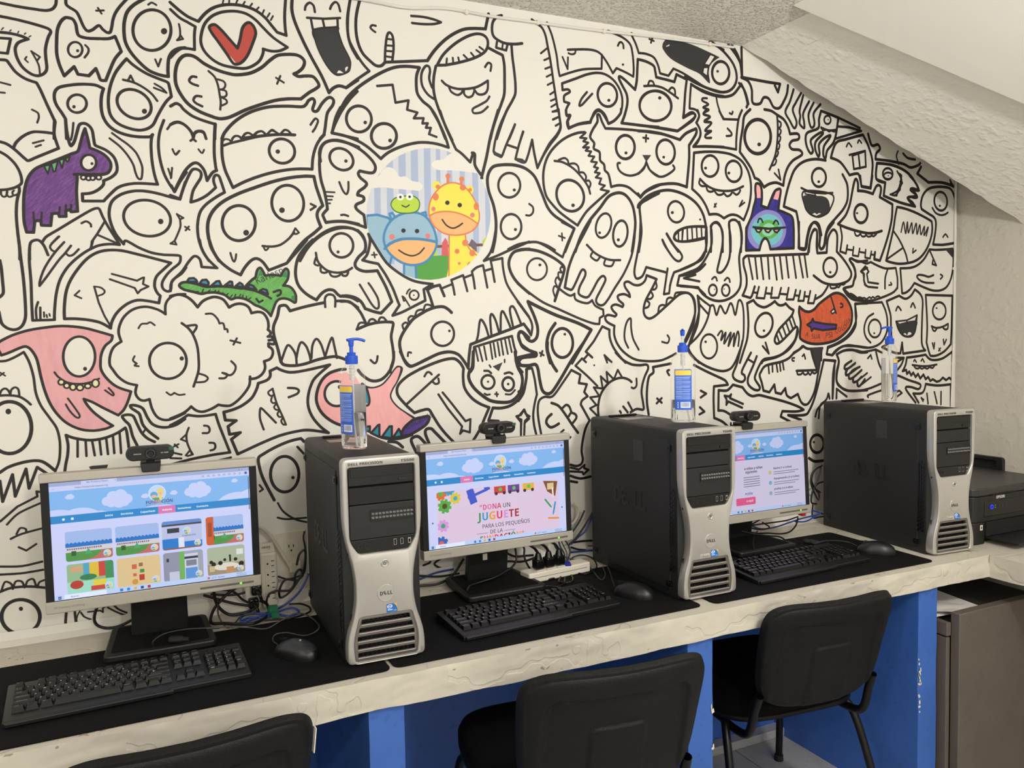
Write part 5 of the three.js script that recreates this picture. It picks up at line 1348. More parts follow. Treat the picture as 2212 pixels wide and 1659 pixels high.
// ---------- the masonry counter ----------
{
  const o = thing('counter_desk', 'white painted masonry counter with chipped front edge running along mural wall', 'counter', [0, 0, 0]);
  const T = 0.067, F = 0.612;
  const wob = (g, axis, face, a) => { const p = g.attributes.position; for (let i = 0; i < p.count; i++) { const v = [p.getX(i), p.getY(i), p.getZ(i)]; const u = axis === 2 ? v[0] : v[2]; if (Math.abs(v[axis] - face) < 1e-4) { const n = fb(u / 1.7 + 3, v[1] * 2 + 1, 24, 4, nB) - 0.5, c = fb(u / 1.7, v[1] * 3, 90, 2, nC) - 0.5; v[axis] += (n * 0.007 + c * 0.002) * a; if (v[1] < DESK - T + 1e-3) v[1] += (fb(u / 4, 0.3, 24, 4, nA) - 0.5) * 0.012; if (v[1] > DESK - 1e-3) v[axis] -= 0.001; p.setXYZ(i, ...v); } } g.computeVertexNormals(); return g; };
  const main = wob(new THREE.BoxGeometry(5.09, T, F - 0.002, 900, 10, 1).translate(-0.118, DESK - T / 2, F / 2 + 0.001), 2, F, 1);
  const ret = wob(new THREE.BoxGeometry(SIDE - 1.768, T, 1.3, 1, 10, 200).translate((SIDE - 0.003 + 1.765) / 2, DESK - T / 2, F + 0.65), 0, 1.765, 0.8);
  obj('worktop', [planar(main), planar(ret)], M.counter, o);
  { const pts = [[0, 0.028], [0.008, 0.010], [0.028, 0], [0, 0]]; const g = slab(pts, 5.0, 0).rotateY(Math.PI / 2).scale(1, 1, -1); g.computeVertexNormals(); obj('cove', g.translate(-2.6, DESK, 0.0015), M.wall, o); }
  for (const [a, b] of [[-1.05, -0.975], [-0.172, -0.096], [0.641, 0.718], [1.471, 1.55]]) {
    const g = new THREE.BoxGeometry(b - a, DESK - T, 0.588, 2, 60, 12).translate((a + b) / 2, (DESK - T) / 2, 0.304); const p = g.attributes.position;
    for (let i = 0; i < p.count; i++) { const n = fb(p.getX(i) + p.getZ(i), p.getY(i), 9, 3, nA) - 0.5; if (p.getZ(i) > 0.5) p.setZ(i, p.getZ(i) + n * 0.006); p.setX(i, p.getX(i) + (fb(p.getZ(i), p.getY(i), 11, 3, nB) - 0.5) * 0.004); }
    g.computeVertexNormals(); const pier = obj('support_pier', planar(g), M.blue, o); pier.userData.label = 'blue painted pier';
    const r = rng(Math.round(a * 1000 + 5000)); const chips = []; const ch = a > 1 ? 16 : 4;
    for (let k = 0; k < ch; k++) { const y = a > 1 ? 0.28 + r() * 0.2 : 0.35 + r() * 0.2, h = 0.004 + r() * 0.013, w = 0.002 + r() * 0.006, x = (a > 1 ? a + 0.004 : b - 0.004) + (r() - 0.5) * 0.008; const s = shapeOf([[x, y], [x + w, y + h * 0.2], [x + w * 0.7, y + h], [x - w * 0.3, y + h * 0.7]]); const e = new THREE.ExtrudeGeometry(s, { depth: 0.001, bevelEnabled: false }); e.translate(0, 0, 0.5995); chips.push(e); }
    const c = obj('paint_chips', chips, M.white, pier); c.userData.kind = 'stuff';
  }
}
// black mats
function deskMat(label, x0, x1, z0, z1, turn) {
  const w = x1 - x0, d = z1 - z0, g = slab(roundPts([[-w / 2, -d / 2], [w / 2, -d / 2], [w / 2, d / 2], [-w / 2, d / 2]], 0.02), 0.0035, 0.0008).rotateX(-Math.PI / 2);
  const m = obj('desk_mat', planar(g), M.mat); m.position.set((x0 + x1) / 2, DESK + 0.0003, (z0 + z1) / 2); m.rotation.y = turn; tag(m, label, 'mat', 'black desk mats on the counter');
}
deskMat('black desk mat under the leftmost keyboard and tower', -0.94, -0.118, 0.168, 0.588, 0.012);
deskMat('black desk mat under the middle keyboard', -0.108, 0.708, 0.155, 0.575, 0.006);
deskMat('black desk mat under the rightmost keyboard and mouse', 0.748, 1.562, 0.172, 0.578, -0.008);

// ---------- computer towers ----------
const font = await new FontLoader().loadAsync('fonts/droid/droid_sans_bold.typeface.json');
const fontR = await new FontLoader().loadAsync('fonts/droid/droid_sans_regular.typeface.json');
const txt = (s, size, depth = 0.0006, f = font) => { const g = new TextGeometry(s, { font: f, size, depth, curveSegments: 3, bevelEnabled: false }); g.computeBoundingBox(); return g; };
M.letter = std({ color: 0x3a3a3c, roughness: 0.5 });
M.emboss = std({ color: 0x19191a, roughness: 0.42 });
M.patch = std({ color: 0x2e2e30, roughness: 0.5 });
const TW = 0.171, TH = 0.447, TD = 0.467;
const sideGeo = [];
for (let r = 0; r < 17; r++) for (let c = 0; c < 3; c++) { const y = 0.075 + r * 0.0128 + (c % 2) * 0.0064; if (y < 0.29) sideGeo.push(bx(0.0012, 0.0075, 0.0028, 0, y, -0.036 - c * 0.009), bx(0.0012, 0.0022, 0.0075, 0, y - 0.0045, -0.038 - c * 0.009)); }
function tower(label, x, z, turn, o2 = {}) {
  const o = thing('computer_tower', label, 'computer', [x, DESK + (o2.lift || 0), z], turn, 'workstation towers on the counter');
  const cx = TW / 2, hw = TW / 2, X = (a) => cx + a;
  const mir = (l) => l.map(([a, y]) => [X(a), y]).concat(l.slice().reverse().map(([a, y]) => [X(-a), y]));
  const outer = roundPts(mir([[hw, 0.004], [hw, 0.056], [0.0635, 0.122], [0.063, 0.196], [hw, 0.284], [hw, TH]]), [0.012, 0.03, 0.04, 0.05, 0.05, 0.014, 0.014, 0.05, 0.05, 0.04, 0.03, 0.012], 6);
  const win = roundPts(mir([[0.055, 0.241], [0.073, 0.27], [0.073, 0.427]]), [0.008, 0.012, 0.006, 0.006, 0.012, 0.008], 4);
  const grill = roundPts(mir([[0.068, 0.009], [0.072, 0.05], [0.0575, 0.104]]), [0.005, 0.02, 0.006, 0.006, 0.02, 0.005], 4);
  const bez = slab(outer, 0.03, 0.0045, [win, grill], 3); bez.translate(0, 0, -0.03);
  obj('front_bezel', toCreasedNormals(clean(bez), 0.5), M.silver, o);
  // body
  const body = slab(roundPts([[0, 0], [TW, 0], [TW, TH - 0.003], [0, TH - 0.003]], [0.003, 0.003, 0.014, 0.014], 6), TD - 0.026, 0.003).translate(0, 0, -TD);
  const bm = obj('case', toCreasedNormals(clean(body), 0.5), M.caseBlack, o);
  obj('side_panel', rb(0.004, TH - 0.05, TD - 0.075, 0.0015, -0.0008, TH / 2 - 0.006, -TD / 2 - 0.02), M.caseBlack, o);
  for (const [y, zz] of [[0.395, -0.06], [0.395, -0.44], [0.035, -0.06], [0.035, -0.44]]) obj('latch', [rb(0.004, 0.018, 0.02, 0.001, -0.0035, y, zz), rb(0.003, 0.009, 0.01, 0.001, -0.006, y, zz)], M.blackGloss, o);
  obj('side_vent', sideGeo.map((g) => g.clone().translate(-0.0028, 0, 0)).concat(sideGeo.map((g) => g.clone().translate(TW + 0.0008, 0, 0))), M.blackGloss, o);
  // bays in the window
  const zb = -0.006;
  obj('bay_back', bx(0.15, 0.192, 0.004, cx, 0.334, zb - 0.012), M.hole, o);
  const drive = obj('optical_drive', [rb(0.142, 0.039, 0.008, 0.0012, cx, 0.4065, zb - 0.004), rb(0.134, 0.019, 0.002, 0.0008, cx, 0.4145, zb + 0.0006)], M.blackGloss, o);
  obj('eject_button', rb(0.018, 0.006, 0.003, 0.001, cx + 0.046, 0.395, zb + 0.001), M.keyBase, drive);
  obj('drive_cover', rb(0.142, 0.0365, 0.008, 0.0012, cx, 0.365, zb - 0.004), M.black, o);
  const lower = obj('lower_cover', slab(roundPts([[X(-0.071), 0.2715], [X(0.071), 0.2715], [X(0.071), 0.345], [X(-0.071), 0.345]], 0.002), 0.008, 0.001).translate(0, 0, zb - 0.008), M.black, o);
  obj('vent_frame', [bx(0.096, 0.0016, 0.002, cx + 0.021, 0.3305, zb + 0.001), bx(0.096, 0.0016, 0.002, cx + 0.021, 0.3085, zb + 0.001), bx(0.0016, 0.022, 0.002, cx - 0.026, 0.3195, zb + 0.001), bx(0.0016, 0.022, 0.002, cx + 0.068, 0.3195, zb + 0.001)], M.keyBase, lower);
  const cells = []; for (let r = 0; r < 2; r++) for (let k = 0; k < 12; k++) cells.push(at(new THREE.BoxGeometry(0.0058, 0.0045, 0.002).rotateX(-0.7), cx - 0.021 + k * 0.0078, 0.3155 + r * 0.0085, zb + 0.001)); obj('vent_louvre', cells, std2('lou', { color: 0x6a6a6a, roughness: 0.35 }), lower);
  const ports = obj('port_panel', slab(roundPts(mir([[0.054, 0.242], [0.072, 0.2705]]), 0.003, 3), 0.007, 0.001).translate(0, 0, zb - 0.007), M.blackGloss, o);
  for (const a of [-0.053, -0.038]) obj('audio_jack', [new THREE.TorusGeometry(0.0038, 0.0011, 8, 18).translate(X(a), 0.257, zb + 0.0006), cylZ(0.0022, 0.0022, 0.001, X(a), 0.257, zb + 0.0004, 12)], M.keyBase, ports);
  for (const a of [0.026, 0.041]) obj('usb_port', [bx(0.0062, 0.0135, 0.0012, X(a), 0.2585, zb + 0.0006)], M.chrome, ports);
  for (const a of [0.026, 0.041]) obj('port_slot', bx(0.0042, 0.0115, 0.0012, X(a), 0.2585, zb + 0.0011), M.hole, ports);
  obj('firewire_port', bx(0.0062, 0.012, 0.0012, X(0.058), 0.2585, zb + 0.0006), M.chrome, ports); obj('port_slot', bx(0.0042, 0.0075, 0.0012, X(0.058), 0.258, zb + 0.0011), M.hole, ports);
  // power button, emblem
  const pw = obj('power_button', [new THREE.TorusGeometry(0.0072, 0.0016, 10, 28).translate(cx, 0.2165, 0), cylZ(0.006, 0.006, 0.0015, cx, 0.2165, 0.0002)], M.chrome, o);
  obj('power_symbol', [new THREE.TorusGeometry(0.0028, 0.0006, 6, 18, 5).rotateZ(1.9).translate(cx, 0.2165, 0.0012), bx(0.001, 0.0035, 0.0006, cx, 0.2182, 0.0012)], M.letter, pw);
  const em = obj('emblem', [new THREE.TorusGeometry(0.0176, 0.0012, 10, 40).translate(cx, 0.151, 0), cylZ(0.0172, 0.0172, 0.0016, cx, 0.151, 0.0002, 40)], M.silver, o);
  const e2 = txt('D', 0.0082, 0.0008), e3 = txt('E', 0.0082, 0.0008).translate(-0.0027, -0.0041, 0).rotateZ(0.6), e4 = txt('LL', 0.0082, 0.0008);
  obj('emblem_letters', [e2.translate(cx - 0.0135, 0.147, 0.001), e3.translate(cx - 0.0022, 0.1511, 0.001), e4.translate(cx + 0.003, 0.147, 0.001)], M.letter, em);
  // lettering on the top bar
  const wide = (s, size, w) => { const g = txt(s, size); g.scale(w / (g.boundingBox.max.x - g.boundingBox.min.x), 1, 1); return g; };
  obj('lettering', [wide('DELL PRECISION', 0.0055, 0.074).translate(cx - 0.073, 0.4325, 0.0001), wide('T5500', 0.0055, 0.030).translate(cx + 0.042, 0.4325, 0.0001)], M.letter, o);
  // lower grille
  const gp = slab(grill.map(([a, b]) => [a, b]), 0.006, 0.001, [0.0934, 0.0756, 0.0578, 0.04, 0.0223].map((y) => { const w = y > 0.09 ? 0.0525 : y > 0.07 ? 0.058 : 0.0625; const b = w + (y > 0.07 ? 0.002 : 0.0005); return roundPts([[X(-b), y - 0.0055], [X(b), y - 0.0055], [X(w), y + 0.005], [X(-w), y + 0.005]], 0.0025, 3); }));
  const gr = obj('lower_grille', toCreasedNormals(clean(gp.translate(0, 0, -0.009)), 0.4), M.silverDark, o);
  for (const y of [0.0934, 0.0756, 0.0578, 0.04, 0.0223]) { const w = y > 0.09 ? 0.054 : y > 0.07 ? 0.06 : 0.063; obj('slot_lip', rb(w * 2, 0.0018, 0.007, 0.0008, cx, y - 0.0062, -0.0045), M.silver, gr); }
  const mesh = []; for (let r = 0; r < 11; r++) for (let k = 0; k < 13; k++) mesh.push(bx(0.0078, 0.0014, 0.001, cx - 0.06 + k * 0.01 + (r % 2) * 0.005, 0.016 + r * 0.0083, -0.0155), bx(0.0013, 0.0083, 0.001, cx - 0.06 + k * 0.01 + (r % 2) * 0.005, 0.02 + r * 0.0083, -0.0155));
  obj('grille_mesh', mesh, M.keyBase, gr); obj('grille_back', bx(0.146, 0.1, 0.002, cx, 0.058, -0.021), M.hole, gr);
  // stickers
  decal('chip_sticker', 0.024, 0.0185, (c, w, h) => { c.fillStyle = '#2168b8'; c.fillRect(0, 0, w, h); c.fillStyle = '#d9a92f'; c.beginPath(); c.moveTo(w * 0.62, 0); c.lineTo(w, 0); c.lineTo(w, h * 0.75); c.quadraticCurveTo(w * 0.95, h * 0.2, w * 0.62, 0); c.fill(); c.strokeStyle = '#fff'; c.lineWidth = h * 0.05; c.beginPath(); c.ellipse(w * 0.3, h * 0.3, w * 0.22, h * 0.2, -0.15, 0, 7); c.stroke(); c.fillStyle = '#fff'; c.font = `bold ${h * 0.24}px sans-serif`; c.textAlign = 'center'; c.fillText('intel', w * 0.3, h * 0.38); c.fillText('Xeon', w * 0.32, h * 0.78); c.font = `${h * 0.13}px sans-serif`; c.fillText('inside', w * 0.78, h * 0.86); }, o, cx + 0.013, 0.1165, 0.0004, { px: 8000 });
  if (o2.ssd) decal('disk_sticker', 0.03, 0.011, (c, w, h) => { c.clearRect(0, 0, w, h); c.fillStyle = '#b4aea6'; c.fillRect(0, 0, w, h); c.fillStyle = '#2c2c2e'; c.font = `bold italic ${h * 0.55}px sans-serif`; c.fillText('SSDNOW', w * 0.04, h * 0.9); c.font = `italic ${h * 0.28}px sans-serif`; c.fillText('inside', w * 0.1, h * 0.32); }, o, cx - 0.018, 0.1135, 0.0004, { px: 8000 });
  // embossed name on the left side, label patch
  const sd = (s, size, yy, zz, rot = 0) => { const g = txt(s, size, 0.0012); if (rot) g.rotateZ(rot); g.rotateY(-Math.PI / 2); return g.translate(-0.0026, yy, zz); };
  for (const [s, yy, zz, rr] of [['D', 0.205, -0.335, 0], ['E', 0.198, -0.285, 0.45], ['L', 0.205, -0.232, 0], ['L', 0.205, -0.203, 0]]) obj('embossed_letter', sd(s, 0.052, yy, zz, rr), M.emboss, o);
  if (o2.patch) obj('side_label', rb(0.0012, 0.058, 0.046, 0.0004, -0.0032, 0.372, -0.2), M.patch, o);
  // carrying slot and label on the top
  obj('top_handle', [rb(0.095, 0.006, 0.012, 0.002, cx, TH + 0.0005, -TD + 0.05), rb(0.1, 0.001, 0.03, 0.0004, cx, TH - 0.0026, -TD + 0.075)], M.blackGloss, o);
  decal('top_label', 0.095, 0.055, (c, w, h) => { c.fillStyle = '#8d8480'; c.fillRect(0, 0, w, h); c.fillStyle = '#b7aca6'; c.fillRect(0, 0, w, h * 0.3); c.strokeStyle = '#55504c'; c.lineWidth = 3; c.strokeRect(2, 2, w - 4, h - 4); c.beginPath(); c.arc(w * 0.4, h * 0.65, h * 0.16, 0, 7); c.stroke(); c.fillStyle = '#4a4643'; for (let k = 0; k < 4; k++) c.fillRect(w * 0.62, h * (0.42 + k * 0.12), w * 0.3, h * 0.04); }, o, cx, TH - 0.0024, -TD + 0.125, { rx: -Math.PI / 2, rough: 0.3 });
  return o;
}
const cache = {}; function std2(k, o) { return cache[k] || (cache[k] = std(o)); }
const towerSpots = [[-0.1965, 0.5365, -0.0255], [0.6815, 0.5314, -0.0064], [1.602, 0.5441, -0.0662]];
const towers = [
  tower('black and silver tower computer between left and middle monitors', ...towerSpots[0], { lift: 0.0036 }),
  tower('black and silver tower computer between middle and right monitors', ...towerSpots[1], { ssd: true, patch: true, lift: 0.0036 }),
  tower('black and silver tower computer at far right beside the printer', ...towerSpots[2], { ssd: true, patch: true, lift: 0.0005 }),
];

// ---------- what the screens show ----------
function cloud(c, x, y, w) { c.beginPath(); for (const [a, b, r] of [[-0.35, 0.05, 0.16], [-0.15, -0.1, 0.2], [0.1, -0.12, 0.22], [0.32, 0.02, 0.17], [0.05, 0.1, 0.22], [-0.2, 0.1, 0.18], [0.22, 0.12, 0.16]]) { c.moveTo(x + a * w + r * w, y + b * w); c.arc(x + a * w, y + b * w, r * w, 0, 7); } c.fill(); }
function webHeader(c, W, H, active, tint) {
  c.fillStyle = tint; c.fillRect(0, 0, W, H);
  c.fillStyle = '#9aa8cf'; c.fillRect(0, 0, W, H * 0.034); c.fillStyle = '#c3cbf0'; c.fillRect(W * 0.15, 0, W * 0.17, H * 0.034); c.fillRect(0, H * 0.034, W, H * 0.042);
  c.fillStyle = '#56607e'; c.font = '12px sans-serif'; c.fillText('Mis Primeros Pasos', W * 0.175, H * 0.025); c.fillText('https://misprimerospasos.org', W * 0.12, H * 0.063); c.fillText('<-', W * 0.015, H * 0.063); c.fillText('x', W * 0.31, H * 0.025); c.fillText('+', W * 0.335, H * 0.025); c.fillText('-   []   x', W * 0.93, H * 0.025);
  for (let k = 0; k < 8; k++) { c.strokeStyle = '#6a7596'; c.lineWidth = 1.5; c.strokeRect(W * (0.75 + k * 0.028), H * 0.046, 8, 8); } c.fillStyle = '#2a62b0'; c.beginPath(); c.arc(W * 0.982, H * 0.053, 8, 0, 7); c.fill();
  const y0 = H * 0.076, y1 = H * 0.285; c.save(); c.beginPath(); c.rect(0, y0, W, y1 - y0); c.clip(); c.fillStyle = '#7db2ea'; c.fillRect(0, y0, W, y1 - y0); c.fillStyle = '#c2cdf6';
  cloud(c, W * 0.32, H * 0.185, W * 0.15); cloud(c, W * 0.725, H * 0.17, W * 0.14); cloud(c, W * 0.095, H * 0.13, W * 0.045); cloud(c, W * 0.455, H * 0.18, W * 0.04); cloud(c, W * 0.6, H * 0.175, W * 0.04); cloud(c, W * 0.92, H * 0.115, W * 0.035);
  for (const [x, y, r] of [[0.03, 0.36, 0.13], [0.14, 0.33, 0.1], [0.22, 0.36, 0.09], [0.52, 0.37, 0.11], [0.3, 0.4, 0.09], [0.93, 0.33, 0.11], [1.02, 0.3, 0.1], [0.84, 0.35, 0.07], [0.74, 0.4, 0.1]]) { c.beginPath(); c.ellipse(W * x, H * y, W * r, W * r * 0.62, 0, 0, 7); c.fill(); } c.restore();
  logo(c, W * 0.516, H * 0.165, W * 0.044);
  c.font = `bold ${H * 0.04}px sans-serif`; const let2 = 'FUNDACIÓN', cols = ['#3a4a8a', '#3a4a8a', '#7a5a9a', '#c0487a', '#c08a3a', '#3a4a8a', '#3a7a4a', '#3a4a8a', '#3a4a8a']; let x = W * 0.456; for (let i = 0; i < 9; i++) { c.fillStyle = cols[i]; c.fillText(let2[i], x, H * 0.254); x += c.measureText(let2[i]).width * 0.92; }
  c.fillStyle = '#40507e'; c.font = '10px sans-serif'; c.fillText('Mis primeros pasos VII, A.C.', W * 0.456, H * 0.272);
  c.fillStyle = '#1f83c6'; c.fillRect(0, y1, W, H * 0.064);
  const items = ['Inicio', 'Servicios', 'Capacítate', 'Galería', 'Donativos', 'Contacto'], xs = [0.275, 0.362, 0.465, 0.562, 0.65, 0.744];
  items.forEach((s, i) => { if (s === active) { c.fillStyle = '#d673ae'; c.fillRect(W * (xs[i] - 0.045), y1, W * 0.088, H * 0.064); } c.fillStyle = '#eef4ff'; c.font = `bold ${H * 0.023}px sans-serif`; c.textAlign = 'center'; c.fillText(s, W * xs[i], y1 + H * 0.041); c.textAlign = 'left'; });
  c.fillStyle = '#dfeaff'; c.beginPath(); c.arc(W * 0.06, y1 + H * 0.032, 7, 0, 7); c.fill(); c.fillRect(W * 0.095, y1 + H * 0.022, 13, 13);
  c.fillStyle = '#5a6684'; c.fillRect(W * 0.992, H * 0.09, 5, H * 0.3);
}
function logo(c, x, y, r) { c.fillStyle = '#dfe6fb'; c.beginPath(); c.arc(x, y, r, 0, 7); c.fill(); c.save(); c.beginPath(); c.arc(x, y, r * 0.94, 0, 7); c.clip(); c.fillStyle = '#bcd2f2'; c.fillRect(x - r, y - r, 2 * r, 2 * r); c.fillStyle = '#5fa45a'; c.beginPath(); c.ellipse(x, y + r * 0.95, r, r * 0.4, 0, 0, 7); c.fill(); c.fillStyle = '#5aa0dc'; c.beginPath(); c.ellipse(x - r * 0.38, y + r * 0.2, r * 0.42, r * 0.4, 0, 0, 7); c.fill(); c.fillStyle = '#e8cf6a'; c.beginPath(); c.ellipse(x + r * 0.35, y - r * 0.15, r * 0.36, r * 0.42, 0, 0, 7); c.fill(); c.fillRect(x + r * 0.2, y, r * 0.3, r); c.fillStyle = '#e7b98a'; c.beginPath(); c.ellipse(x - r * 0.38, y + r * 0.38, r * 0.32, r * 0.18, 0, 0, 7); c.ellipse(x + r * 0.35, y + r * 0.08, r * 0.28, r * 0.16, 0, 0, 7); c.fill(); c.restore(); }
function taskbar(c, W, H) { c.fillStyle = '#b9cdf4'; c.fillRect(0, H * 0.955, W, H * 0.045); c.fillStyle = '#dde6fb'; c.fillRect(W * 0.045, H * 0.957, W * 0.2, H * 0.041); c.fillStyle = '#1d4a8a'; c.fillRect(W * 0.017, H * 0.966, 7, 7); c.fillRect(W * 0.025, H * 0.966, 7, 7); c.fillRect(W * 0.017, H * 0.98, 7, 7); c.fillRect(W * 0.025, H * 0.98, 7, 7); c.font = '13px sans-serif'; c.fillStyle = '#5b6580'; c.fillText('Buscar', W * 0.075, H * 0.985); ['#2a7ac0', '#1f8ad8', '#d9b24a', '#2c4a80', '#b03040'].forEach((k, i) => { c.fillStyle = k; c.fillRect(W * (0.31 + i * 0.034), H * 0.966, 15, 15); }); c.fillStyle = '#d86a4a'; c.beginPath(); c.arc(W * 0.76, H * 0.977, 7, 0, 7); c.fill(); c.fillStyle = '#4a5470'; c.fillText('22°C  Nubes', W * 0.775, H * 0.984); c.font = '11px sans-serif'; c.fillText('06:00 p. m.', W * 0.91, H * 0.973); c.fillText('04/06/2024', W * 0.91, H * 0.993); }
function thumb(c, x, y, w, h, kind) {
  c.save(); c.beginPath(); c.roundRect(x, y, w, h, 14); c.clip();
  const R = (a, b, cc, d, k) => { c.fillStyle = k; c.fillRect(x + a * w, y + b * h, cc * w, d * h); };
  if (kind < 2 || kind === 3) { R(0, 0, 1, 0.5, '#9db6e6'); R(0, 0.42, 1, 0.12, '#1d6fc0'); c.fillStyle = '#1d6fc0'; for (let i = 0; i < 12; i++) { c.beginPath(); c.arc(x + (i + 0.5) * w / 12, y + 0.43 * h, w / 26, 0, 7); c.fill(); } R(0, 0.53, 1, 0.2, '#cfc9d2'); for (let i = 0; i < 16; i++) R(0.03 + i * 0.047, 0.57, 0.03, 0.05, ['#7c4a6a', '#4a6a9a', '#a0623a'][i % 3]); R(0, 0.7, 1, 0.3, '#4c8f46'); c.fillStyle = '#b9685e'; c.beginPath(); c.moveTo(x + w, y + 0.72 * h); c.lineTo(x + w, y + h); c.lineTo(x + 0.35 * w, y + h); c.quadraticCurveTo(x + 0.7 * w, y + 0.95 * h, x + 0.75 * w, y + 0.72 * h); c.fill(); c.fillStyle = '#2c5a2c'; c.fillRect(x + 0.12 * w, y + 0.66 * h, 0.1 * w, 0.16 * h); c.fillStyle = '#4aa06a'; c.beginPath(); c.moveTo(x + 0.4 * w, y + 0.8 * h); c.lineTo(x + 0.48 * w, y + 0.6 * h); c.lineTo(x + 0.56 * w, y + 0.8 * h); c.fill(); if (kind === 3) { R(0, 0, 0.2, 1, '#c65a2c'); R(0.05, 0.2, 0.1, 0.5, '#a0421c'); } }
  else if (kind === 2) { R(0, 0, 1, 1, '#b6bde0'); R(0, 0, 1, 0.12, '#5f86c8'); R(0, 0.12, 1, 0.06, '#3c3d4a'); R(0.13, 0.26, 0.3, 0.16, '#2c3340'); R(0, 0.62, 0.4, 0.4, '#1d77c6'); R(0.55, 0.76, 0.45, 0.2, '#1d77c6'); R(0.4, 0.6, 0.14, 0.36, '#dadff2'); logo(c, x + 0.62 * w, y + 0.38 * h, w * 0.1); c.fillStyle = '#30384a'; c.font = '13px sans-serif'; c.fillText('FUNDACIÓN', x + 0.5 * w, y + 0.58 * h); R(0, 0.95, 1, 0.05, '#8a5a4a'); }
  else if (kind === 4) { R(0, 0, 1, 1, '#8fb489'); R(0.35, 0, 0.13, 0.5, '#4fa0c0'); R(0.48, 0, 0.2, 0.5, '#d8b83a'); R(0.68, 0, 0.14, 0.5, '#c4443c'); R(0.82, 0, 0.18, 0.6, '#3f8a58'); R(0, 0.6, 1, 0.4, '#9ad6c0'); R(0.55, 0.6, 0.28, 0.3, '#d9ca44'); R(0.5, 0.8, 0.3, 0.15, '#c4443c'); R(0.08, 0.08, 0.26, 0.2, '#c9a07a'); c.fillStyle = '#b03a30'; c.beginPath(); c.ellipse(x + 0.2 * w, y + 0.7 * h, w * 0.14, h * 0.14, 0, 0, 7); c.fill(); c.fillStyle = '#2d7a50'; c.beginPath(); c.ellipse(x + 0.45 * w, y + 0.48 * h, w * 0.18, h * 0.1, 0, 0, 7); c.fill(); }
  else if (kind === 5) { R(0, 0, 1, 1, '#d9be8c'); R(0.34, 0.25, 0.11, 0.16, '#c8604a'); R(0.5, 0.22, 0.09, 0.12, '#8a6a44'); R(0.52, 0.44, 0.1, 0.12, '#3c8a4a'); R(0.5, 0.62, 0.12, 0.2, '#b8382c'); R(0.36, 0.56, 0.08, 0.1, '#c8604a'); c.fillStyle = '#c8923c'; c.beginPath(); c.arc(x + 0.4 * w, y + 0.85 * h, w * 0.07, 0, 7); c.fill(); }
  else if (kind === 6) { R(0, 0, 1, 1, '#9a9fb0'); R(0, 0, 0.4, 1, '#8c90a4'); R(0.4, 0, 0.13, 1, '#6fae5a'); R(0.53, 0.1, 0.34, 0.9, '#c6cbe0'); R(0.53, 0.2, 0.34, 0.08, '#2f3540'); R(0.55, 0.6, 0.3, 0.4, '#5a90d0'); R(0.57, 0.33, 0.26, 0.2, '#7a7f90'); R(0.08, 0.2, 0.06, 0.12, '#2f3540'); R(0.14, 0.68, 0.25, 0.3, '#bfc4d8'); }
  else { R(0, 0, 1, 1, '#a6b094'); R(0.78, 0.14, 0.18, 0.2, '#d6dad8'); R(0, 0.6, 1, 0.4, '#9a8a72'); c.fillStyle = '#d8d2c4'; c.beginPath(); c.ellipse(x + 0.5 * w, y + 0.72 * h, w * 0.34, h * 0.13, 0, 0, 7); c.fill(); c.fillStyle = '#1c1814'; for (const [a, b, r] of [[0.1, 0.52, 0.05], [0.16, 0.6, 0.06], [0.34, 0.58, 0.06], [0.46, 0.48, 0.04], [0.6, 0.35, 0.03], [0.75, 0.5, 0.05], [0.9, 0.68, 0.07]]) { c.beginPath(); c.arc(x + a * w, y + b * h, r * w, 0, 7); c.fill(); } R(0.58, 0.36, 0.05, 0.2, '#26221c'); R(0.05, 0.66, 0.14, 0.2, '#c4b286'); R(0.5, 0.74, 0.2, 0.26, '#b88a5c'); }
  c.restore(); logo(c, x + 0.88 * w, y + 0.84 * h, w * 0.085);
}
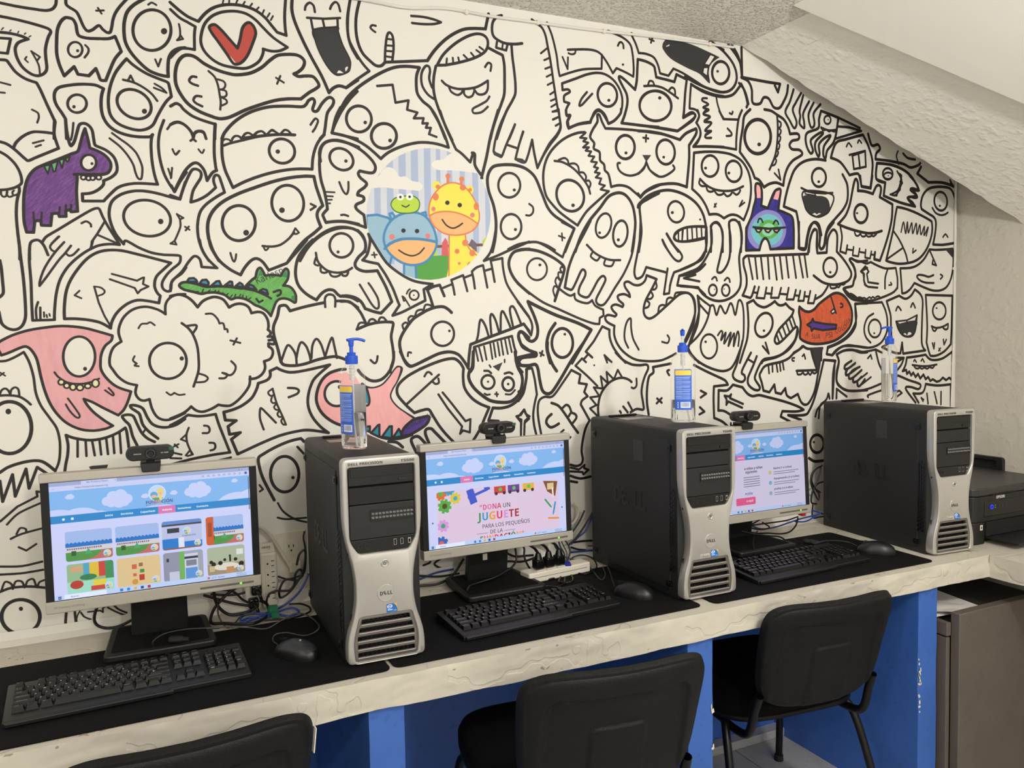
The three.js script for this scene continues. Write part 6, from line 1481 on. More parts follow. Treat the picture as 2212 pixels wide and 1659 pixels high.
const SCREENS = [
  (c, W, H) => { webHeader(c, W, H, 'Galería', '#c7cdf4'); const xs = [0.062, 0.3, 0.53, 0.757], ws = [0.222, 0.215, 0.205, 0.2]; for (let r = 0; r < 2; r++) for (let k = 0; k < 4; k++) thumb(c, W * xs[k], H * (0.425 + r * 0.28), W * ws[k], H * 0.255, r * 4 + k); taskbar(c, W, H); },
  (c, W, H) => {
    webHeader(c, W, H, 'Inicio', '#c9cdf2'); c.save(); c.beginPath(); c.roundRect(W * 0.062, H * 0.42, W * 0.885, H * 0.62, 16); c.clip(); c.fillStyle = '#d9c3dc'; c.fillRect(0, H * 0.4, W, H);
    const gear = (x, y, r, k, k2) => { c.fillStyle = k; c.save(); c.translate(x, y); c.rotate(0.3); for (let i = 0; i < 8; i++) { c.rotate(Math.PI / 4); c.fillRect(-r * 0.22, -r * 1.08, r * 0.44, r * 0.5); } c.fillRect(-r * 0.8, -r * 0.8, r * 1.6, r * 1.6); c.restore(); c.fillStyle = k2; c.beginPath(); c.arc(x, y, r * 0.4, 0, 7); c.fill(); };
    gear(W * 0.09, H * 0.44, 40, '#d8662e', '#4fae3c'); gear(W * 0.15, H * 0.41, 34, '#2a96b8', '#d8662e'); gear(W * 0.19, H * 0.5, 36, '#d6c23a', '#38a4c0'); gear(W * 0.115, H * 0.57, 44, '#4aa83c', '#5a3a1c'); gear(W * 0.1, H * 0.77, 38, '#d394d8', '#3fa06a'); gear(W * 0.085, H * 0.95, 44, '#2f62b8', '#e05a44');
    c.save(); c.translate(W * 0.305, H * 0.5); c.rotate(-0.3); c.fillStyle = '#3a52c4'; c.fillRect(-26, -50, 52, 100); c.fillRect(-30, -10, 150, 18); c.fillRect(100, -24, 40, 30); c.restore();
    [['#c83c34', 0.51], ['#6a3a90', 0.61], ['#dcae42', 0.72]].forEach(([k, x]) => { c.fillStyle = k; c.fillRect(W * (x - 0.045), H * 0.425, W * 0.085, H * 0.075); c.fillStyle = '#2a2430'; c.beginPath(); c.arc(W * (x - 0.03), H * 0.5, 11, 0, 7); c.arc(W * (x + 0.028), H * 0.5, 11, 0, 7); c.fill(); c.fillStyle = '#58b858'; c.beginPath(); c.arc(W * x, H * 0.46, 13, 0, 7); c.fill(); });
    c.fillStyle = '#7a4a2c'; c.beginPath(); c.moveTo(W * 0.83, H * 0.42); c.lineTo(W * 0.94, H * 0.44); c.lineTo(W * 0.92, H * 0.6); c.lineTo(W * 0.86, H * 0.54); c.fill(); c.fillStyle = '#d6c08a'; c.fillRect(W * 0.86, H * 0.45, W * 0.05, H * 0.07);
    const pen = (x, y, a, k, l) => { c.save(); c.translate(W * x, H * y); c.rotate(a); c.fillStyle = k; c.fillRect(0, -6, l, 12); c.beginPath(); c.moveTo(l, -6); c.lineTo(l + 16, 0); c.lineTo(l, 6); c.fill(); c.restore(); };
    pen(0.84, 0.62, 0.9, '#2f9a58', 70); pen(0.92, 0.66, 1.8, '#2a8ec0', 80); pen(0.86, 0.83, 0.1, '#e08a34', 80); pen(0.9, 0.5, 1.5, '#e8d8d0', 60);
    const word = (s, x, y, size, cols) => { c.font = `bold ${size}px sans-serif`; let xx = x; for (let i = 0; i < s.length; i++) { c.fillStyle = cols[i % cols.length]; c.fillText(s[i], xx, y); xx += c.measureText(s[i]).width; } return xx; };
    let e = word('"DONA', W * 0.355, H * 0.655, 48, ['#d83c6c', '#d84a8a', '#e06a9a', '#d8407a', '#c83a6a']); c.fillStyle = '#2c2636'; c.font = '42px sans-serif'; c.fillText(' UN', e, H * 0.655);
    word('JUGUETE', W * 0.345, H * 0.765, 74, ['#2f8a44', '#2a94c4', '#e29a34', '#d83a5a', '#d08ad0', '#a02a3a', '#a02030']); c.fillStyle = '#2c2636'; c.font = '37px sans-serif'; c.fillText('PARA LOS PEQUEÑOS', W * 0.37, H * 0.85); c.fillText('DE LA', W * 0.425, H * 0.915); c.fillRect(W * 0.33, H * 0.9, W * 0.08, 2); c.fillRect(W * 0.53, H * 0.9, W * 0.08, 2);
    word('FUNDACIÓN"', W * 0.35, H * 0.99, 52, ['#2f8a44', '#e06a34', '#e29a34', '#d83a5a', '#a02a3a', '#b83a34', '#2c2636', '#2f7a4c', '#e0a034', '#e07a5a']); c.restore();
    c.fillStyle = '#5a6684'; c.beginPath(); c.arc(W * 0.03, H * 0.73, 6, 0, 7); c.arc(W * 0.97, H * 0.73, 6, 0, 7); c.fill(); taskbar(c, W, H);
  },
  (c, W, H) => {
    webHeader(c, W, H, 'Servicios', '#d3cbe6'); c.fillStyle = '#1c1a2a'; c.font = 'bold 26px sans-serif'; c.fillText('a niños y niñas', W * 0.39, H * 0.47); c.fillText('siguiente:', W * 0.4, H * 0.515); c.fillStyle = '#6a6680'; for (let k = 0; k < 5; k++) c.fillRect(W * 0.38, H * (0.56 + k * 0.028), W * 0.16, 5);
    [['Ranita (1 a 2 años)', 0.5, '#c8c06a'], ['Hipopotamito (2 a 3 años)', 0.63, '#6ab0c4'], ['Jirafita (3 a 4 años)', 0.76, '#8ab0b4']].forEach(([s, y, k]) => { c.fillStyle = '#2a2638'; c.font = 'bold 22px sans-serif'; c.fillText(s, W * 0.68, H * y); c.fillStyle = k; c.beginPath(); c.arc(W * 0.645, H * (y + 0.035), 16, 0, 7); c.fill(); c.fillStyle = '#7a7692'; c.fillRect(W * 0.68, H * (y + 0.03), W * 0.26, 5); c.fillRect(W * 0.68, H * (y + 0.056), W * 0.22, 5); });
    c.fillStyle = '#2a4aa0'; c.font = 'bold 24px sans-serif'; c.fillText('PCIÓN', W * 0.39, H * 0.78); c.fillStyle = '#e0578c'; c.beginPath(); c.roundRect(W * 0.3, H * 0.81, W * 0.19, H * 0.09, 10); c.fill(); c.fillStyle = '#f6e6f0'; c.font = 'bold 20px sans-serif'; c.fillText('A AQUÍ', W * 0.4, H * 0.865); taskbar(c, W, H);
  },
];
// ---------- monitors ----------
function monitor(label, idx, [sx, sy, sz], yaw, tilt, base, glow) {
  const o = thing('monitor', label, 'monitor', [sx, DESK, base[1]], yaw, 'flat monitors on the counter');
  const mat = new THREE.Matrix4().makeRotationX(tilt).setPosition(0, sy, sz - base[1]);
  const P = (name, geos, m, parent = o) => obj(name, (Array.isArray(geos) ? geos : [geos]).map((g) => clean(g).applyMatrix4(mat)), m, parent);
  P('top_bar', rb(0.446, 0.0195, 0.03, 0.003, 0, 0.1385, -0.008), M.monSilver);
  const bot = P('bottom_bar', slab(roundPts([[-0.223, -0.1545], [0.223, -0.1545], [0.223, -0.1285], [-0.223, -0.1285]], [0.006, 0.006, 0.001, 0.001]), 0.03, 0.0025).translate(0, 0, -0.023), M.monSilver);
  for (const s of [-1, 1]) P('side_border', rb(0.0165, 0.259, 0.026, 0.002, s * 0.2135, 0.0, -0.0115), M.black);
  for (const y of [0.1289, -0.1286]) P('inner_frame', bx(0.412, 0.0022, 0.003, 0, y, 0.0005), M.hole);
  const t = canvasTex(1024, 640, SCREENS[idx]);
  P('screen', new THREE.PlaneGeometry(0.4105, 0.2565).translate(0, 0, 0.0003), std({ color: 0x050505, emissive: 0xffffff, emissiveMap: t, emissiveIntensity: glow, roughness: 0.35 }));
  P('back_cover', [rb(0.43, 0.275, 0.02, 0.006, 0, 0, -0.025), rb(0.3, 0.2, 0.03, 0.012, 0, -0.01, -0.045)], M.black);
  P('button_strip', [rb(0.118, 0.0052, 0.002, 0.0008, 0.146, -0.142, 0.0065), ...[0.1, 0.124, 0.148, 0.172].map((x) => bx(0.0008, 0.0052, 0.0026, x, -0.142, 0.0066))], M.silverDark, bot);
  P('power_light', rb(0.005, 0.0042, 0.0024, 0.001, 0.176, -0.142, 0.0074), M.ledGreen, bot);
  P('lettering', txt('HP Compaq LA1905wg', 0.0042, 0.0004, fontR).translate(-0.207, -0.1435, 0.0069), std2('ltr2', { color: 0x77726a, roughness: 0.5 }), bot);
  // neck and foot
  const nk = slab(roundPts([[-0.062, 0.012], [0.062, 0.012], [0.058, sy + 0.02], [-0.058, sy + 0.02]], 0.006), 0.022, 0.003); nk.rotateX(0.16); nk.translate(0, 0.002, sz - base[1] - 0.115);
  const neck = obj('neck', nk, M.black, o);
  if (idx === 1) obj('cable_hole', rb(0.014, 0.018, 0.003, 0.001, -0.012, 0.085, sz - base[1] - 0.0775), M.white, neck);
  const w = base[2], d = base[3];
  obj('foot', [slab(roundPts([[-w / 2 + 0.012, -d / 2], [w / 2 - 0.012, -d / 2], [w / 2, d / 2], [-w / 2, d / 2]], 0.018), 0.016, 0.004).rotateX(Math.PI / 2).translate(0, 0.0205, 0)], M.black, o);
  obj('foot_inlay', slab(roundPts([[-w / 2 + 0.026, -d / 2 + 0.016], [w / 2 - 0.026, -d / 2 + 0.016], [w / 2 - 0.015, d / 2 - 0.018], [-w / 2 + 0.015, d / 2 - 0.018]], 0.01), 0.0015, 0.0005).rotateX(Math.PI / 2).translate(0, 0.0216, 0), M.mat, o);
  return o;
}
monitor('left monitor with photo gallery web page on screen', 0, [-0.551, 0.2803, 0.2407], -0.016, -0.0145, [0, 0.165, 0.236, 0.205], 1.3);
monitor('middle monitor with toy donation banner on screen', 1, [0.2995, 0.2764, 0.2262], 0.0139, -0.0295, [0, 0.172, 0.236, 0.205], 1.3);
monitor('right monitor with text page, partly hidden behind a tower', 2, [1.1947, 0.254, 0.2219], 0.0003, -0.0556, [0, 0.185, 0.236, 0.2], 1.1);

// ---------- webcams on the monitors ----------
function webcam(label, x, y, z, turn, o2 = {}) {
  const o = thing('webcam', label, 'webcam', [x, y, z], turn, 'webcams clipped on the monitors');
  const pts = []; for (let i = 0; i <= 16; i++) { const a = -Math.PI / 2 + (i / 16) * Math.PI; pts.push([0.034 + 0.0155 * Math.cos(a), 0.0155 * Math.sin(a)]); } for (let i = 0; i <= 16; i++) { const a = Math.PI / 2 + (i / 16) * Math.PI; pts.push([-0.034 + 0.0155 * Math.cos(a), 0.0155 * Math.sin(a)]); }
  const b = obj('housing', toCreasedNormals(clean(slab(pts, 0.03, 0.003).translate(0, 0.0305, -0.012)), 0.6), M.black, o);
  const face = pts.map(([a, c]) => [a * 0.965, c * 0.88]); obj('face_plate', slab(face, 0.003, 0.0006).translate(0, 0.0305, 0.0165), M.blackGloss, o);
  const ln = obj('lens', [cylZ(0.0115, 0.0125, 0.009, 0.001, 0.0305, 0.0225, 32)], M.black, o);
  obj('lens_ring', new THREE.TorusGeometry(0.0085, 0.002, 10, 32).translate(0.001, 0.0305, 0.027), M.mouse, ln); obj('lens_glass', cylZ(0.006, 0.006, 0.0012, 0.001, 0.0305, 0.0268, 24), std2('lensglass', { color: 0x050508, roughness: 0.08 }), ln);
  obj('lettering', [txt('WEBCAM', 0.0026, 0.0003).translate(-0.0335, 0.0293, 0.0196), txt('HD 1080P', 0.0026, 0.0003).translate(0.0215, 0.0293, 0.0196)], std2('wl', { color: 0xb8b8b8, roughness: 0.5 }), o);
  obj('stem', [rb(0.017, 0.01, 0.014, 0.003, 0.0, 0.0125, 0.002)], M.black, o);
  obj('clip', [rb(0.042, 0.006, 0.045, 0.002, 0, 0.007, -0.008), slab(roundPts([[-0.018, -0.011], [0.0185, -0.011], [0.021, 0.0085], [-0.021, 0.0085]], 0.003), 0.007, 0.0015).translate(0, 0, 0.0115), rb(0.034, 0.03, 0.005, 0.002, 0, -0.008, -0.034)], M.black, o);
  if (o2.tab) obj('film_tab', rb(0.01, 0.0075, 0.0008, 0.0003, 0.044, 0.0385, 0.0196), std2('tab', { color: 0x1d5a44, roughness: 0.4 }), o);
  return o;
}
webcam('black webcam on top of the left monitor', -0.556, DESK + 0.4282, 0.236, -0.02, { tab: true });
webcam('black webcam on top of the middle monitor', 0.300, DESK + 0.4242, 0.219, 0.03, { tab: true });
webcam('black webcam on top of the right monitor', 1.16, DESK + 0.402, 0.211, -0.05);

// ---------- keyboards ----------
const KEYCOL = '#0d0d0e';
const rows = [];
{ // [label, width in key units] and gaps as numbers
  const r0 = ['Esc', 1, 'F1', 'F2', 'F3', 'F4', 0.5, 'F5', 'F6', 'F7', 'F8', 0.5, 'F9', 'F10', 'F11', 'F12', 0.3, 'Impr', 'Bloq', 'Pausa'];
  const w = (s, k) => [s, k];
  const r1 = ['|', ...'1234567890'.split(''), "'", '¿', w('<--', 2), 0.3, 'Ins', 'Ini', 'Re', 0.3, 'Bl', '/', '*', '-'];
  const r2 = [w('Tab', 1.5), ...'QWERTYUIOP'.split(''), '´', '+', w('\u21b5', 1.5), 0.3, 'Sup', 'Fin', 'Av', 0.3, '7', '8', '9', ['+', 1, 2]];
  const r3 = [w('Mayús', 1.75), ...'ASDFGHJKLÑ'.split(''), '{', w('}', 2.25), 3.6, '4', '5', '6'];
  const r4 = [w('Shift', 2.25), ...'ZXCVBNM,.-'.split(''), w('Shift', 2.75), 1.3, '\u2191', 1.3, '1', '2', '3', ['Intro', 1, 2]];
  const r5 = [w('Ctrl', 1.25), w('\u25a3', 1.25), w('Alt', 1.25), w('', 6.25), w('AltGr', 1.25), w('\u25a3', 1.25), w('\u2261', 1.25), w('Ctrl', 1.25), 0.3, '\u2190', '\u2193', '\u2192', 0.3, w('0', 2), '.'];
  rows.push(r0, r1, r2, r3, r4, r5);
}
const keyList = []; { const U = 0.0188; rows.forEach((r, j) => { let x = 0; for (const k of r) { if (typeof k === 'number') { x += k * U; continue; } const [s, w, h] = Array.isArray(k) ? [k[0], k[1], k[2] || 1] : [k, 1, 1]; keyList.push({ s, x: x + (w * U) / 2, z: j === 0 ? 0 : 0.0235 + (j - 1) * 0.0185 + ((h - 1) * 0.0185) / 2, w: w * U - 0.0016, d: 0.0166 + (h - 1) * 0.0185, j }); x += w * U; } }); }
const atlas = canvasTex(1024, 512, (c, W, H) => { c.fillStyle = KEYCOL; c.fillRect(0, 0, W, H); c.fillStyle = '#c9c9c9'; keyList.forEach((k, i) => { const x = (i % 16) * 64, y = Math.floor(i / 16) * 64; c.font = k.s.length > 1 ? '17px sans-serif' : 'bold 26px sans-serif'; c.fillText(k.s, x + 8, y + (k.s.length > 1 ? 24 : 30)); }); });
M.keycap = phy({ map: atlas, specularIntensity: 0.6, roughness: 0.36 });
function keyGeo(k, i) {
  const w = k.w / 2, d = k.d / 2, h = 0.0085, tw = w - 0.0026, td = d - 0.0026, zo = -0.0006;
  const P = [[-w, 0, -d], [w, 0, -d], [w, 0, d], [-w, 0, d], [-tw, h, -td + zo], [tw, h, -td + zo], [tw, h, td + zo], [-tw, h, td + zo]];
  const F = [[4, 7, 6, 5], [3, 2, 6, 7], [2, 1, 5, 6], [1, 0, 4, 5], [0, 3, 7, 4]];
  const pos = [], uv = [], cx = (i % 16) * 64, cy = Math.floor(i / 16) * 64, asp = Math.max(k.w / 0.0172, 0.6);
  const U = (a, b) => [(cx + a) / 1024, 1 - (cy + b) / 512];
  F.forEach((f, fi) => { const q = fi === 0 ? [[1, 1], [1, 60], [Math.min(63, 63), 60], [63, 1]] : [[62, 62], [62, 62], [62, 62], [62, 62]]; if (fi === 0 && asp > 1.2) { /* wide key: the legend keeps its size at the left */ } for (const t of [0, 1, 2, 0, 2, 3]) { pos.push(...P[f[t]]); uv.push(...U(...q[t])); } });
  const g = new THREE.BufferGeometry(); g.setAttribute('position', new THREE.Float32BufferAttribute(pos, 3)); g.setAttribute('uv', new THREE.Float32BufferAttribute(uv, 2)); g.computeVertexNormals(); return g;
}
const keyGeos = keyList.map(keyGeo);
function keyboardAt(label, x, z, turn) {
  const o = thing('keyboard', label, 'keyboard', [x, DESK + 0.0036, z], turn, 'black keyboards on the mats');
  const W = 0.444, D = 0.158, prof = roundPts([[-D / 2, 0.0], [D / 2, 0.0], [D / 2, 0.011], [-D / 2, 0.0235]], [0.003, 0.003, 0.004, 0.005], 4);
  const g = slab(prof, W, 0.003).rotateY(-Math.PI / 2).translate(W / 2, 0, 0); 
  obj('keyboard_body', toCreasedNormals(clean(g), 0.5), M.keyBase, o);
  const lip = roundPts([[-W / 2 + 0.004, 0], [W / 2 - 0.16, 0], [W / 2 - 0.15, 0.012], [-W / 2 + 0.004, 0.012]], 0.004); obj('front_lip', slab(lip, 0.008, 0.0015).rotateX(Math.PI / 2).translate(0, 0.0105, D / 2 - 0.004), M.keyBase, o);
  const slope = Math.atan2(0.0125, D), x0 = -0.2095, z0 = -0.0565;
  const rot = new THREE.Euler(slope, 0, 0);
  keyList.forEach((k, i) => { const z = z0 + k.z, y = 0.0172 - (z * 0.0125) / D; const m = part('key', keyGeos[i], M.keycap, o, x0 + k.x, y, z); m.rotation.copy(rot); });
  for (let k = 0; k < 3; k++) obj('status_light', cyl(0.0012, 0.0012, 0.0008, 0.158 + k * 0.016, 0.0222, -0.0585, 10), std2('stl', { color: 0x303830, roughness: 0.3 }), o);
  return o;
}
keyboardAt('black keyboard on the left mat below gallery page monitor', -0.612, 0.418, 0.045);
keyboardAt('black keyboard on the middle mat below toy banner monitor', 0.293, 0.418, 0.07);
keyboardAt('black keyboard on the right mat behind the silver tower front', 1.165, 0.425, 0.035);

// ---------- mice ----------
function mouseAt(label, x, z, turn, two) {
  const o = thing('computer_mouse', label, 'mouse', [x, DESK + 0.0036, z], turn, 'mice on the mats');
  const make = (scale, lift, cut) => {
    const N = 40, K = 20, pos = [], idx = [];
    for (let i = 0; i <= K; i++) for (let j = 0; j < N; j++) {
      const ph = (i / K) * cut, th = (j / N) * 2 * Math.PI, r = Math.sin(ph), c = Math.cos(ph);
      const u = r * Math.sin(th), v = r * Math.cos(th);
      const waist = 1 - 0.1 * Math.exp(-Math.pow((v + 0.05) * 2.6, 2)) + 0.04 * v;
      pos.push(0.031 * scale * Math.sign(u) * Math.pow(Math.abs(u), 0.86) * waist, lift + 0.036 * scale * Math.pow(Math.max(0, c), 0.75) * (1 - 0.22 * (v < 0 ? v * v : 0.3 * v * v)), 0.056 * scale * v);
    }
    for (let i = 0; i < K; i++) for (let j = 0; j < N; j++) { const a = i * N + j, b = i * N + ((j + 1) % N), c2 = a + N, d = b + N; idx.push(a, c2, b, b, c2, d); }
    const g = new THREE.BufferGeometry(); g.setAttribute('position', new THREE.Float32BufferAttribute(pos, 3)); g.setIndex(idx); g.computeVertexNormals(); return g;
  };
  obj('body', [make(1, 0, Math.PI / 2), at(new THREE.CylinderGeometry(0.029, 0.028, 0.003, 32).scale(1, 1, 1.85), 0, 0.0015, 0)], M.mouseDark, o);
  obj('top_shell', make(1.006, 0.0006, 1.12), two ? M.mouse : M.mouseDark, o);
  obj('button_gap', bx(0.0008, 0.004, 0.03, 0, 0.0335, -0.03), M.hole, o);
  obj('scroll_wheel', at(new THREE.CylinderGeometry(0.008, 0.008, 0.006, 24).rotateZ(Math.PI / 2), 0, 0.0285, -0.03), M.mouseDark, o);
  if (two) obj('logo_mark', new THREE.TorusGeometry(0.0026, 0.0006, 6, 16, 4.2).rotateX(-1.4).translate(0, 0.0366, 0.012), std2('lg', { color: 0xbfc0c2, roughness: 0.4 }), o);
}
mouseAt('grey topped mouse left of the first silver tower', -0.282, 0.412, 0.72, true);
mouseAt('black mouse left of the tower between middle and right monitors', 0.598, 0.425, 0.6, false);
mouseAt('black mouse left of the rightmost tower', 1.485, 0.436, 0.78, false);

// ---------- pump bottles on the towers ----------
const oval = (rx, rz, y, n = 40, pw = 1) => { const r = []; for (let i = 0; i < n; i++) { const t = (i / n) * 2 * Math.PI, c = Math.cos(t), s = Math.sin(t); r.push([rx * Math.sign(c) * Math.pow(Math.abs(c), pw), y, rz * Math.sign(s) * Math.pow(Math.abs(s), pw)]); } return r; };
function loft(rings, capA = true, capB = true) {
  const n = rings[0].length, pos = [], idx = []; for (const r of rings) for (const p of r) pos.push(...p);
  for (let i = 0; i < rings.length - 1; i++) for (let j = 0; j < n; j++) { const a = i * n + j, b = i * n + ((j + 1) % n); idx.push(a, a + n, b, b, a + n, b + n); }
  const cap = (k, flip) => { const r = rings[k], c = [0, 0, 0]; r.forEach((p) => p.forEach((v, q) => (c[q] += v / n))); pos.push(...c); const ci = pos.length / 3 - 1; for (let j = 0; j < n; j++) { const a = k * n + j, b = k * n + ((j + 1) % n); flip ? idx.push(ci, b, a) : idx.push(ci, a, b); } };
  if (capA) cap(0, false); if (capB) cap(rings.length - 1, true);
  const g = new THREE.BufferGeometry(); g.setAttribute('position', new THREE.Float32BufferAttribute(pos, 3)); g.setIndex(idx); g.computeVertexNormals(); return g;
}
const labelTex = canvasTex(512, 1024, (c, W, H) => {
  c.fillStyle = '#2a5fd0'; c.fillRect(0, 0, W, H); c.fillStyle = '#4a7ae0'; c.fillRect(12, 150, W - 24, H - 170); c.fillStyle = '#2e62d2'; c.fillRect(16, 154, W - 32, H - 178); c.fillStyle = '#f6cf52'; c.beginPath(); c.roundRect(14, 14, W - 28, 128, 14); c.fill();
  c.fillStyle = '#b7cdf6'; const r = rng(4); let y = 178; for (let k = 0; k < 34; k++) { c.fillRect(26, y, (k % 6 === 5 ? 160 : 420) + r() * 34, k % 7 === 0 ? 9 : 5); y += k % 7 === 6 ? 26 : 16; }
  c.fillStyle = '#e4ebfb'; c.fillRect(170, H - 200, 300, 150); c.fillStyle = '#4a5a88'; let x = 196; while (x < 440) { const w = 3 + Math.floor(r() * 6); c.fillRect(x, H - 186, w, 108); x += w + 3 + r() * 6; } c.fillStyle = '#e4ebfb'; for (let k = 0; k < 3; k++) { c.save(); c.translate(92, H - 180 + k * 56); c.rotate(Math.PI / 4); c.fillRect(-16, -16, 32, 32); c.restore(); }
});
M.label = std({ map: labelTex, roughness: 0.35, side: THREE.DoubleSide });
M.backing = std({ color: 0xc9cacb, roughness: 0.6, side: THREE.DoubleSide });
function pumpBottle(label, x, z, turn, spout, fill, rise = 0) {
  const o = thing('pump_bottle', label, 'bottle', [x, DESK + TH + 0.0012, z], turn, 'clear gel bottles with blue pumps on the towers');
  const RX = 0.0345, RZ = 0.0225, prof = [[0, 0.86], [0.002, 0.95], [0.006, 1], [0.06, 1], [0.12, 1], [0.158, 1], [0.17, 0.97], [0.18, 0.86], [0.188, 0.68], [0.193, 0.52], [0.197, 0.4]];
  const ring = (k, y, f = 1) => oval(RX * k * f < 0.0125 ? 0.0125 : RX * k * f, Math.max(0.0125, RZ * (k > 0.9 ? k : k * 1.12) * f), y, 48, 0.82);
  obj('bottle_body', loft(prof.map(([y, k]) => ring(k, y)), true, false), M.clear, o);
  const gp = [[0.003, 0.84], [0.006, 0.96], [0.02, 0.965], [fill, 0.965]]; obj('gel', loft(gp.map(([y, k]) => ring(k, y))), M.gel, o);
  obj('dip_tube', tube([[0, 0.19, 0], [0.002, 0.13, 0], [0.006, 0.07, 0.002], [0.016, 0.006, 0.004]], 0.0024, 24, 8), M.frost, o);
  obj('pump_chamber', [cyl(0.006, 0.006, 0.035, 0, 0.176, 0), ...[0.165, 0.172, 0.179, 0.186].map((y) => at(new THREE.TorusGeometry(0.0065, 0.001, 6, 18).rotateX(Math.PI / 2), 0, y, 0))], M.frost, o);
  for (const s of [1, -1]) {                                            // a printed label on each broad face
    const w = 0.046, N = 12, pos = [], uv = [], idx = []; for (let i = 0; i <= N; i++) for (let j = 0; j <= 1; j++) { const u = i / N, xx = (u - 0.5) * w, t = Math.abs(xx) / RX, q = Math.pow(t, 1 / 0.82), zz = RZ * Math.pow(Math.sqrt(Math.max(0, 1 - q * q)), 0.82) + 0.0005; pos.push(xx * s, j ? 0.148 : 0.036, zz * s); uv.push(u, j); }
    for (let i = 0; i < N; i++) { const a = i * 2; idx.push(a, a + 2, a + 1, a + 1, a + 2, a + 3); }
    const g = new THREE.BufferGeometry(); g.setAttribute('position', new THREE.Float32BufferAttribute(pos, 3)); g.setAttribute('uv', new THREE.Float32BufferAttribute(uv, 2)); g.setIndex(idx); g.computeVertexNormals(); const lb = obj('label', g, M.label, o); const back = g.clone(); back.scale((w - 0.001) / w, 0.995, 0.985); obj('label_backing', back, M.backing, lb);
  }
  const ribs = []; for (let k = 0; k < 28; k++) { const a = (k / 28) * 2 * Math.PI; ribs.push(bx(0.001, 0.017, 0.001, Math.cos(a) * 0.0137, 0.206, Math.sin(a) * 0.0137)); }
  obj('collar', [new THREE.LatheGeometry([[0.0125, 0.196], [0.0139, 0.197], [0.0139, 0.2145], [0.0132, 0.216], [0.0102, 0.216], [0.01, 0.223], [0.0045, 0.2235]].map((p) => new THREE.Vector2(...p)), 32), ...ribs], M.pump, o);
  obj('pump_stem', cyl(0.0042, 0.0046, 0.022 + rise, 0, 0.232 + rise / 2, 0, 16), rise > 0.005 ? M.frost : M.pump, o);
  const hd = [new THREE.LatheGeometry([[0.0048, 0.236], [0.0062, 0.24], [0.0066, 0.25], [0.0066, 0.2525], [0.0001, 0.2535]].map((p) => new THREE.Vector2(...p)), 24)];
  const sp = tube([[-0.01, 0.2515, 0], [0, 0.253, 0], [0.016, 0.2535, 0], [0.03, 0.2505, 0], [0.034, 0.2485, 0]], 0.0034, 20, 10); const hp = at(sp, 0, rise, 0); hp.rotateY(spout - turn); hd[0].translate(0, rise, 0);
  obj('pump_head', [...hd, hp], M.pump, o);
}
pumpBottle('pump bottle with label turned left on the first tower', -0.125, 0.364, -1.12, 0.15, 0.085);
pumpBottle('pump bottle with full label showing on the second tower', 0.819, 0.351, -0.6, 0.93, 0.063, 0.006);
pumpBottle('pump bottle seen edgewise on the rightmost tower', 1.757, 0.251, 0.42, 3.0, 0.095);

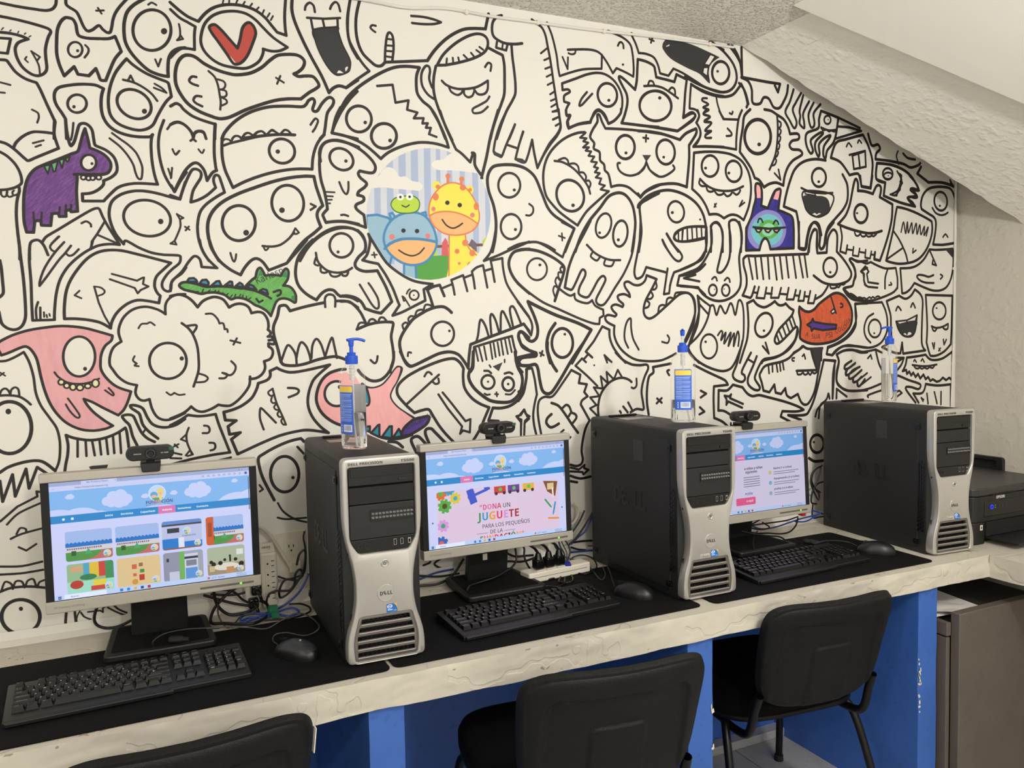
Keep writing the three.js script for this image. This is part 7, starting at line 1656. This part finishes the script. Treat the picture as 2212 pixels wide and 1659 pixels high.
// ---------- printer on the return of the counter ----------
{
  const o = thing('printer', 'black inkjet printer standing right of the rightmost tower', 'printer', [1.812, DESK, 0.522], 0);
  const W = 0.42, D = 0.34, H = 0.18, pl = roundPts([[0, 0], [W, 0], [W, -D], [0, -D]], [0.035, 0.03, 0.015, 0.015], 8);
  const ext = (p, h, y, b = 0.002) => slab(p, h, b).rotateX(Math.PI / 2).translate(0, y + h, 0);
  obj('lower_body', [ext(roundPts([[0, -0.02], [W, -0.02], [W, -D], [0, -D]], 0.03, 6), 0.07, 0.001, 0.003), ext(roundPts([[0, 0], [0.06, 0], [0.06, -D], [0, -D]], [0.03, 0.005, 0.01, 0.01], 6), 0.07, 0.001, 0.002)], M.black, o);
  obj('upper_body', ext(pl, 0.083, 0.071, 0.003), M.black, o);
  obj('scanner_lid', ext(roundPts([[0.003, -0.003], [W - 0.003, -0.003], [W - 0.003, -D + 0.003], [0.003, -D + 0.003]], [0.035, 0.03, 0.015, 0.015], 8), 0.025, 0.155, 0.003), M.lid, o);
  obj('panel_front', rb(W - 0.07, 0.05, 0.006, 0.002, W / 2 + 0.02, 0.112, -0.001), M.blackGloss, o);
  const ps = obj('power_button', new THREE.TorusGeometry(0.0062, 0.0014, 8, 28).translate(0.088, 0.118, 0.003), M.ledBlue, o); ps.userData.label = 'glowing blue ring button';
  obj('status_light', [bx(0.005, 0.0025, 0.001, 0.106, 0.122, 0.0026), bx(0.005, 0.0025, 0.001, 0.106, 0.115, 0.0026)], std2('pl', { color: 0x203a10, emissive: 0x88d040, emissiveIntensity: 0.5 }), o);
  for (const x of [0.124, 0.14, 0.156]) obj('panel_button', cylZ(0.0035, 0.0035, 0.001, x, 0.119, 0.0026, 16), M.mouse, o);
  obj('lettering', txt('EPSON', 0.0095, 0.0006).translate(0.112, 0.142, 0.0006), std2('ep', { color: 0xc9c9c9, roughness: 0.4 }), o);
  obj('lid_grip', bx(0.12, 0.003, 0.006, 0.15, 0.156, -0.002), M.hole, o);
  obj('output_slot', bx(W - 0.085, 0.045, 0.03, W / 2 + 0.02, 0.048, -0.012), M.hole, o);
  obj('output_tray', rb(W - 0.1, 0.006, 0.17, 0.002, W / 2 + 0.02, 0.02, 0.02), M.black, o);
  const st = obj('small_sticker', bx(0.0115, 0.0165, 0.0008, 0.042, 0.055, 0.0004), M.white, o); obj('sticker_mark', bx(0.005, 0.009, 0.0006, 0.042, 0.055, 0.0009), M.letter, st);
  const sup = roundPts([[0, 0], [0.19, 0], [0.19, 0.07], [0, 0.07]], [0.002, 0.002, 0.014, 0.014], 6), hole = roundPts([[0.02, 0.006], [0.165, 0.006], [0.165, 0.055], [0.02, 0.055]], 0.006, 4);
  obj('paper_support', [slab(sup, 0.016, 0.003, [hole]).rotateY(-Math.PI / 2).translate(W + 0.03, 0.152, -0.385), bx(0.004, 0.055, 0.16, W + 0.028, 0.182, -0.29)], M.black, o);
  obj('support_arm', bx(0.03, 0.02, 0.18, W + 0.012, 0.15, -0.29), M.black, o);
}

// ---------- metal cabinet under the return, with papers on it ----------
{
  const o = thing('metal_cabinet', 'grey metal cabinet standing right of the blue pier below the counter', 'cabinet', [1.566, 0, 0.02]);
  const W = 0.46, D = 0.62, H = 0.605;
  obj('carcass', [bx(0.018, H - 0.03, D - 0.06, 0.009, (H - 0.03) / 2, (D - 0.06) / 2), bx(W, 0.018, D - 0.03, W / 2, H - 0.05, (D - 0.03) / 2), bx(W, 0.02, D - 0.03, W / 2, 0.012, (D - 0.03) / 2), bx(0.018, H - 0.03, D - 0.03, W - 0.009, (H - 0.03) / 2, (D - 0.03) / 2)], M.cabinet, o);
  obj('edge_channel', [rb(0.016, H - 0.075, 0.07, 0.002, 0.006, (H - 0.075) / 2, D - 0.055), rb(0.018, 0.04, 0.074, 0.002, 0.006, H - 0.05, D - 0.055)], M.cabinet, o);
  obj('front_panel', rb(W - 0.012, H, 0.03, 0.003, W / 2 + 0.014, H / 2, D - 0.009), M.cabinet, o);
  const tx = dataTex(256, (u, v) => { const k = 0.75 + 0.5 * fb(u * 0.25, v, 32, 3, nA); return [52 * k, 48 * k, 44 * k]; }, true, 2);
  const b = obj('dark_board', planar(rb(0.4, 0.012, 0.45, 0.002, 0, 0, 0)), std({ map: tx, roughness: 0.6 })); b.position.set(1.62 + 0.22, 0.572, 0.02 + 0.32); tag(b, 'dark wood grain board lying on the metal cabinet', 'board');
  const sheet = (w, d, amp, seed) => { const g = new THREE.PlaneGeometry(w, d, 24, 24).rotateX(-Math.PI / 2), p = g.attributes.position; for (let i = 0; i < p.count; i++) p.setY(i, (fb(p.getX(i) + seed, p.getZ(i), 9, 3, nA)) * amp + 0.001); g.computeVertexNormals(); return g; };
  const s1 = obj('paper_sheet', sheet(0.2, 0.4, 0.006, 1), M.paper); s1.position.set(1.69, 0.579, 0.4); s1.rotation.y = -0.12; tag(s1, 'white paper sheet lying flat on the metal cabinet', 'paper');
  const s2 = obj('plastic_sleeve', sheet(0.11, 0.14, 0.026, 2), std({ color: 0xe2ddd6, roughness: 0.3, side: THREE.DoubleSide })); s2.position.set(1.632, 0.584, 0.545); s2.rotation.y = 0.3; tag(s2, 'crumpled pale plastic sleeve at the cabinet corner', 'sleeve');
}

// ---------- visitor chairs ----------
const chairBack = (() => {
  const hwT = 0.214, hwB = 0.194, H = 0.315;
  const outline = (th) => { const c = Math.cos(th), s = Math.sin(th), e = 0.36; let x = Math.sign(c) * Math.pow(Math.abs(c), e), y = Math.sign(s) * Math.pow(Math.abs(s), s < 0 ? 0.55 : e); const hw = hwT * (0.5 + y / 2) + hwB * (0.5 - y / 2); return [x * hw, (y * H) / 2]; };
  const bend = (x, y) => 0.012 - 0.034 * Math.pow(x / 0.21, 2) + 0.02 * Math.pow((y + 0.16) / 0.32, 2);
  const rr = (x, y, x0, x1, y0, y1, r) => { const dx = Math.max(x0 + r - x, x - (x1 - r), 0), dy = Math.max(y0 + r - y, y - (y1 - r), 0); return r - Math.hypot(dx, dy) + Math.min(0, 0); };     // >0 inside
  const sm = (a, b, v) => { const t = Math.max(0, Math.min(1, (v - a) / (b - a))); return t * t * (3 - 2 * t); };
  const relief = (x, y) => { const inn = rr(x, y, -0.158, 0.158, -0.3, 0.1, 0.03), tong = rr(x, y, -0.062, 0.062, -0.3, 0.026, 0.018); return -0.008 * sm(-0.004, 0.003, inn) + 0.005 * sm(-0.003, 0.003, tong); };
  const surf = (front) => {
    const R = 44, A = 176, pos = [], idx = [];
    for (let i = 0; i <= R; i++) for (let j = 0; j < A; j++) {
      const r = i / R, [ox, oy] = outline((j / A) * 2 * Math.PI), x = ox * r, y = oy * r, edge = Math.sqrt(Math.max(0, 1 - Math.pow(r, 14)));
      const z = front ? -0.006 - 0.026 * Math.sqrt(Math.max(0, 1 - Math.pow(r, 6))) : 0.026 * edge - 0.006 + relief(x, y) * edge;
      const g = front ? 0.985 : 1; pos.push(x * g, y * g, bend(x, y) + z);
    }
    for (let i = 0; i < R; i++) for (let j = 0; j < A; j++) { const a = i * A + j, b = i * A + ((j + 1) % A); front ? idx.push(a, b, a + A, b, b + A, a + A) : idx.push(a, a + A, b, b, a + A, b + A); }
    const g = new THREE.BufferGeometry(); g.setAttribute('position', new THREE.Float32BufferAttribute(pos, 3)); g.setIndex(idx); g.computeVertexNormals(); return planar(g);
  };
  return { shell: surf(false), pad: surf(true) };
})();
function chair(label, x, top, z, turn, o2 = {}) {
  const o = thing('visitor_chair', label, 'chair', [x, 0, z], turn, 'black visitor chairs pulled up to the counter');
  const tilt = 0.2, m = new THREE.Matrix4().makeRotationX(tilt).setPosition(0, top - 0.158, -0.03);
  obj('back_shell', chairBack.shell.clone().applyMatrix4(m), M.plastic, o);
  obj('back_pad', chairBack.pad.clone().applyMatrix4(m), M.fabric, o);
  const sy = top - 0.36;
  const ring = (k, y, dz = 0) => oval(0.235 * k, 0.215 * k, y, 48, 0.5).map(([a, b, c]) => [a, b, c - 0.33 + dz]);
  obj('seat_pad', planar(loft([ring(0.96, sy - 0.008), ring(1, sy + 0.004), ring(1, sy + 0.03), ring(0.97, sy + 0.045), ring(0.85, sy + 0.053), ring(0.4, sy + 0.05)])), M.fabric, o);
  obj('seat_shell', loft([ring(0.9, sy - 0.026), ring(0.985, sy - 0.016), ring(0.99, sy + 0.004)]), M.plastic, o);
  for (const s of [-1, 1]) {
    obj('back_bracket', tube([[s * 0.188, top - 0.27, -0.06], [s * 0.19, top - 0.31, -0.075], [s * 0.192, sy - 0.03, -0.105], [s * 0.19, sy - 0.045, -0.16], [s * 0.185, sy - 0.04, -0.3]], 0.0115, 40, 10), M.tubeBlack, o);
    obj('front_leg', tube([[s * 0.2, sy - 0.03, -0.46], [s * 0.215, sy - 0.06, -0.485], [s * 0.24, 0.012, -0.53]], 0.0115, 24, 10), M.tubeBlack, o);
    obj('rear_leg', tube([[s * 0.2, sy - 0.03, -0.2], [s * 0.215, sy - 0.06, -0.17], [s * 0.25, 0.012, -0.06]], 0.0115, 24, 10), M.tubeBlack, o);
    for (const zz of [-0.53, -0.06]) obj('foot_cap', cyl(0.014, 0.015, 0.02, s * (zz < -0.3 ? 0.24 : 0.25), 0.0105, zz, 16), M.black, o);
    obj('seat_rail', tube([[s * 0.2, sy - 0.032, -0.46], [s * 0.198, sy - 0.034, -0.33], [s * 0.2, sy - 0.032, -0.2]], 0.0115, 12, 10), M.tubeBlack, o);
  }
  obj('cross_rail', [tube([[-0.2, sy - 0.034, -0.44], [0.2, sy - 0.034, -0.44]], 0.01, 6, 8), tube([[-0.2, sy - 0.034, -0.22], [0.2, sy - 0.034, -0.22]], 0.01, 6, 8)], M.tubeBlack, o);
  if (o2.tag) obj('cloth_tag', at(new THREE.BoxGeometry(0.002, 0.045, 0.012).rotateZ(-0.12), 0.213, top - 0.09, -0.04), M.yellow, o);
}
chair('black visitor chair in front of the left keyboard, mostly below the frame', -0.523, 0.812, 0.80, 0.055, { tag: true });
chair('black visitor chair in front of the middle keyboard between blue piers', 0.275, 0.802, 0.855, -0.13);
chair('black visitor chair in front of the right keyboard, tucked under counter', 1.05, 0.762, 0.678, -0.09);

// ---------- sockets, strips, plugs ----------
{
  const o = thing('wall_outlet', 'white wall socket plate left of the first tower', 'outlet', [-0.222, DESK + 0.125, 0.0], 0);
  obj('cover_plate', rb(0.088, 0.128, 0.006, 0.002, 0, 0, 0.0032), M.white, o);
  obj('socket_block', rb(0.04, 0.078, 0.003, 0.001, 0.004, 0, 0.007), M.white, o);
  const holes = (y) => [bx(0.0022, 0.008, 0.001, -0.002, y + 0.006, 0.0087), bx(0.0022, 0.007, 0.001, 0.010, y + 0.006, 0.0087), cylZ(0.0024, 0.0024, 0.001, 0.004, y - 0.006, 0.0087, 12)];
  obj('socket_holes', holes(0.019), M.hole, o); obj('lower_plug', rb(0.03, 0.03, 0.024, 0.004, 0.01, -0.028, 0.02), M.whiteCord, o);
}
{
  const o = thing('surge_strip', 'white vertical surge protector with four sockets on wall beside left monitor', 'power strip', [-0.281, DESK, 0.0], 0);
  obj('strip_body', [rb(0.042, 0.142, 0.034, 0.006, 0, 0.074, 0.018), rb(0.04, 0.024, 0.024, 0.003, -0.002, 0.156, 0.013)], M.white, o);
  for (let k = 0; k < 4; k++) { const y = 0.03 + k * 0.029; const s = obj('socket', rb(0.026, 0.0255, 0.002, 0.001, 0.002, y, 0.0352), M.white, o); obj('socket_holes', [bx(0.008, 0.0018, 0.001, 0.009, y + 0.0065, 0.0364), bx(0.007, 0.0018, 0.001, 0.009, y - 0.0062, 0.0364), cylZ(0.0024, 0.0024, 0.001, -0.004, y, 0.0364, 12)], M.hole, s); }
  decal('brand_print', 0.03, 0.013, (c, w, h) => { c.fillStyle = '#e4ddcc'; c.fillRect(0, 0, w, h); c.fillStyle = '#26221f'; c.font = `bold italic ${h * 0.55}px sans-serif`; c.fillText('ORIEN', w * 0.02, h * 0.55); c.font = `${h * 0.25}px sans-serif`; c.fillText('volts', w * 0.55, h * 0.85); }, o, -0.002, 0.157, 0.0255, { px: 6000 });
  obj('side_block', rb(0.04, 0.075, 0.04, 0.006, -0.043, 0.042, 0.021), M.white, o);
}
for (const [x, y, l] of [[-0.318, 0.058, 'upper black plug on white surge strip'], [-0.326, 0.024, 'lower black plug on white surge strip']]) {
  const o = thing('power_plug', l, 'plug', [x, DESK + y, 0.041], 0, 'black plugs in the surge strip'); obj('plug_body', [rb(0.026, 0.026, 0.022, 0.005, 0, 0, 0.011), cylZ(0.008, 0.011, 0.016, 0, 0, 0.026)], M.blackGloss, o); obj('strain_relief', tube([[0, 0, 0.034], [0.004, -0.006, 0.043], [0.008, -0.02, 0.045]], 0.0042, 12, 8), M.blackGloss, o);
}
{
  const o = thing('power_strip', 'white power strip lying on counter right of the middle monitor', 'power strip', [0.50, DESK + 0.0036, 0.168], 0.12);
  obj('strip_body', [rb(0.215, 0.03, 0.05, 0.005, 0, 0.0155, 0)], M.white, o); obj('seam', bx(0.19, 0.0012, 0.0006, 0, 0.016, 0.0251), M.silverDark, o);
  for (const x of [-0.06, -0.024, 0.012]) { const s = obj('socket', rb(0.03, 0.002, 0.03, 0.001, x, 0.0312, 0.002), M.white, o); }
}
[[0.44, 0.176, 'leftmost black plug in the white power strip'], [0.476, 0.171, 'middle black plug in the white power strip'], [0.512, 0.167, 'rightmost black plug in the white power strip']].forEach(([x, z, l], i) => {
  const o = thing('power_plug', l, 'plug', [x, DESK + 0.0362, z], 0.12, 'black plugs in the power strip'); obj('plug_body', [rb(0.028, 0.028, 0.028, 0.005, 0, 0.0145, 0), cyl(0.007, 0.012, 0.018, 0, 0.036, 0)], M.blackGloss, o); obj('strain_relief', tube([[0, 0.044, 0], [-0.003, 0.056, -0.012], [-0.006, 0.062, -0.035]], 0.0042, 12, 8), M.blackGloss, o);
});
{ const o = obj('cord_tag', [at(new THREE.BoxGeometry(0.05, 0.022, 0.0012).rotateZ(-0.5), 0.484, DESK + 0.082, 0.105)], M.white); tag(o, 'white folded paper tag hanging among plugs under middle monitor', 'tag'); }
{ const o = obj('cable_tie', [at(new THREE.CylinderGeometry(0.0125, 0.0125, 0.02, 20), 0.533, DESK + 0.031, 0.171), rb(0.018, 0.016, 0.006, 0.002, 0.533, DESK + 0.031, 0.184)], M.velcroB); tag(o, 'blue hook and loop tie around black cables', 'cable tie'); }
{ const o = obj('cable_tie', [at(new THREE.CylinderGeometry(0.014, 0.014, 0.02, 20).rotateZ(1.45).scale(1, 0.8, 1), -0.287, DESK + 0.018, 0.112), at(new THREE.BoxGeometry(0.018, 0.002, 0.03).rotateX(0.5), -0.284, DESK + 0.012, 0.128)], M.velcroG); tag(o, 'green hook and loop tie around blue cable', 'cable tie'); }
{ const o = obj('network_plug', rb(0.016, 0.012, 0.024, 0.003, 1.511, DESK + 0.058, 0.1), M.red); tag(o, 'red cable connector under the right monitor corner', 'connector'); }

// ---------- cords and cables ----------
const CABLES = [
  ['power_cable', 'thick black power cable looping below the plug beside left monitor', 4, 'k', '-424 836 70, -421 806 70, -409 777 70, -385 758 70, -351 759 75, -329 764 70, -318 775 70'],
  ['power_cable', 'black power cable running into lower plug of wall surge strip', 3.5, 'k', '-446 813 50, -406 794 50, -377 781 50, -338 768 50'],
  ['video_cable', 'black cable looping on the desk under left monitor edge', 4, 'k', '-357 829 60, -387 813 63, -408 796 65, -426 775 68, -434 758 110, -409 758 126, -371 758 154, -341 758 163, -311 758 138, -293 758 86, -298 777 87, -314 790 90'],
  ['video_cable', 'black cable crossing wall behind left monitor stand', 3, 'k', '-422 819 40, -385 813 40, -369 804 40, -352 784 40, -337 773 40'],
  ['video_cable', 'thin black cable sagging along wall beside upper plug', 3, 'k', '-428 808 35, -385 799 35, -355 798 35, -335 802 35'],
  ['network_cable', 'black cable rising beside outlet along leftmost tower', 2.5, 'k', '-262 834 50, -237 823 50, -212 826 50, -195 832 50, -189 869 50, -189 902 50, -192 930 50, -189 945 50'],
  ['network_cable', 'black cable coiled in loops below wall outlet', 3, 'k', '-294 761 80, -297 783 80, -290 799 80, -274 805 80, -239 802 80, -226 815 80, -221 844 80, -210 853 80, -203 837 80, -218 826 80, -248 831 80, -264 805 80, -262 786 80, -248 790 80, -226 810 80, -200 854 80, -196 903 80, -209 894 80, -218 865 80'],
  ['network_cable', 'blue network cable coiled and tied beside leftmost tower', 3, 'b', '-184 833 60, -198 806 63, -221 780 67, -260 758 72, -305 757 97, -343 758 83, -366 758 111, -362 758 143, -337 758 133, -307 758 116, -282 758 120, -253 758 152, -232 758 144, -225 758 120, -237 763 107, -266 761 110, -309 757 129, -347 758 117, -364 758 132'],
  ['network_cable', 'thin grey cable draped over desk edge of left mat', 2, 'g', '-417 800 100, -417 773 100, -409 756 123, -400 756 160, -382 756 132, -360 761 100, -333 763 100'],
  ['network_cable', 'black cable loop lying by foot of leftmost tower', 2.5, 'k', '-244 772 100, -213 767 100, -195 757 100, -199 757 139, -218 757 156, -256 757 169, -284 757 160, -313 757 152'],
  ['usb_cable', 'thin grey cord of the left mouse curling over black mat', 1.8, 'g', '-310 756 333, -316 758 300, -312 768 300, -288 770 300, -242 756 303, -215 761 300, -208 770 300, -221 790 300, -245 808 300, -268 811 300, -296 800 300, -329 787 300, -368 796 300, -404 804 300, -459 810 300'],
  ['usb_cable', 'black keyboard cord looping on base of left monitor', 2.6, 'k', '-427 790 250, -506 799 250, -549 795 250, -569 781 250, -566 764 250, -548 757 262, -534 757 286, -517 757 318'],
  ['extension_cord', 'white power cord slanting across the wall outlet', 4.5, 'w', '-311 975 60, -298 967 53, -286 955 47, -269 931 40, -249 893 33, -228 853 27, -217 832 20'],
  ['power_cable', 'black cable loop hanging left of left monitor neck', 3.6, 'k', '-681 827 40, -690 810 40, -694 788 40, -689 775 40, -674 765 40, -655 762 40, -635 765 40, -612 774 40'],
  ['power_cable', 'black cable looping in front of white power strip', 3, 'k', '415 847 120, 421 835 125, 418 814 130, 427 787 135, 445 761 140, 450 758 176, 465 758 197, 495 758 184, 520 759 160'],
  ['video_cable', 'black keyboard cord curling over base of middle monitor', 3, 'k', '383 859 140, 382 836 150, 378 814 160, 359 800 170, 329 792 180, 299 786 190, 241 781 200, 213 779 210, 203 770 220, 211 758 238, 217 758 286'],
  ['video_cable', 'black cable along wall left of three black plugs', 3.5, 'k', '383 818 60, 398 808 60, 423 796 60, 450 794 60, 482 792 60'],
  ['video_cable', 'black cable feeding leftmost plug of white strip', 3.5, 'k', '386 784 50, 415 780 50, 442 775 50, 469 776 50, 491 781 50'],
  ['cable_bundle', 'black cable strand left in blue tied bundle', 2.6, 'k', '513 856 130, 516 831 138, 530 809 145, 534 787 152, 537 776 160, 525 763 167, 493 757 205, 477 757 231, 486 757 248'],
  ['cable_bundle', 'black cable strand centre in blue tied bundle', 2.6, 'k', '529 854 130, 532 830 139, 541 808 147, 538 788 156, 536 777 164, 530 758 173, 488 757 249, 505 757 246'],
  ['cable_bundle', 'black cable strand right in blue tied bundle', 2.6, 'k', '544 854 130, 558 833 138, 561 811 145, 549 789 152, 541 775 160, 545 760 167, 523 757 228, 503 757 249, 482 757 231'],
  ['cable_bundle', 'thin grey strand in blue tied bundle', 2, 'g', '539 852 125, 543 831 138, 546 811 152, 536 777 165'],
  ['network_cable', 'black cable loop right of the blue cable tie', 2.4, 'k', '570 774 120, 581 787 125, 602 792 130, 623 789 135, 643 777 140, 651 761 145, 615 757 187, 579 757 201, 566 757 185'],
  ['network_cable', 'thin grey cable looping before middle tower foot', 2, 'g', '530 804 120, 575 784 129, 607 773 137, 624 760 146, 613 756 190, 592 756 270, 629 756 230, 650 763 180'],
  ['usb_cable', 'thin black cord of the middle mouse by second tower', 1.8, 'k', '613 826 160, 630 829 189, 634 820 217, 627 802 246, 610 796 274, 601 784 303, 590 773 331, 580 762 360'],
  ['usb_cable', 'thin black cord behind middle keyboard on mat', 2, 'k', '382 756 260, 399 756 258, 429 758 250, 456 756 263, 487 758 250'],
  ['network_cable', 'black cable slanting down wall beside middle monitor', 3, 'k', '679 900 30, 659 866 30, 635 838 30'],
  ['network_cable', 'black cable slanting by left rear of second tower', 3, 'k', '697 896 50, 679 873 50, 659 848 50, 629 817 50, 608 803 50'],
  ['network_cable', 'blue cable slanting by left rear of second tower', 3, 'b', '700 880 40, 674 837 40, 650 822 40, 629 808 40, 623 802 40'],
  ['extension_cord', 'white cord arching on wall right of middle monitor', 3.5, 'w', '630 861 30, 645 871 30, 654 887 30, 654 913 30, 640 926 30'],
  ['network_cable', 'black cable running level behind second tower foot', 3.5, 'k', '628 804 30, 669 804 30, 709 801 30'],
  ['network_cable', 'short black cable above blue cable behind tower', 3, 'k', '628 790 30, 653 780 30, 681 774 30'],
  ['network_cable', 'blue cable lying level behind middle power strip', 3.2, 'b', '617 780 50, 648 779 50, 696 776 50'],
  ['network_cable', 'short blue cable left of middle monitor neck', 3, 'b', '127 768 50, 176 780 50, 230 783 50'],
  ['power_cable', 'black cable sweeping left of middle monitor stand', 3.5, 'k', '118 758 76, 172 758 83, 225 771 60, 258 812 60'],
  ['power_cable', 'black cable level behind middle monitor neck', 3.2, 'k', '123 779 50, 184 768 50, 247 768 50'],
  ['network_cable', 'black cable upper of tangle under right monitor', 2.6, 'k', '1264 803 80, 1295 790 80, 1351 788 80, 1402 787 80, 1460 787 80, 1512 794 80'],
  ['network_cable', 'black cable loop in tangle under right monitor', 2.6, 'k', '1333 814 100, 1302 803 100, 1277 791 100, 1327 775 100, 1364 778 100, 1333 799 100'],
  ['network_cable', 'blue cable under right monitor by tangled cables', 2.8, 'b', '1295 790 80, 1345 771 80, 1415 770 80, 1473 778 80, 1525 785 80, 1606 791 80'],
  ['network_cable', 'black cable curving on bare desk under right monitor', 2.8, 'k', '1512 789 80, 1487 770 96, 1439 757 116, 1389 759 128, 1311 774 144, 1237 785 160'],
  ['usb_cable', 'black keyboard cord on base of right monitor', 2.6, 'k', '1120 825 240, 1177 807 240, 1236 795 240, 1277 787 240, 1301 773 240, 1311 757 248, 1287 757 285'],
  ['usb_cable', 'thin black cord dropping behind right keyboard', 2, 'k', '1204 811 220, 1172 798 240, 1151 785 260, 1139 764 280, 1123 758 300'],
  ['usb_cable', 'thin grey cord of the right mouse on mat', 1.8, 'g', '1348 778 300, 1363 768 300, 1406 770 300, 1468 763 300, 1503 756 314, 1487 756 362'],
  ['cable_coil', 'black coiled power cable left of rightmost tower', 3, 'k', '1637 964 70, 1598 947 70, 1586 916 70, 1598 888 70, 1622 858 70, 1619 840 70, 1598 870 70, 1583 907 70, 1592 943 70, 1628 958 70, 1616 913 70, 1589 870 70, 1586 834 70, 1610 827 70'],
  ['cable_coil', 'black cable tail beside coiled cable at rightmost tower', 3, 'k', '1661 899 50, 1636 894 50, 1621 882 50, 1648 861 50'],
  ['network_cable', 'short blue cable between right monitor and rightmost tower', 2.6, 'b', '1566 798 60, 1596 802 60, 1626 794 60, 1651 784 60'],
  ['network_cable', 'blue cable lying before rightmost tower rear', 2.6, 'b', '1499 778 80, 1546 773 80, 1582 782 80, 1624 798 80'],
  ['power_cable', 'black cable dropping behind right monitor corner', 2.6, 'k', '1612 828 50, 1612 773 50, 1643 772 50, 1667 771 50'],
];
for (const [name, label, r, col, pts] of CABLES) {
  const P = pts.split(', ').map((s) => s.split(' ').map((v) => v / 1000));
  const m = obj(name, tube(P, r / 1000, Math.max(24, P.length * 9), 8), M.cable[col]); tag(m, label, 'cable');
}
{ // ferrite beads on two keyboard cords
  for (const [x, y, z, rx, ry, l] of [[-0.5215, DESK + 0.0315, 0.256, 0.1, -0.45, 'black ferrite bead on the left keyboard cord'], [1.372, DESK + 0.017, 0.272, 0.1, -0.8, 'black ferrite bead on the right keyboard cord']]) {
    const g = new THREE.CapsuleGeometry(0.0085, 0.02, 8, 16).rotateZ(Math.PI / 2); const m = obj('ferrite_bead', [g, at(new THREE.CylinderGeometry(0.0045, 0.006, 0.014, 14).rotateZ(-Math.PI / 2), 0.022, 0, 0)], M.black); m.position.set(x, y, z); m.rotation.y = ry; tag(m, l, 'bead');
  }
}
{ // wire clipped along the top of the mural and down the corner
  const P = [[-1.2, 2.36, 0.006], [0.029, 2.369, 0.006], [0.153, 2.366, 0.006], [0.263, 2.381, 0.006], [0.406, 2.379, 0.006], [0.511, 2.381, 0.006], [0.766, 2.387, 0.006], [0.954, 2.395, 0.006], [1.137, 2.4, 0.006], [1.3, 2.404, 0.006]];
  const o = thing('ceiling_wire', 'white wire clipped along the ceiling line above the mural', 'wire'); obj('wire', tube(P, 0.0042, 90, 8), M.wall, o);
  for (const [x, y] of [[0.33, 2.38], [0.56, 2.383], [0.79, 2.388], [1.2, 2.401]]) obj('wire_clip', rb(0.009, 0.014, 0.01, 0.002, x, y, 0.006), M.white, o);
  const c = thing('corner_wire', 'white wire clipped vertically beside the right end of the mural', 'wire'); obj('wire', tube([[SIDE - 0.016, 2.05, 0.006], [SIDE - 0.017, 1.7, 0.006], [SIDE - 0.02, 1.4, 0.007], [SIDE - 0.026, 1.12, 0.006], [SIDE - 0.026, 0.8, 0.006]], 0.0045, 50, 8), M.wall, c);
  for (const y of [1.68, 1.3]) obj('wire_clip', rb(0.012, 0.012, 0.011, 0.002, SIDE - 0.018, y, 0.006), M.white, c);
}
renderer.render(scene, camera);
